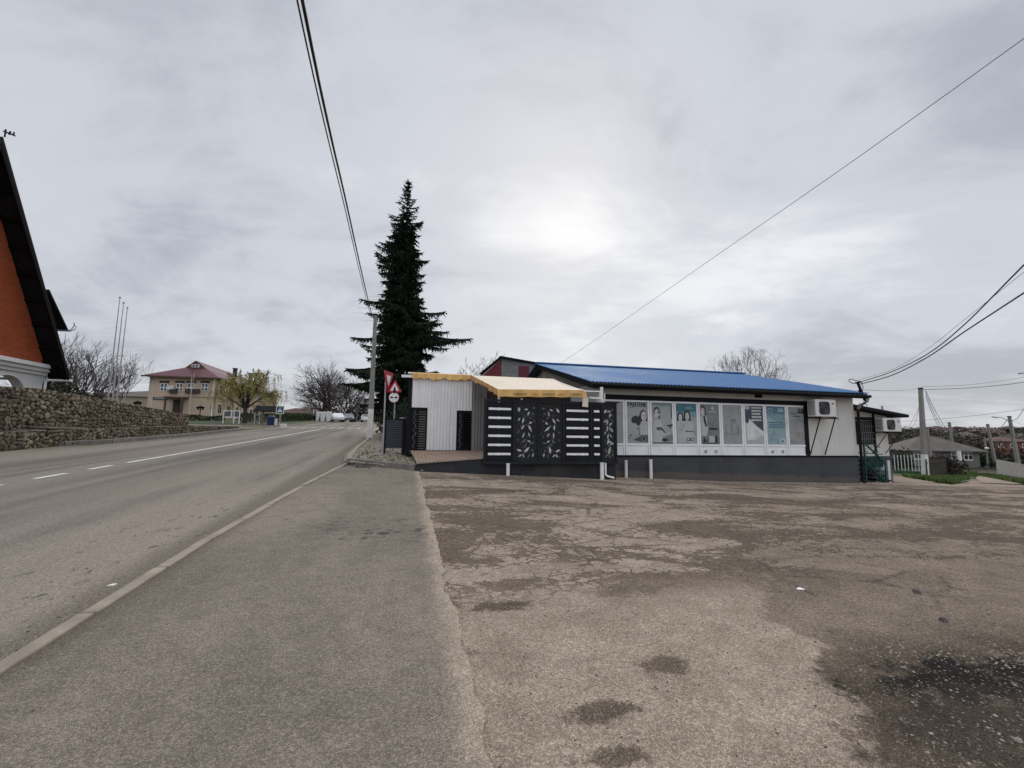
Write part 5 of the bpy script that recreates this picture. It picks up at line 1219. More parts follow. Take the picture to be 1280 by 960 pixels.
# roof slabs with overhang, their dark boarded underside towards the road
mb = MB(); th = .28
for s in (1, -1):
    e_t, e_z = ta_ + s * (te - ta_), ze
    mb.hexa([P(-17.0, ta_, za - th), P(-17.0, e_t, e_z - .16), P(-33, e_t, e_z - .16), P(-33, ta_, za - th), P(-17.0, ta_, za), P(-17.0, e_t, e_z), P(-33, e_t, e_z), P(-33, ta_, za)])
rf = mb.build('roof', M['shingle'], ch)
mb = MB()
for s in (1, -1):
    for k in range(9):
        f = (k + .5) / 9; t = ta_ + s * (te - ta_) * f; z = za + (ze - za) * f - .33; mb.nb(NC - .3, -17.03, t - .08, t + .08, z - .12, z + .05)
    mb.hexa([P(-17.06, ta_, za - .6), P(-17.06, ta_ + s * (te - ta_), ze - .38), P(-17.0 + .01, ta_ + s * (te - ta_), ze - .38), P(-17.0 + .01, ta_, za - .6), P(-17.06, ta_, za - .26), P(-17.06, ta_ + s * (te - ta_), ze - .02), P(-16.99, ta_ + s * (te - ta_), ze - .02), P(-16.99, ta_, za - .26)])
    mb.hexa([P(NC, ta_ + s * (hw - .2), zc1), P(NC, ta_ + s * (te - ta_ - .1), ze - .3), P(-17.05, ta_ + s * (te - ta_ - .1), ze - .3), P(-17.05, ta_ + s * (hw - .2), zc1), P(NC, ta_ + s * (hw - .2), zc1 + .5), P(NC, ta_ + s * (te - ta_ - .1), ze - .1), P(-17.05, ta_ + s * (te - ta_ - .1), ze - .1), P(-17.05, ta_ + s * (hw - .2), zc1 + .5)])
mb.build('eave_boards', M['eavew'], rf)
mb = MB(); mb.tube([P(-16.9, te + .05, ze - .32), P(-33, te + .05, ze - .30)], .07, 8); mb.tube([P(-16.95, te + .05, ze - .32), P(NC + .12, tw + .1, ze - .36), P(NC + .12, tw - .0, 3.9), P(NC + .10, tw - .05, 1.0)], .05, 8); mb.build('gutter', M['trimw'], rf)
# cross dormer on the far roof slope
dv = on_n(85, 411, -20.2); dt, dz = NT(dv)[1], dv.z; mb = MB(); du = on_n(62, 362, -20.2); ut, uz = NT(du)[1], du.z
mb.hexa([P(-20.2, ut, uz - .15), P(-20.2, dt, dz - .12), P(-24, dt, dz - .12), P(-24, ut, uz - .15), P(-20.2, ut, uz), P(-20.2, dt, dz), P(-24, dt, dz), P(-24, ut, uz)])
mb.nb(-24, -20.6, ut - 1.5, dt - .5, ze + .5, dz - .05); dm = mb.build('dormer', M['shingle'], ch)
mb = MB(); mb.tube([P(-20.1, dt + .03, dz - .1), P(-24, dt + .03, dz - .1)], .07, 8); g_ = P(-20.1, dt + .05, dz); mb.tube([g_ + Vector((0, 0, -.12)), g_ + Vector((.02, .1, .12)), g_ + Vector((.1, .12, .25)), g_ + Vector((.06, .1, .42))], .03, 5); mb.tube([g_ + Vector((0, 0, -.12)), g_ + Vector((.18, .1, .02)), g_ + Vector((.2, .12, .22))], .03, 5); mb.build('gutter_end', M['metalg'], dm)
vt = P(-16.95, ta_, za); mb = MB(); mb.tube([vt, vt + Vector((0, 0, .35))], .03, 6); q = Vector((.03, .17, 0)); mb.bar(vt + Vector((0, 0, .22)) - q * .4, vt + Vector((0, 0, .28)) + q * 1.9, .04, .05); mb.bar(vt + Vector((0, 0, .27)) + q * 1.5, vt + Vector((0, 0, .42)) + q * 1.6, .04); mb.bar(vt + Vector((0, 0, .2)) + q * .7, vt + Vector((0, 0, .36)) + q * .9, .05); mb.build('weather_vane', M['black'], ch)

# ------------------------------------------------------------------ trees
def branch_tree(seed, h, spread, r0, fork, limbs, levels, up=.55, kids=(3, 4), shrink=.68, twig=.012, lean=0.0, fit=None):
    rg = random.Random(seed); tr_, cr_ = MB(), MB()
    def grow(p, d, L, r, lev, mb):
        pts = [p]; rad = [r]; q = p; n = 3 if lev > 1 else 2
        for i in range(n):
            d = (d + Vector((rg.gauss(0, .13), rg.gauss(0, .13), rg.gauss(.05 * up, .1)))).normalized(); q = q + d * (L / n); pts.append(q); rad.append(max(twig, r * (1 - .55 * (i + 1) / n)))
        mb.tube(pts, rad, 5 if lev >= levels - 1 else 3, cap=False)
        if lev <= 0: return
        k = rg.randint(*kids)
        for i in range(k):
            f = 1 if i == 0 else rg.uniform(.35, 1); j = min(n - 1, int(f * n)); b = pts[j].lerp(pts[j + 1], f * n - j) if f < 1 else pts[-1]
            ax = Vector((rg.gauss(0, 1), rg.gauss(0, 1), rg.gauss(0, 1))).cross(d)
            if ax.length < 1e-3: continue
            nd = (Matrix.Rotation(R(rg.uniform(22, 55) if i else rg.uniform(5, 20)), 3, ax.normalized()) @ d); nd.z += up * .25; nd.normalize()
            grow(b, nd, L * shrink * rg.uniform(.75, 1.15), max(twig, r * .52), lev - 1, cr_)
    tp = Vector((lean, 0, fork)); tr_.tube([Vector((0, 0, -.15)), Vector((0, 0, fork * .1)), Vector((lean * .4, 0, fork * .55)), tp], [r0 * 1.35, r0 * 1.08, r0 * .95, r0 * .85], 8, cap=False)
    L0 = (h - fork) / (1 + shrink + shrink ** 2 + shrink ** 3) * 1.25
    for i in range(limbs):
        a = 6.2832 * i / limbs + rg.uniform(-.4, .4); e = rg.uniform(.35, 1.0) * spread if i else .1
        d = Vector((math.cos(a) * e, math.sin(a) * e, 1)).normalized(); grow(tp - Vector((0, 0, rg.uniform(0, .25) * fork * .3)), d, L0 * rg.uniform(.8, 1.15), r0 * .6, levels, tr_)
    def dome(v):      # overlong shoots are drawn back to a rounded crown
        c = Vector((0, 0, .45 * h)); d = v - c; e = math.sqrt((d.x ** 2 + d.y ** 2) / fit ** 2 + (d.z / (.55 * h)) ** 2)
        return c + d * ((1 + .25 * (e - 1)) / e) if e > 1 and d.z > 0 else v
    if fit:      # bring the finished crown to the wanted height and half width
        vs = tr_.v + cr_.v; kz = h / sorted(v.z for v in vs)[int(len(vs) * .96)]; kr = fit / sorted(math.hypot(v.x, v.y) for v in vs)[int(len(vs) * .95)]
        for mb in (tr_, cr_): mb.v = [dome(Vector((v.x * kr, v.y * kr, v.z * kz))) for v in mb.v]
    return tr_, cr_
def place_tree(root, tr_, cr_, tm, cm, s=None):
    for mb, nm, m in ((tr_, 'trunk', tm), (cr_, 'crown', cm)):
        o = mb.build(nm, m); o.parent = root; ORG[o.name] = Vector((0, 0, 0))
    return root
def ground_at(px, Y):
    a = at(px, 500, Y); return Vector((a.x, a.y, G(a.x, a.y)))
def white_foot(root, r, h):
    mb = MB(); mb.tube([Vector((0, 0, -.1)), Vector((0, 0, h * .15)), Vector((0, 0, h))], [r * 1.42, r * 1.16, r * 1.1], 10); o = mb.build('limewash_band', M['lime']); o.parent = root
def top_h(px, py, Y): return at(px, py, Y).z - ground_at(px, Y).z
# big walnuts along the road in the distance
b = ground_at(413, 92); H = top_h(413, 458, 92)
wa = thing('bare_tree', 'biggest round crowned bare tree at the far end of the road', 'tree', b, 'bare trees along the road ahead'); place_tree(wa, *branch_tree(21, H, 1.25, .34, 2.6, 7, 4, .35, (3, 4), .70, .022), M['bark'], M['twig']); white_foot(wa, .34, 1.5)
for px, Y, sc, rz, lab in ((405, 88, .72, 1.2, 'leftmost smaller bare tree with limewashed foot at the far end of the road'), (436, 97, .80, 2.6, 'bare tree just right of the biggest one, above the white cars'), (404, 98, .82, 4.0, 'bare tree with white foot half hidden behind the biggest round crown'), (428, 108, .8, 5.2, 'darker bare tree behind the white cars'), (394, 112, .52, .4, 'small far bare tree over the brown roofed house')):
    copy_tree(wa, ground_at(px, Y), rz, sc, lab)
b = ground_at(453, 130); f1 = thing('bare_tree', 'slim bare tree far down the road just left of the utility pole', 'tree', b, 'bare trees along the road ahead'); place_tree(f1, *branch_tree(5, top_h(453, 498, 130), .7, .16, 2, 5, 3, .6, (3, 4), .7, .03), M['bark'], M['twig'])
# tree behind the shop roof, and the ones left of the red gable
b = ground_at(930, 46); t1 = thing('bare_tree', 'wide bare tree standing behind the blue shop roof', 'tree', b, 'bare trees behind the shop'); place_tree(t1, *branch_tree(34, top_h(930, 437, 46), 1.3, .22, 2.6, 9, 5, .32, (3, 3), .69, .011, fit=5.1), M['barkd'], M['barkd'])
b = ground_at(602, 62); t2 = thing('bare_tree', 'bare tree top behind the dark red gable and the awning', 'tree', b, 'bare trees behind the shop'); place_tree(t2, *branch_tree(12, top_h(602, 448, 62), .9, .2, 3, 6, 4, .4, (3, 4), .66, .018), M['bark'], M['twig'])
copy_tree(t2, ground_at(655, 66), 2.0, .97, 'bare tree top just showing over the grey masonry building')
# trees behind the stone wall
b = ground_at(96, 44); t3 = thing('bare_tree', 'large bare tree between the dark hall roof and the flagpoles', 'tree', b, 'bare trees behind the stone wall'); place_tree(t3, *branch_tree(41, top_h(100, 431, 44), .95, .2, 1.4, 7, 4, .55, (3, 4), .69, .011), M['bark'], M['twig'])
copy_tree(t3, ground_at(118, 50), 2.2, .78, 'medium bare tree just left of the flagpole feet'); copy_tree(t3, ground_at(76, 38), 4.1, .62, 'low bare tree below the corner of the hall roof')
b = ground_at(152, 52); t4 = thing('birch_tree', 'pale young birch standing right of the flagpoles', 'tree', b, 'young birches'); place_tree(t4, *branch_tree(8, top_h(152, 452, 52), .45, .09, 1.2, 6, 3, .9, (3, 4), .7, .011), M['birch'], M['twig'])
b = ground_at(238, 60); t5 = thing('birch_tree', 'slim white stemmed birch in front of the beige town hall', 'tree', b, 'young birches'); place_tree(t5, *branch_tree(17, top_h(238, 445, 60), .16, .05, 4.2, 4, 2, 1.3, (2, 3), .62, .007), M['birch'], M['twig'])
copy_tree(t5, ground_at(190, 62), 1.4, .86, 'very thin birch at the left corner of the beige town hall')

# leafy helpers
def leaf_quads(mb, c, s, rg, n=1, m=0):
    for _ in range(n):
        a, b = rg.uniform(0, 6.283), rg.uniform(-1.2, 1.2); u = Vector((math.cos(a) * math.cos(b), math.sin(a) * math.cos(b), math.sin(b))); v = u.cross(Vector((rg.gauss(0, 1), rg.gauss(0, 1), rg.gauss(0, 1)))).normalized(); q = s * rg.uniform(.6, 1.3)
        mb.add([c - u * q, c + v * q * .5, c + u * q, c - v * q * .5], [(0, 1, 2, 3)], m)
def bush(name, lab, base, rx, ry, h, n, leaf, m, seed, cat='shrub', group=None, box=False):
    rg = random.Random(seed); mb = MB(); base = Vector(base)
    lobes = [(Vector((rg.uniform(-.6, .6) * rx, rg.uniform(-.6, .6) * ry, h * rg.uniform(.35, .75))), rg.uniform(.35, .6)) for _ in range(9)]
    for _ in range(n):
        if box: p = Vector((rg.uniform(-rx, rx), rg.uniform(-ry, ry), h * rg.random() ** .5))
        else:
            c, k = rg.choice(lobes); d = Vector((rg.gauss(0, 1), rg.gauss(0, 1), rg.gauss(0, 1))).normalized() * rg.random() ** .4; p = c + Vector((d.x * rx * k, d.y * ry * k, d.z * h * k))
            if p.z < 0: p.z = -p.z * .5
        leaf_quads(mb, base + p, leaf, rg)
    for _ in range(8): 
        a = rg.uniform(0, 6.283); mb.tube([base, base + Vector((math.cos(a) * rx * .4, math.sin(a) * ry * .4, h * .7))], [.03, .01], 4, cap=False)
    o = mb.build(name, M[m], loc=base); tag(o, lab, cat, group); return o
bush('evergreen_shrub', 'dark evergreen shrub under the end of the hall roof, behind the stone wall', ground_at(66, 30), .9, .9, top_h(64, 478, 30), 1500, .12, 'shrubg', 3)
bush('evergreen_shrub', 'round dark shrub peeping over the stone wall, left of two', ground_at(103, 34), .5, .5, top_h(103, 489, 34), 700, .09, 'shrubg', 5)
bush('evergreen_shrub', 'round dark shrub peeping over the stone wall, right of two near the flagpoles', ground_at(121, 37), .5, .5, top_h(121, 492, 37), 700, .09, 'shrubg', 6)
bush('bare_shrub', 'reddish bare bush under the large bare tree behind the wall', ground_at(88, 34), 1.6, 1.0, top_h(88, 468, 34), 1200, .12, 'shrub', 8)

# the old spruce
sb = ground_at(499, 31); sb.z += .1; spr = thing('spruce_tree', 'tall ragged dark spruce with drooping boughs behind the give way sign', 'tree', sb)
sc = 31 / F; Ht = at(507, 223, 31).z - sb.z
LP = [(223, 3), (245, 8), (270, 17), (300, 27), (318, 40), (335, 42), (350, 32), (366, 36), (385, 50), (398, 62), (412, 50), (430, 50), (446, 46), (462, 60), (478, 55), (492, 48), (520, 36)]
RP = [(223, 3), (245, 8), (270, 12), (290, 22), (310, 25), (335, 28), (355, 33), (370, 34), (385, 48), (400, 56), (415, 62), (432, 50), (448, 48), (462, 64), (475, 66), (490, 46), (520, 36)]
rg = random.Random(77)
spt = MB(); spt.tube([sb - Vector((0, 0, .2)), sb + Vector((0, 0, 1)), sb + Vector((.05, 0, Ht * .5)), sb + Vector((-.03, 0, Ht * .98))], [.36, .30, .17, .012], 8)
nd = MB(); br = spt
def spray(p, d, L, w):      # flat needle-clad twig: two crossed slim blades with serrated outline
    s = d.cross(Vector((0, 0, 1)));
    s = s.normalized() if s.length > .05 else Vector((1, 0, 0)); u = s.cross(d).normalized(); k = 3
    for q in (s, u):
        for i in range(k):
            a = p + d * (L * i / k); b = p + d * (L * (i + 1.25) / k); ww = w * (1 - .25 * i)
            nd.add([a, a.lerp(b, .55) + q * ww, b, a.lerp(b, .5) - q * ww], [(0, 1, 2, 3)])
def py_of(h):   # photo row of a height on the trunk
    lo, hi = 200, 640
    for _ in range(30):
        m_ = (lo + hi) / 2
        if at(508, m_, 31).z - sb.z > h: lo = m_
        else: hi = m_
    return lo
h = 1.9
while h < Ht - .15:
    y = py_of(h); k = 5 if h > 2 else 4
    a0 = rg.uniform(0, 6.28)
    for i in range(k):
        a = a0 + 6.2832 * i / k + rg.uniform(-.35, .35); cx = math.cos(a)
        W = (lerp(RP, y) if cx > 0 else lerp(LP, y)) * sc; WA = (lerp(RP, y) + lerp(LP, y)) / 2 * sc
        L = (abs(cx) * W + (1 - abs(cx)) * WA * .85) * rg.choice((rg.uniform(.55, .9), rg.uniform(.95, 1.18)))
        L *= max(.45, 1 + .5 * mnoise.noise((cx * 1.3, math.sin(a) * 1.3, h * .55)))
        if rg.random() < .10: L *= .5
        dr = .05 + .32 * (1 - h / Ht); p = sb + Vector((0, 0, h)); pts = [p]; d = Vector((cx, math.sin(a), .22 if h > Ht * .55 else -.02)).normalized(); K = 6
        for j in range(K):
            f = (j + 1) / K; dz = -dr * math.sin(f * 2.6) + (.38 * max(0, f - .6)); d2 = Vector((cx + rg.gauss(0, .05), math.sin(a) + rg.gauss(0, .05), dz + (.22 if h > Ht * .6 else .04))).normalized(); pts.append(pts[-1] + d2 * (L / K))
        br.tube(pts, [max(.006, .012 + .012 * L) * (1 - .8 * j / K) for j in range(K + 1)], 4, cap=False)
        N = int(6 + L * 12)
        for q in range(N):
            f = min(.99, (q + rg.random()) / N)
            if L > 1.2 and f < .12: continue
            fi = f * K; j = min(K - 1, int(fi)); c = pts[j].lerp(pts[j + 1], fi - j); bd = (pts[j + 1] - pts[j]).normalized(); sdir = bd.cross(Vector((0, 0, 1))).normalized() * (1 if q % 2 else -1)
            l = (.12 + .30 * L * .4 * (1 - .55 * f)) * rg.uniform(.7, 1.25); l = min(l, .62)
            dd = (bd * .75 + sdir * rg.uniform(.5, 1.0) + Vector((0, 0, -rg.uniform(.15, .75)))).normalized(); spray(c, dd, l, .055 + .02 * rg.random())
            if h < Ht * .82: spray(c, (bd * .3 + Vector((rg.gauss(0, .25), rg.gauss(0, .25), -1))).normalized(), l * rg.uniform(.6, 1.25), .06)
            if rg.random() < .4: spray(c + dd * l * .5, (dd + Vector((rg.gauss(0, .4), rg.gauss(0, .4), -.3))).normalized(), l * .6, .05)
        for q in range(int(L * 6) if L > .7 else 0):      # side twigs spread each bough into a drooping frond
            f = rg.uniform(.12, .92); fi = f * K; j = min(K - 1, int(fi)); c = pts[j].lerp(pts[j + 1], fi - j); bd = (pts[j + 1] - pts[j]).normalized(); sd_ = bd.cross(Vector((0, 0, 1))).normalized() * (1 if q % 2 else -1)
            sl = (.40 * L * (1 - f) + .16) * rg.uniform(.6, 1.2); d3 = (bd * .8 + sd_ + Vector((0, 0, -rg.uniform(.05, .45)))).normalized(); n3 = max(2, int(sl / .14))
            for k3 in range(n3):
                p3 = c + d3 * (sl * (k3 + .2) / n3) - Vector((0, 0, .10 * (k3 / n3) ** 2)); spray(p3, (d3 + Vector((rg.gauss(0, .25), rg.gauss(0, .25), -rg.uniform(0, .5)))).normalized(), .24, .05)
                if h < Ht * .8: spray(p3, Vector((rg.gauss(0, .3), rg.gauss(0, .3), -1)).normalized(), rg.uniform(.14, .42), .055)
        spray(pts[-1], d2, .2, .045)
    h += rg.uniform(.21, .35) * (1.1 if h > Ht * .8 else 1)
for q in range(7): spray(sb + Vector((0, 0, Ht * (.93 + .01 * q))), Vector((rg.gauss(0, .5), rg.gauss(0, .5), .8)).normalized(), .16, .03)
for q in range(2000):     # inner dead-dark needle mass hugging the stem
    hh = rg.uniform(1.2, Ht * .78); y = py_of(hh); r_ = .50 * min(lerp(LP, y), lerp(RP, y)) * sc * rg.random() ** .5; a = rg.uniform(0, 6.283); p = sb + Vector((math.cos(a) * r_, math.sin(a) * r_, hh)); spray(p, Vector((math.cos(a), math.sin(a), -.7)).normalized(), .5, .09)
for q in range(26):      # bare dead twigs sticking out on the left
    hh = Ht * rg.uniform(.42, .72); a = math.pi + rg.uniform(-.5, .5); p = sb + Vector((0, 0, hh)); L = lerp(LP, py_of(hh)) * sc * rg.uniform(.9, 1.15); br.tube([p, p + Vector((math.cos(a) * L * .6, math.sin(a) * L * .6, -.02)), p + Vector((math.cos(a) * L, math.sin(a) * L, .05))], [.014, .009, .004], 3, cap=False)
spt.build('trunk', M['barkd'], spr); nd.build('crown', M['needle'], spr)
for i, (px, Y, hh, lab) in enumerate(((487, 26, 1.6, 'low dark shrub at the foot of the spruce, left'), (500, 25, 2.2, 'taller dark shrub behind the louvred fence'),)):
    bush('evergreen_shrub', lab, ground_at(px, Y), .9, .7, hh, 900, .09, 'shrubg', 40 + i)
# ------------------------------------------------------------------ town hall and what stands before it
TT = 75.0; ec = on_t(270, 473, TT); el = on_t(187.5, 471.5, TT); nC, nL_ = NT(ec)[0], NT(el)[0]; zE = ec.z; zB = z_at(262, 526, TT) - .5; LEN = 33
th_ = thing('town_hall', 'two storey peach beige town hall with burgundy hipped roof', 'building', P((nC + nL_) / 2, TT + 16, zB))
mb = MB(); mb.nb(nL_, nC, TT, TT + LEN, zB, zE); mb.build('wall', M['beige'], th_)
zM = z_at(270, 497, TT); mb = MB(); mb.nb(nL_ + 4.8, nC + .06, TT - .06, TT - .003, zM - .08, zM + .06); mb.nb(nC + .003, nC + .06, TT, TT + LEN, zM - .08, zM + .06); mb.nb(nL_, nC + .08, TT - .08, TT - .003, zB, zB + 1.1); mb.nb(nC + .003, nC + .08, TT, TT + LEN, zB, zB + 1.1); mb.build('string_course', mat('brown_stone_trim', (.26, .19, .13), .9, .1), th_)
ov = .75; nm = (nL_ + nC) / 2; zR = z_at(248, 452, TT + 4.5); tR = TT + 4.0; zG = zE + (zR - zE) * .62
mb = MB(); eL, eR, eF, eB = nL_ - ov, nC + ov, TT - ov, TT + LEN + ov; gw = (nC - nL_) * .17
v = [P(eL, eF, zE), P(eR, eF, zE), P(eR, eB, zE), P(eL, eB, zE), P(nm - gw, tR - .4, zG), P(nm + gw, tR - .4, zG), P(nm, tR - .6, zR), P(nm, eB - 5, zR), P(nm, tR + .4, zR)]
mb.add(v, [(0, 1, 5, 4), (1, 2, 7, 6, 5), (2, 3, 7), (3, 0, 4, 6, 7), (0, 3, 2, 1)]); rf = mb.build('roof', M['tile'], th_)
mb = MB(); mb.prism([P(nm - gw, tR - .38, zG), P(nm + gw, tR - .38, zG), P(nm, tR - .5, zR - .1)], P(0, .1) - P(0, 0)); mb.build('gablet', M['tileo'], rf)
mb = MB(); mb.nb(nm - .5, nm + .5, tR - .62, tR - .42, zG + .08, zG + .55); gw_ = mb.build('attic_window', M['trimw'], th_); mb = MB(); 
for q in (-1, 1): mb.nb(nm + q * .22 - .17, nm + q * .22 + .17, tR - .64, tR - .622, zG + .16, zG + .47)
mb.build('pane', M['glass'], gw_)
mb = MB(); mb.bar(P(eL, eF, zE - .06), P(eR, eF, zE - .06), .2, .2); mb.bar(P(eR, eF, zE - .06), P(eR, eB, zE - .06), .2, .2); mb.build('eave_trim', M['tileo'], rf)
for px, py in ((294, 463), (313.5, 469)):
    c = on_n(px, py, (nm + nC) / 2 - .5); t = NT(c)[1]; mb = MB(); n_ = (nm + nC) / 2 - .5; mb.nb(n_ - .28, n_ + .28, t - .28, t + .28, zE + .3, c.z + .25); mb.nb(n_ - .36, n_ + .36, t - .36, t + .36, c.z + .25, c.z + .4); mb.build('chimney', M['darkfence'] if False else M['barkd'], rf)
def th_win(px, y0, y1, w, name='window'):
    n = n_at(px, (y0 + y1) / 2, TT); a, b = z_at(px, y1, TT), z_at(px, y0, TT); mb = MB(); mb.nb(n - w / 2, n + w / 2, TT - .05, TT + .05, a, b); o = mb.build(name, M['trimw'], th_); mb = MB(); ms_ = (a + b) / 2 - (b - a) * .05
    for q in (-1, 1): mb.nb(n + q * w / 4 - w / 4 + .07, n + q * w / 4 + w / 4 - .07, TT - .07, TT - .052, a + .08, ms_ - .06); mb.nb(n + q * w / 4 - w / 4 + .07, n + q * w / 4 + w / 4 - .07, TT - .07, TT - .052, ms_ + .06, b - .08)
    mb.build('pane', M['glass'], o); mb = MB(); mb.nb(n - w / 2 - .2, n + w / 2 + .2, TT - .04, TT - .004, b + .02, b + .35); mb.build('lintel', M['darkfence'], o); return o
for px in (205, 224.5, 238.5, 256): th_win(px, 479, 489, .85)
def th_win_side(t, z0, z1, w=1.3):
    mb = MB(); mb.nb(nC - .05, nC + .05, t - w / 2, t + w / 2, z0, z1); o = mb.build('window', M['trimw'], th_); mb = MB()
    for q in (-1, 1): mb.nb(nC + .052, nC + .07, t + q * w / 4 - w / 4 + .06, t + q * w / 4 + w / 4 - .06, z0 + .1, z1 - .1)
    mb.build('pane', M['glass'], o)
za_, zb_ = z_at(262, 490, TT), z_at(262, 479, TT)
for k in range(9): th_win_side(TT + 2.2 + k * 3.6, za_, zb_); th_win_side(TT + 2.2 + k * 3.6, zB + 1.6, zB + 3.2)
for k in range(10): mb = MB(); q = TT + .5 + k * 3.6; mb.nb(nC, nC + .22, q - .25, q + .25, zB, zM - .1); mb.build('pilaster', M['beige'], th_)
# entrance, its porch roof and the name board
e0, e1 = n_at(216, 510, TT), n_at(228.5, 510, TT); mb = MB(); mb.nb(e0, e1, TT - .08, TT - .004, zB + .6, z_at(222, 500, TT)); dr = mb.build('door', M['darkfence'], th_)
mb = MB(); mb.nb(e0 - .6, e1 + .6, TT - 1.6, TT - .005, z_at(222, 498.5, TT), z_at(222, 496.5, TT)); mb.nb(e0 - .5, e0 - .3, TT - 1.5, TT - 1.3, zB, z_at(222, 498.5, TT)); mb.nb(e1 + .3, e1 + .5, TT - 1.5, TT - 1.3, zB, z_at(222, 498.5, TT)); mb.build('porch', M['tileo'], th_)
s0_, s1_ = n_at(191, 498, TT), n_at(210.5, 498, TT); mb = MB(); mb.nb(s0_, s1_, TT - .12, TT - .004, z_at(200, 499.5, TT), z_at(200, 496.5, TT)); sg = mb.build('name_board', mat('dark_blue_board', (.022, .028, .05), .6, .1), th_)
mb = MB(); rgs = random.Random(2); x_ = s0_ + .25; zl = z_at(200, 498.6, TT)
while x_ < s1_ - .35: w_ = rgs.uniform(.07, .12); mb.nb(x_, x_ + w_, TT - .13, TT - .121, zl, zl + rgs.uniform(.12, .18)); x_ += w_ + (.05 if rgs.random() < .8 else .16)
mb.build('lettering', M['metalg'], sg)
for px in (214, 237, 217.5, 246): 
    y = 485 if px == 214 else 489; n = n_at(px, y, TT); z = z_at(px, y, TT); mb = MB(); mb.nb(n - .45, n + .45, TT - .4, TT - .004, z - .3, z + .3); o = mb.build('flower_box' if px != 214 else 'aircon_box', M['acw'] if px == 214 else M['darkfence'], th_)
for px, t in ((271, TT - .12),): mb = MB(); q = n_at(px, 500, t); mb.tube([P(nC - .15, TT - .12, zE), P(nC - .15, TT - .12, zB)], .09, 6); mb.build('downpipe', M['trimw'], th_)
# low annex to the left, and its lantern post
lb = thing('low_building', 'low tan building with grey roof left of the town hall', 'building', P(nL_ - 12, TT + 12, 3)); tl_ = TT + 10
a0, a1 = n_at(150, 500, tl_), n_at(196, 500, tl_); zt0 = z_at(150, 494, tl_); mb = MB(); mb.nb(a0 - 8, a1, tl_, tl_ + 9, zB - .5, z_at(196, 497, tl_)); mb.build('wall', M['beige2'], lb)
mb = MB(); r0, r1 = P(a0 - 8, tl_ + 4, z_at(165, 489, tl_)), P(a1 + .3, tl_ + 4, z_at(165, 489, tl_) - .0); zz = z_at(196, 496.5, tl_)
mb.add([P(a0 - 8, tl_ - .4, zz), P(a1 + .4, tl_ - .4, zz), P(a1 - 3, tl_ + 4, zz + 1.3), P(a0 + 2, tl_ + 4, zz + 1.3), P(a1 + .4, tl_ + 9.4, zz), P(a0 - 8, tl_ + 9.4, zz)], [(0, 1, 2, 3), (1, 4, 2), (4, 5, 3, 2), (5, 0, 3), (0, 5, 4, 1)]); mb.build('roof', M['slate'], lb)
def lantern(lab, px, Y, py):
    b = ground_at(px, Y); h = at(px, py, Y).z - b.z; o = thing('lantern_post', lab, 'lamp', b, 'black lantern posts'); mb = MB(); mb.tube([b, b + Vector((0, 0, h))], .06, 8); mb.bar(b + Vector((-.35, 0, h * .93)), b + Vector((.35, 0, h * .93)), .06); mb.build('post', M['black'], o)
    for q in (-.35, 0, .35): mb = MB(); mb.lathe(b + Vector((q, 0, h * (.95 if q else 1))), [(.08, 0), (.16, .18), (.2, .32), (.05, .42)], 8); mb.build('lantern', M['black'], o)
lantern('black lantern post on the lawn in front of the blank town hall wall', 251.5, 62, 511); lantern('black lantern post near the town hall entrance', 210, 66, 506); lantern('single lantern post showing above the stone wall left of the entrance', 172.5, 60, 505)
# hedge, notice board, willow, well shelter, bin, crossing sign
def hedge(lab, p0, p1, h, seed, w=.5):
    rg_ = random.Random(seed); mb = MB(); p0, p1 = Vector(p0), Vector(p1); L = (p1 - p0).length; d = (p1 - p0) / L; s = Vector((-d.y, d.x, 0))
    for _ in range(int(L * 300)):
        f = rg_.random() * L; p = p0 + d * f; p.z = G(p.x, p.y) + h * rg_.random() ** .6 * (1 + .1 * math.sin(f * 1.7)); leaf_quads(mb, p + s * rg_.uniform(-w, w), .10, rg_)
    o = mb.build('hedge', M['hedge'], loc=p0); return tag(o, lab, 'hedge')
hedge('clipped dark green hedge in front of the town hall, left of the notice board', ground_at(232, 57), ground_at(283, 59), top_h(258, 519.5, 57), 3)
hedge('green hedge behind the well shelter and the blue bin', ground_at(300, 56), ground_at(350, 62), 1.15, 4)
hedge('brownish green hedge right of the crossing sign in front of the far cottage', ground_at(352, 62), ground_at(396, 84), 1.2, 6)
nb0 = ground_at(281, 49); nb1 = ground_at(301, 49); nb_ = thing('notice_board', 'white framed two panel notice board on posts by the side lane', 'notice board', (nb0 + nb1) / 2)
zt_, zm_ = at(290, 513.5, 49).z, at(290, 521.5, 49).z; d = (nb1 - nb0)
mb = MB(); 
for f in (0, .66, 1): p = nb0 + d * f; mb.bar(p, (p.x, p.y, zt_), .08)
mb.bar((nb0.x, nb0.y, zt_), (nb1.x, nb1.y, zt_), .1, .08); mb.bar((nb0.x, nb0.y, zm_), (nb1.x, nb1.y, zm_), .1, .08); m_ = nb0 + d * .5; mb.bar((m_.x, m_.y, zm_), (m_.x, m_.y, zt_), .14, .08); mb.build('frame', M['trimw'], nb_)
for f0, f1 in ((.06, .44), (.56, .94)): mb = MB(); a, b = nb0 + d * f0, nb0 + d * f1; y = -.02; mb.hexa([(a.x, a.y + .0, zm_ + .08), (b.x, b.y, zm_ + .08), (b.x, b.y + .04, zm_ + .08), (a.x, a.y + .04, zm_ + .08), (a.x, a.y, zt_ - .1), (b.x, b.y, zt_ - .1), (b.x, b.y + .04, zt_ - .1), (a.x, a.y + .04, zt_ - .1)]); mb.build('notice_panel', mat('grey_notice_panel', (.10, .11, .115), .6, .3, 6, 20, .0), nb_)
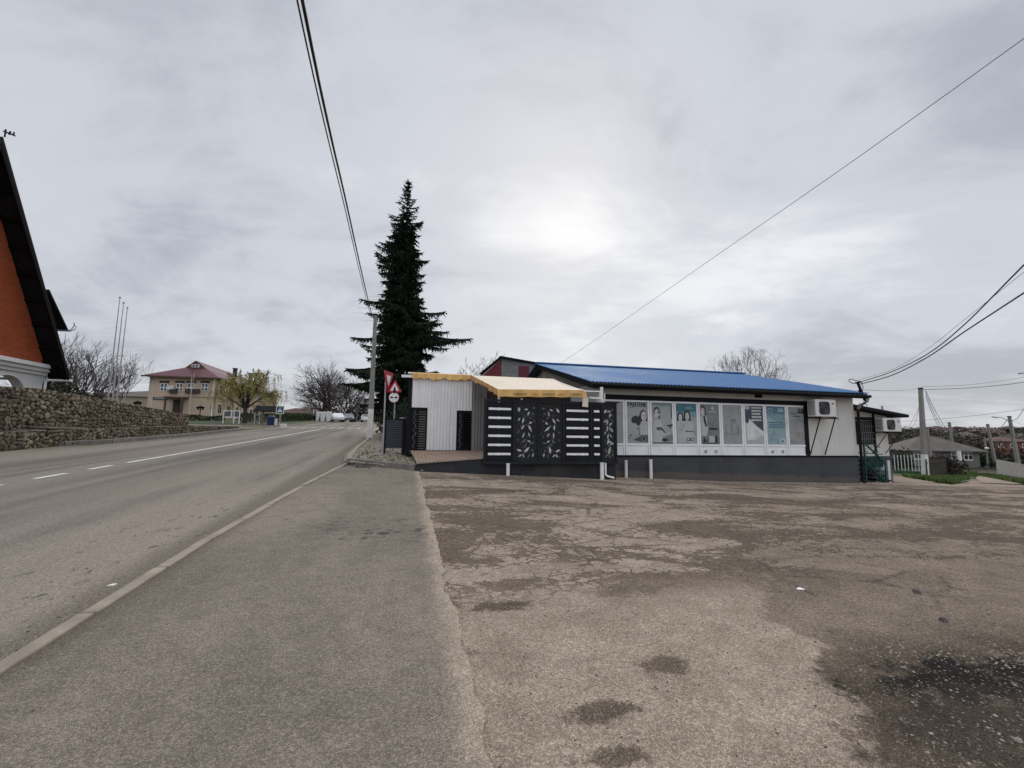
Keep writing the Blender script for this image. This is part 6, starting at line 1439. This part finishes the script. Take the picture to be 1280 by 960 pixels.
# willow
wb = ground_at(308, 52); wl = thing('willow_tree', 'willow with fresh yellow green hanging shoots before the town hall', 'tree', wb); s5 = 52 / F; rg = random.Random(5); wt, wc = MB(), MB()
hW = top_h(308, 462, 52); fk = 1.7; tips = []
wt.tube([Vector((0, 0, -.1)), Vector((.02, 0, .7)), Vector((-.05, 0, fk))], [.27, .2, .17], 9, cap=False)
for (dx, dz, dy, r) in ((-2.8, 4.6, .3, .15), (-1.5, 5.4, -1.2, .13), (.8, 5.9, .8, .12), (2.4, 5.0, -.4, .14), (3.4, 3.7, .8, .12), (-.4, 5.7, 1.5, .12), (1.2, 5.2, -1.5, .11), (-3.3, 3.3, -.8, .11), (2.2, 6.0, .8, .10), (-1.6, 5.7, .6, .1)):
    p0 = Vector((-.05, 0, fk)); p3 = Vector((dx, dy, dz * hW / 6.0)); p1 = p0 + Vector((dx * .3, dy * .3, (p3.z - fk) * .40)); p2 = p0 + Vector((dx * .7, dy * .7, (p3.z - fk) * .85)); pts = [p0, p1, p2, p3]; wt.tube(pts, [r, r * .75, r * .45, .03], 6, cap=False)
    for k in range(11):
        f = rg.uniform(.35, 1) * 3; j = min(2, int(f)); b = pts[j].lerp(pts[j + 1], f - j); e = b + Vector((rg.gauss(0, .9), rg.gauss(0, .8), rg.uniform(-.1, .8))); wt.tube([b, b.lerp(e, .5) + Vector((0, 0, .15)), e], [.035, .02, .01], 3, cap=False)
        for q in range(6):
            a = b.lerp(e, rg.uniform(.3, 1)); L = rg.uniform(.6, 1.9) * (1.15 if abs(a.x) > 1.6 else .8); dr = Vector((rg.gauss(0, .25) + .14 * a.x / 3, rg.gauss(0, .25), -1)); z_end = a.z - L
            if z_end < 1.15: L = max(.3, a.z - 1.15)
            pts2 = [a, a + Vector((dr.x * .25, dr.y * .25, -.2 * L)), a + Vector((dr.x * .55, dr.y * .55, -.6 * L)), a + Vector((dr.x * .6, dr.y * .6, -L))]; wc.tube(pts2, .006, 3, cap=False, m=1)
            for i in range(int(L * 16)):
                f2 = rg.random() * 3; j2 = min(2, int(f2)); c = pts2[j2].lerp(pts2[j2 + 1], f2 - j2) + Vector((rg.gauss(0, .05), rg.gauss(0, .05), 0)); leaf_quads(wc, c, .075, rg)
for mb, nm, ml in ((wt, 'trunk', [M['barkd']]), (wc, 'crown', [M['willow'], M['twig']])): o = mb.build(nm, ml); o.parent = wl
# well shelter
wsb = ground_at(337, 47.5); sh = thing('well_shelter', 'small wooden well shelter with dark shingled pitched roof and post legs', 'shelter', wsb); k5 = 47.5 / F; wx = 1.15
zt_, ze_ = at(335, 508.5, 47.5).z, at(335, 514.5, 47.5).z
mb = MB(); a = wsb; mb.prism([(a.x - wx, a.y - .9, ze_), (a.x - wx, a.y + .9, ze_), (a.x - wx, a.y, zt_ + .1)], (wx * 2, 0, 0)); mb.build('roof', M['shingle'], sh)
mb = MB(); mb.prism([(a.x - wx - .03, a.y - .95, ze_ - .1), (a.x - wx - .03, a.y - .2, ze_ - .1), (a.x - wx - .03, a.y - .0, zt_ + .2), (a.x - wx - .03, a.y - .2, zt_ + .2)], (.08, 0, 0)); mb.build('gable_board', M['barkd'], sh)
mb = MB()
for q, r_ in ((-.95, -.7), (-.3, -.7), (.95, -.7), (-.95, .7), (.95, .7)): mb.bar((a.x + q, a.y + r_, a.z - .1), (a.x + q, a.y + r_, ze_), .11)
mb.build('posts', mat('grey_wood_post', (.19, .17, .145), .9, .2), sh)
mb = MB(); mb.box(a.x + .0, a.x + .75, a.y - .1, a.y + .5, a.z, a.z + .75); mb.build('well_housing', M['trimw'], sh, bevel=.02)
bb = ground_at(340.5, 46.5); bn = thing('waste_bin', 'blue plastic bin with domed lid at the well shelter', 'bin', bb); hb_ = at(340, 518, 46.5).z - bb.z
mb = MB(); mb.lathe(bb, [(.26, 0), (.33, .1), (.36, hb_ * .7), (.36, hb_ * .72)], 12); mb.build('body', M['binblue'], bn); mb = MB(); mb.lathe(bb + Vector((0, 0, hb_ * .721)), [(.40, 0), (.38, .07), (.22, .24), (.05, .30)], 12); mb.build('lid', M['binblue'], bn)
cb_ = ground_at(351.5, 46); cs = thing('crossing_sign', 'pedestrian crossing sign on a yellow green board at the zebra crossing', 'road sign', cb_); cc = at(350.5, 512.5, 46)
mb = MB(); mb.tube([cb_, (cb_.x, cb_.y, cc.z + .35)], .04, 8); mb.build('post', M['metalg'], cs)
mb = MB(); s = .42; mb.hexa([(cc.x - s, cc.y - .08, cc.z - s), (cc.x + s, cc.y - .08, cc.z - s), (cc.x + s, cc.y - .05, cc.z - s), (cc.x - s, cc.y - .05, cc.z - s), (cc.x - s, cc.y - .08, cc.z + s), (cc.x + s, cc.y - .08, cc.z + s), (cc.x + s, cc.y - .05, cc.z + s), (cc.x - s, cc.y - .05, cc.z + s)], 0)
y = cc.y - .083; s = .31; mb.add([(cc.x - s, y, cc.z - s), (cc.x + s, y, cc.z - s), (cc.x + s, y, cc.z + s), (cc.x - s, y, cc.z + s)], [(0, 1, 2, 3)], 1); y -= .003; mb.add([(cc.x - .25, y, cc.z - .2), (cc.x + .25, y, cc.z - .2), (cc.x, y, cc.z + .25)], [(0, 1, 2)], 2); y -= .003
for p in (((-.03, -.02), (.04, -.02), (.05, .1), (-.04, .1)), ((-.03, .11), (.03, .11), (.03, .17), (-.03, .17)), ((-.02, -.02), (.03, -.02), (-.07, -.17), (-.11, -.17)), ((.0, -.02), (.04, -.02), (.11, -.16), (.07, -.16))): mb.add([(cc.x + a_, y, cc.z + b_) for a_, b_ in p], [(0, 1, 2, 3)], 3)
mb.build('board', [M['signyg'], M['signblue'], M['signw'], M['txt']], cs)
bx = ground_at(356, 45.5); mb = MB(); mb.box(bx.x - .35, bx.x + .3, bx.y, bx.y + .2, bx.z - .05, bx.z + .28); tag(mb.build('kerb_block', M['lime'], loc=bx, bevel=.02), 'pale block at the foot of the crossing sign', 'block')
q0, q1 = ground_at(320, 48), ground_at(326, 48); mb = MB()
for p in (q0, q1): mb.bar(p, p + Vector((0, 0, 1.15)), .07)
mb.bar(q0 + Vector((0, 0, 1.1)), q1 + Vector((0, 0, 1.1)), .06); tag(mb.build('pipe_frame', M['steel'], loc=q0), 'white pipe frame standing left of the well shelter', 'frame')

# flagpoles
fb = ground_at(135, 40); fpz = at(150, 373, 40).z; fp = thing('flagpole', 'leftmost and tallest looking of three bare metal flagpoles behind the stone wall', 'flagpole', fb, 'three flagpoles'); mb = MB(); q = at(149.8, 373, 40); mb.tube([fb, Vector((fb.x + (q.x - fb.x) * .5, fb.y, (fb.z + q.z) / 2)), Vector((q.x, fb.y, q.z))], [.075, .055, .03], 8); mb.build('mast', M['flag'], fp); mb = MB(); mb.lathe(Vector((q.x, fb.y, q.z)), [(.03, 0), (.09, .04), (.09, .12), (.03, .16)], 8); mb.build('finial', M['flag'], fp)
for px, Y, sc_, lab in ((140.5, 41.3, .985, 'middle one of three bare metal flagpoles behind the stone wall'), (146, 42.6, .97, 'rightmost one of three bare metal flagpoles behind the stone wall')): copy_tree(fp, ground_at(px, Y), 0, sc_, lab)

# ------------------------------------------------------------------ cottages, cars and things down the road
def cottage(name, lab, c, L, W, zb, ze, zr, yaw, wm, rm, wins=(), chim=None, group=None, ov=.5):
    o = thing(name, lab, 'house', c, group); Rz = Matrix.Rotation(yaw, 3, 'Z'); c = Vector(c)
    T_ = lambda x, y, z: Vector((c.x, c.y, 0)) + Rz @ Vector((x, y, 0)) + Vector((0, 0, z))
    def tb_(mb, x0, x1, y0, y1, z0, z1): mb.hexa([T_(x0, y0, z0), T_(x1, y0, z0), T_(x1, y1, z0), T_(x0, y1, z0), T_(x0, y0, z1), T_(x1, y0, z1), T_(x1, y1, z1), T_(x0, y1, z1)])
    mb = MB(); tb_(mb, -L / 2, L / 2, -W / 2, W / 2, zb, ze); mb.build('wall', M[wm], o)
    mb = MB(); a, b = L / 2 + ov, W / 2 + ov; r = max(.2, L / 2 - W / 2)
    mb.add([T_(-a, -b, ze - .02), T_(a, -b, ze - .02), T_(a, b, ze - .02), T_(-a, b, ze - .02), T_(-r, 0, zr), T_(r, 0, zr), T_(-a, -b, ze - .15), T_(a, -b, ze - .15), T_(a, b, ze - .15), T_(-a, b, ze - .15)], [(0, 1, 5, 4), (1, 2, 5), (2, 3, 4, 5), (3, 0, 4), (6, 7, 1, 0), (7, 8, 2, 1), (8, 9, 3, 2), (9, 6, 0, 3), (9, 8, 7, 6)]); rf_ = mb.build('roof', M[rm], o)
    for (x, w, z0, z1) in wins:
        mb = MB(); tb_(mb, x - w / 2, x + w / 2, -W / 2 - .06, -W / 2 + .02, z0, z1); wn_ = mb.build('window', M['trimw'], o); mb = MB()
        for q in (-1, 1): tb_(mb, x + q * w / 4 - w / 4 + w * .09, x + q * w / 4 + w / 4 - w * .04, -W / 2 - .08, -W / 2 - .062, z0 + (z1 - z0) * .14, z1 - (z1 - z0) * .38); tb_(mb, x + q * w / 4 - w / 4 + w * .09, x + q * w / 4 + w / 4 - w * .04, -W / 2 - .08, -W / 2 - .062, z1 - (z1 - z0) * .30, z1 - (z1 - z0) * .12)
        mb.build('pane', M['glass'], wn_)
    if chim: mb = MB(); tb_(mb, chim - .3, chim + .3, -.3, .3, zr - 1, zr + .7); mb.build('chimney', M['redhouse'], rf_)
    return o
def zY(px, py, Y): return at(px, py, Y).z
# row left of the far trees
c = ground_at(372, 84); cottage('cottage', 'long low cottage with brown roof right of the crossing sign', c, 9.5, 7, c.z - .3, zY(365, 519, 82), zY(372, 511.5, 84), R(104), 'beige', 'tileo', ((-3, 1.0, c.z + 1, c.z + 2.1), (0, 1.0, c.z + 1, c.z + 2.1), (3, 1, c.z + 1, c.z + 2.1)), None)
c = ground_at(384, 104); cottage('cottage', 'second brown roofed cottage further along behind the bare trees', c, 13, 8, c.z - .5, zY(384, 517.5, 100), zY(384, 510.5, 104), R(13), 'beige', 'tileo', ((-4.5, 1.1, c.z + .9, c.z + 2.1), (-1.5, 1.1, c.z + .9, c.z + 2.1), (1.5, 1.1, c.z + .9, c.z + 2.1), (4.5, 1.1, c.z + .9, c.z + 2.1)), None)
for i, (px, w) in enumerate(((399, .5), (404.5, .75), (411, .6))):
    b = ground_at(px, 80); h_ = zY(px, 514.5, 80) - b.z; mb = MB(); mb.prism([(b.x - w, b.y, b.z - .1), (b.x + w, b.y, b.z - .1), (b.x + w * .8, b.y, b.z + h_ * .92), (b.x + w * .2, b.y, b.z + h_), (b.x - w * .6, b.y, b.z + h_ * .97)], (0, .6, 0)); tag(mb.build('stone_marker', M['lime'], loc=b, bevel=.05), ('leftmost whitewashed gate pier under the bare trees', 'widest whitewashed gate pier in the middle under the bare trees', 'rightmost whitewashed gate pier next to the parked cars')[i], 'gate pier', 'whitewashed piers')
def car(lab, px, Y, yaw, m, L=4.2, W=1.72, H=1.48):
    b = ground_at(px, Y); o = thing('parked_car', lab, 'car', (0, 0, 0), 'cars parked at the far end of the road'); X = lambda p: Vector(p)
    prof = [(-L / 2, .35), (-L / 2, .72), (-L / 2 + .12, .86), (-L / 2 + .75, .92), (-L * .18, H - .04), (-.05, H), (L * .26, H - .05), (L * .40, .98), (L / 2 - .05, .90), (L / 2, .6), (L / 2, .35)]
    mb = MB(); K = len(prof)
    for s, ins in ((-1, 0), (1, 0)):
        for x, z in prof: mb.v.append(Vector((x, s * (W / 2 - (.16 if z > 1 else 0)), z)))
    for i in range(K - 1): mb.f.append([i, i + 1, K + i + 1, K + i]); mb.m.append(0)
    mb.f.append(list(range(K))[::-1]); mb.m.append(0); mb.f.append([K + i for i in range(K)]); mb.m.append(0); mb.f.append([0, K, 2 * K - 1, K - 1]); mb.m.append(0)
    bd = mb.build('body', M[m]); bd.parent = o; bv = bd.modifiers.new('bevel', 'BEVEL'); bv.width = .05; bv.segments = 2
    mb = MB()
    for s in (-1, 1): y = s * (W / 2 - .075); mb.add([(-L * .15, y, 1.0), (L * .36, y, 1.0), (L * .255, y - s * .07, H - .12), (-.05, y - s * .07, H - .09), (-L * .1, y - s * .07, H - .14)], [(0, 1, 2, 3, 4)])
    mb.add([(-L / 2 + .9, -.7, .98), (-L / 2 + .9, .7, .98), (-L * .17, .6, H - .06), (-L * .17, -.6, H - .06)], [(0, 1, 2, 3)]); mb.add([(L * .395, -.7, 1.03), (L * .395, .7, 1.03), (L * .275, .6, H - .1), (L * .275, -.6, H - .1)], [(0, 1, 2, 3)])
    gq = mb.build('window_glass', M['glass']); gq.parent = o; gq.data.transform(Matrix.Translation((0, 0, .012)))
    for x in (-L * .31, L * .31):
        for s in (-1, 1):
            mb = MB(); R_ = [(math.cos(6.2832 * i / 16) * .31, math.sin(6.2832 * i / 16) * .31) for i in range(16)]; mb.prism([(x + a, s * (W / 2 - .18), .31 + c_) for a, c_ in R_], (0, s * .2, 0)); w_ = mb.build('wheel', M['tyre']); w_.parent = o
            mb = MB(); mb.prism([(x + a * .6, s * (W / 2 + .021), .31 + c_ * .6) for a, c_ in R_], (0, s * .005, 0)); r_ = mb.build('rim', M['metalg']); r_.parent = w_
    for s in (-1, 1):
        mb = MB(); mb.box(-L / 2 - .012, -L / 2 + .1, s * .62 - .15, s * .62 + .15, .66, .80); h_ = mb.build('headlight', M['signw']); h_.parent = o
        mb = MB(); mb.box(L / 2 - .1, L / 2 + .012, s * .66 - .12, s * .66 + .12, .66, .86); h_ = mb.build('tail_light', M['signred']); h_.parent = o
    o.location = b; o.rotation_euler = (0, 0, yaw); return o
car('white car parked in front of the bare trees at the far left of the road', 423, 74, R(180 - 62), 'carw'); car('silver grey car parked just behind the white car', 436, 80, R(180 - 62), 'carg'); car('distant pale car beyond the crest, close to the utility pole', 459.5, 84, R(-76), 'carw')
for px, Y, p1, lab in ((425.5, 82, 508, 'pale slim post above the parked white car'), (447, 100, 505, 'distant slim pole down the road, left of the utility pole'), (477, 52, 492, 'slim pole beside the road just right of the utility pole')):
    b = ground_at(px, Y); pole('utility_pole', lab, b, at(px + .3, p1, Y), .13, .10)
for px, Y, w, h_, lab, m, s in ((445, 118, 5, 5, 'far dark bare thicket at the end of the road', 'shrub', 1), (466, 120, 5, 4.5, 'far evergreen thicket behind the utility pole foot', 'shrubg', 2), (424, 122, 6, 4, 'far brown thicket behind the parked cars', 'shrub', 3), (398, 126, 7, 3.5, 'far low thicket behind the gate piers', 'shrub', 4), (480, 70, 2.5, 2.8, 'bare bush beside the road behind the utility pole', 'shrub', 5)):
    bush('thicket', lab, ground_at(px, Y), w, 3, h_, 1400, .28, m, 60 + s, cat='thicket')
b = ground_at(486, 58); t6 = thing('bare_tree', 'small bare tree seen between the utility pole and the spruce', 'tree', b, 'bare trees along the road ahead'); place_tree(t6, *branch_tree(55, 4.6, .9, .12, 1.2, 5, 3, .5, (3, 4), .68, .016), M['bark'], M['twig'])
# grass tufts on the verge, at the wall foot and around the right-hand poles
rg = random.Random(9)
grass('grass', [verge(rg.uniform(.2, .95), rg.random() ** 1.5 * .8) for _ in range(260)], 'thin grass between the rubble of the verge', .10, 4)
cen = [(1185, 601), (1170, 598), (1200, 599), (1150, 596), (1215, 597), (1205, 603)]
pts = []
for _ in range(9000):
    px = rg.uniform(1128, 1222); lo = 591 if px < 1190 else 590; hi = 596 + (px - 1128) / 62 * 10 if px < 1190 else 606 - (px - 1190) / 32 * 10
    py = rg.uniform(lo, max(lo + 1, hi)); p = gp(px, py)
    if mnoise.noise((p.x * .3, p.y * .3, 7)) > -.35: pts.append(p)
grass('grass', pts, 'spring green grass around the big pale pole and dark fence', .16, 5, w=.03)
pts = []
for _ in range(7000):
    px = rg.uniform(1222, 1290); py = rg.uniform(593 + max(0, (px - 1236)) * .16, 594.5 + max(0, px - 1222) * .20); pts.append(gp(px, py))
grass('grass', pts, 'green grass strip between the track and the board fence', .18, 6, w=.03)
grass('grass', [P(-12.4 - rg.random() * .35, rg.uniform(12, 39), 0) + Vector((0, 0, Gn(-12.5, 0) + 0)) for _ in range(0)] or [PG(-12.55 - rg.random() * .2, rg.uniform(17, 39), .05) for _ in range(250)], 'sparse weeds along the foot of the ledge wall', .12, 7)
# turf sheets under the grass so that it reads green from a distance
def turf(poly, nm='grass_bank'):
    mb = MB(); ps = [gp(*q) for q in poly]; c = sum(ps, Vector()) / len(ps); K = 6
    def g3(p): return Vector((p.x, p.y, G(p.x, p.y) + .05))
    for i in range(len(ps)):
        a, b = ps[i], ps[(i + 1) % len(ps)]
        for k in range(K):
            f0, f1 = k / K, (k + 1) / K
            mb.quad(g3(c.lerp(a, f0)), g3(c.lerp(b, f0)), g3(c.lerp(b, f1)), g3(c.lerp(a, f1))) if k else mb.add([g3(c), g3(c.lerp(a, f1)), g3(c.lerp(b, f1))], [(0, 1, 2)])
    tag(mb.build(nm, mat('spring_turf', (.06, .088, .026), .95, .3, .9, 20, .3, dirt=(.13, .11, .075)), loc=(0, 0, 0)), kind='structure')
turf([(1130, 592), (1190, 590.5), (1210, 592), (1220, 597), (1208, 603), (1190, 604.5), (1165, 600), (1140, 597)]); turf([(1216, 591), (1236, 592), (1262, 597), (1290, 601), (1290, 606), (1262, 600.5), (1238, 594.5)])

# ------------------------------------------------------------------ right-hand side: cottage, fences, village on the hill
M['greywash'] = mat('grey_wall_wash', (.17, .17, .16), .9, .15, .5, 20, .1); Yh = 70; c = at(1161, 575, Yh + 3.6); c = Vector((c.x, c.y, G(c.x, c.y))); zb_h = -2.4; zeh, zrh = zY(1160, 563, Yh), zY(1160, 545.5, Yh + 3)
k7 = Yh / F
cottage('cottage', 'white walled cottage with grey hipped roof beyond the picket fence', c, 9.2, 7, zb_h, zeh, zrh, R(-12), 'greywash', 'slate', [(x, 1.15, zeh - 1.45, zeh - .2) for x in (-3.5, -1.9, 1.5, 3.1)], None, ov=.8)
fpo = at(1198.5, 563, 68.5); mb = MB(); mb.bar((fpo.x, fpo.y, G(fpo.x, fpo.y)), (fpo.x, fpo.y, zeh), .35); tag(mb.build('porch_pillar', M['trimw'], loc=(fpo.x, fpo.y, G(fpo.x, fpo.y))), 'white pillar under the right end of the hipped roof', 'pillar')
def picket(name, lab, pa, pb, Ya, Yb, ytop, ybot, n, m, w, rail='trimw', base=None, kind='picket', cat='fence'):
    a0, a1 = at(pa, ybot[0], Ya), at(pa, ytop[0], Ya); b0, b1 = at(pb, ybot[1], Yb), at(pb, ytop[1], Yb); o = thing(name, lab, cat, (a0 + b0) / 2); mb = MB(); d = (b0 - a0); d.z = 0; d.normalize(); nn = Vector((-d.y, d.x, 0))
    for i in range(n):
        f = (i + .5) / n; lo = a0.lerp(b0, f); hi = a1.lerp(b1, f); gz = min(lo.z, G(lo.x, lo.y) + .05) if kind == 'board' else lo.z; x = d * w / 2
        mb.hexa([Vector((*((lo - x).xy), gz)), Vector((*((lo + x).xy), gz)), Vector((*((lo + x + nn * .03).xy), gz)), Vector((*((lo - x + nn * .03).xy), gz)), Vector((*((lo - x).xy), hi.z)), Vector((*((lo + x).xy), hi.z)), Vector((*((lo + x + nn * .03).xy), hi.z)), Vector((*((lo - x + nn * .03).xy), hi.z))])
    mb.build('boards' if kind == 'board' else 'pickets', M[m], o); mb = MB()
    for q in ((.12, .9) if kind != 'board' else (.2, .8)): mb.bar(a0.lerp(a1, q) + nn * .06, b0.lerp(b1, q) + nn * .06, .06)
    mb.build('rails', M[rail], o)
    if base: mb = MB(); e = nn * .1; lo0 = Vector((a0.x, a0.y, G(a0.x, a0.y) - .2)); lo1 = Vector((b0.x, b0.y, G(b0.x, b0.y) - .2)); mb.hexa([lo0 - e, lo1 - e, lo1 + e, lo0 + e, a0 - e, b0 - e, b0 + e, a0 + e]); mb.build('base_wall', M[base], o)
    return o
picket('picket_fence', 'white picket fence on a dark green base left of the big pale pole', 1117, 1156, 50, 48, (568.5, 569.5), (588, 589.5), 9, 'steel', .075, 'green', 'green')
picket('board_fence', 'low dark board fence right of the big pale pole', 1159, 1188, 44, 50, (574, 573), (597, 590), 20, 'darkfence', .30, 'darkfence', None, 'board')
picket('board_fence', 'weathered pale board fence along the right edge', 1246, 1290, 56, 44, (574, 582), (590, 600), 24, 'palefence', .46, 'palefence', None, 'board')
picket('rail_fence', 'white low fence right of the cottage porch', 1201, 1216, 70, 72, (570, 571), (575, 576), 3, 'trimw', .12, 'trimw')
bush('bare_shrub', 'brown tangled shrubs along the low dark board fence', ground_at(1178, 50) , 3.0, 1.2, 2.0, 2200, .14, 'shrub', 31); bush('evergreen_shrub', 'dark green bush at the left end of the hipped roof', ground_at(1119, 52), 1.2, 1, 2.4, 900, .14, 'shrubg', 32)
for i, (px, Y, w, h_, m, lab) in enumerate(((1212, 84, 4, 3.8, 'shrub', 'brown thicket right of the cottage, nearest to it'), (1222, 92, 5, 4.6, 'shrub', 'taller brown thicket between cottage and leaning pole'), (1228, 74, 3, 2.2, 'shrubg', 'dark low thicket left of the short lamp pole'), (1252, 90, 7, 3.0, 'shrub', 'brown thicket in front of the red brick house'), (1275, 80, 5, 2.8, 'shrub', 'brown thicket at the right edge above the board fence'), (1206, 96, 5, 5.0, 'shrub', 'wide brown thicket rising behind the cottage ridge'), (1265, 66, 3, 1.6, 'shrubg', 'dark green low shrubs behind the board fence'))):
    bush('thicket', lab, ground_at(px, Y), w, 3, h_, 1500, .26, m, 80 + i, cat='thicket', group='thickets below the hill')
def far_house(px, py, Y, L, W, hw, hr, wm, rm, yaw, lab, wins=True):
    c = at(px, py, Y); c = Vector((c.x, c.y, G(c.x, c.y) - .3)); ze = c.z + hw; w_ = [(-L * .28, L * .12, c.z + hw * .45, ze - .4), (0, L * .12, c.z + hw * .45, ze - .4), (L * .28, L * .12, c.z + hw * .45, ze - .4)] if wins else ()
    cottage('village_house', lab, c, L, W, c.z - 1.5, ze, ze + hr, yaw, wm, rm, w_, None, 'houses on the hillside')
cr_h = at(1254, 560, 112); rgz = cr_h.z
cc = Vector((cr_h.x, cr_h.y, G(cr_h.x, cr_h.y) - .5)); cottage('village_house', 'red brick house with brown hipped roof left of the lamp post', cc, 7.4, 7, cc.z - 1, zY(1254, 551.5, 110), zY(1254, 545.5, 112), R(-20), 'redhouse', 'tileo', [(x, 1.0, rgz + .2, rgz + 1.2) for x in (-2.2, 0, 2.2)], None, 'houses on the hillside')
spec = [(1276, 556, 125, 'beige2', 'slate', 'grey roofed house right of the red brick house'), (1206, 545, 190, 'plaster', 'slate', 'white house low on the hill right of the second pole'), (1225, 541, 230, 'beige2', 'tileo', 'tan house mid hill above the thickets'), (1181, 540, 260, 'plaster', 'tile', 'small white house with reddish roof above the cottage'), (1243, 543, 210, 'plaster', 'tileo', 'white house with brown roof behind the leaning pole top'),
        (1262, 539, 280, 'beige2', 'slate', 'far tan house high on the hill at the lamp post'), (1196, 537, 330, 'trimw', 'metal' if False else 'slate', 'bright white long house near the hill top'), (1170, 538, 300, 'beige2', 'tileo', 'far tan house between the two pale poles'), (1215, 535, 370, 'plaster', 'tile', 'topmost white house on the hill crest'), (1150, 539, 280, 'beige2', 'slate', 'far grey roofed house left of the big pale pole'), (1274, 545, 175, 'plaster', 'slate', 'white house near the right edge of the hill')]
rg = random.Random(15)
for px, py, Y, wm, rm, lab in spec: far_house(px, py, Y, rg.uniform(6.5, 9), rg.uniform(5.5, 6.5), 2.3, rg.uniform(1.4, 1.9), wm, rm, rg.uniform(-.6, .6), lab, Y < 260)
# far wood and orchard scrub on the hillside: one mass of twig clumps
mb = MB(); rg = random.Random(23)
for _ in range(1500):
    n_, Y = rg.uniform(1060, 1330), 118 + 360 * rg.random() ** .9; a = at(n_, 545, Y); x, y_ = a.x, a.y; b = Vector((x, y_, G(x, y_))); h_ = min(rg.uniform(2, 4.8), at(n_, rg.uniform(533, 541), Y).z - b.z); w = 1.2 + h_ * rg.uniform(.3, .5); m_ = 0 if rg.random() < .75 else 1
    if h_ < .8: continue
    for k in range(34):
        d = Vector((rg.gauss(0, .45) * w, rg.gauss(0, .45) * w, h_ * (.25 + .75 * rg.random()))); leaf_quads(mb, b + d, rg.uniform(.25, .55), rg, 1, m_)
tag(mb.build('hillside_scrub', [M['shrub'], M['shrubg']]), 'bare brown orchard scrub and trees covering the far village hillside', 'woodland', kind='stuff')
mb = MB()
for _ in range(700):
    n_ = rg.choice((rg.uniform(-140, 1060), rg.uniform(330, 700))); Y = rg.uniform(150, 330); a = at(n_, 545, Y); b = Vector((a.x, a.y, G(a.x, a.y))); h_ = rg.uniform(2, 5); w = h_ * .5
    for k in range(30): leaf_quads(mb, b + Vector((rg.gauss(0, .5) * w, rg.gauss(0, .5) * w, h_ * rg.random())), .5, rg)
tag(mb.build('distant_scrub', M['shrub']), 'low distant scrub along the skyline behind the town hall and shop', 'woodland', kind='stuff')

# ------------------------------------------------------------------ sky, sun and camera
wd = bpy.data.worlds.new('World'); scene.world = wd; wd.use_nodes = True; nt = wd.node_tree; nt.nodes.clear()
class WB(NB):
    def __init__(s, t): s.nt = t
b = WB(nt); out = b.n('ShaderNodeOutputWorld'); bg = b.n('ShaderNodeBackground'); b.l(bg.outputs[0], out.inputs[0]); bg.inputs['Strength'].default_value = .1
sky = b.n('ShaderNodeTexSky'); sky.sky_type = 'NISHITA'; sky.sun_disc = False
SUN_EL, SUN_AZ = R(30), R(6)     # azimuth from +Y towards +X
sky.sun_elevation = SUN_EL; sky.sun_rotation = SUN_AZ
tc = b.n('ShaderNodeTexCoord'); g = b.sep(tc.outputs['Generated'])
den = b.mth('ADD', b.mth('MAXIMUM', g[2], 0.0), .20)
cv = b.n('ShaderNodeCombineXYZ'); b.l(b.mth('DIVIDE', g[0], den), cv.inputs[0]); b.l(b.mth('DIVIDE', g[1], den), cv.inputs[1]); cv.inputs[2].default_value = .7
n1 = b.noise(cv.outputs[0], .55, 8, .56, .6); n2 = b.noise(b.scale(cv.outputs[0], (.8, 1.1, 1)), 2.1, 7, .6, .6)
d = b.n('ShaderNodeVectorMath', operation='DOT_PRODUCT'); b.l(tc.outputs['Generated'], d.inputs[0]); sd = Vector((math.sin(R(7)) * math.cos(R(24)), math.cos(R(7)) * math.cos(R(24)), math.sin(R(24)))); d.inputs[1].default_value = sd
glow = b.ramp(d.outputs['Value'], .58, .93)
f = b.mth('ADD', b.mth('MULTIPLY', b.mth('SUBTRACT', n1, .5), 2.8), b.mth('MULTIPLY', b.mth('SUBTRACT', n2, .5), 1.1))
f = b.mth('ADD', f, b.mth('MULTIPLY_ADD', glow, .12, .34))
low = b.ramp(g[2], .02, .55, -.05, .04)
f = b.mth('ADD', f, low)
c = b.mix(b.ramp(f, .08, .55), (2.95, 3.08, 3.42), (4.1, 4.25, 4.6)); c = b.mix(b.ramp(f, .55, 1.12), c, (5.7, 5.8, 5.95))
zen = b.mth('ADD', b.ramp(g[2], .72, .92, 1.0, 3.1), b.ramp(g[1], .1, -.45, 0.0, .75)); cz = b.n('ShaderNodeVectorMath', operation='SCALE'); b.l(c, cz.inputs[0]); b.l(zen, cz.inputs['Scale'])
col = b.mix(.94, sky.outputs[0], cz.outputs[0]); b.l(col, bg.inputs['Color'])
sl = bpy.data.lights.new('Sun', 'SUN'); sl.energy = .7; sl.angle = R(25); sl.color = (1, .965, .92); so = bpy.data.objects.new('Sun', sl); COL.objects.link(so)
sdir = Vector((math.sin(SUN_AZ) * math.cos(SUN_EL), math.cos(SUN_AZ) * math.cos(SUN_EL), math.sin(SUN_EL))); so.rotation_euler = sdir.to_track_quat('Z', 'Y').to_euler()
cam = bpy.data.cameras.new('Camera'); co = bpy.data.objects.new('Camera', cam); COL.objects.link(co); scene.camera = co
cam.sensor_width = 36; cam.sensor_fit = 'HORIZONTAL'; cam.lens = 36 * F / 1280; cam.clip_start = .05; cam.clip_end = 4000
rt = Vector((cr, -sp * sr, cp * sr)); upv = Vector((-sr, -sp * cr, cp * cr)); fw = Vector((0, cp, sp))
mw = Matrix((rt, upv, -fw)).transposed().to_4x4(); mw.translation = Vector((0, 0, CH)); co.matrix_world = mw
vs_ = scene.view_settings; vs_.view_transform = 'Standard'; vs_.look = 'None'; vs_.exposure = .6; vs_.gamma = 1; vs_.use_curve_mapping = False
scene.render.engine = 'CYCLES'; scene.cycles.max_bounces = 6; scene.cycles.use_denoising = True
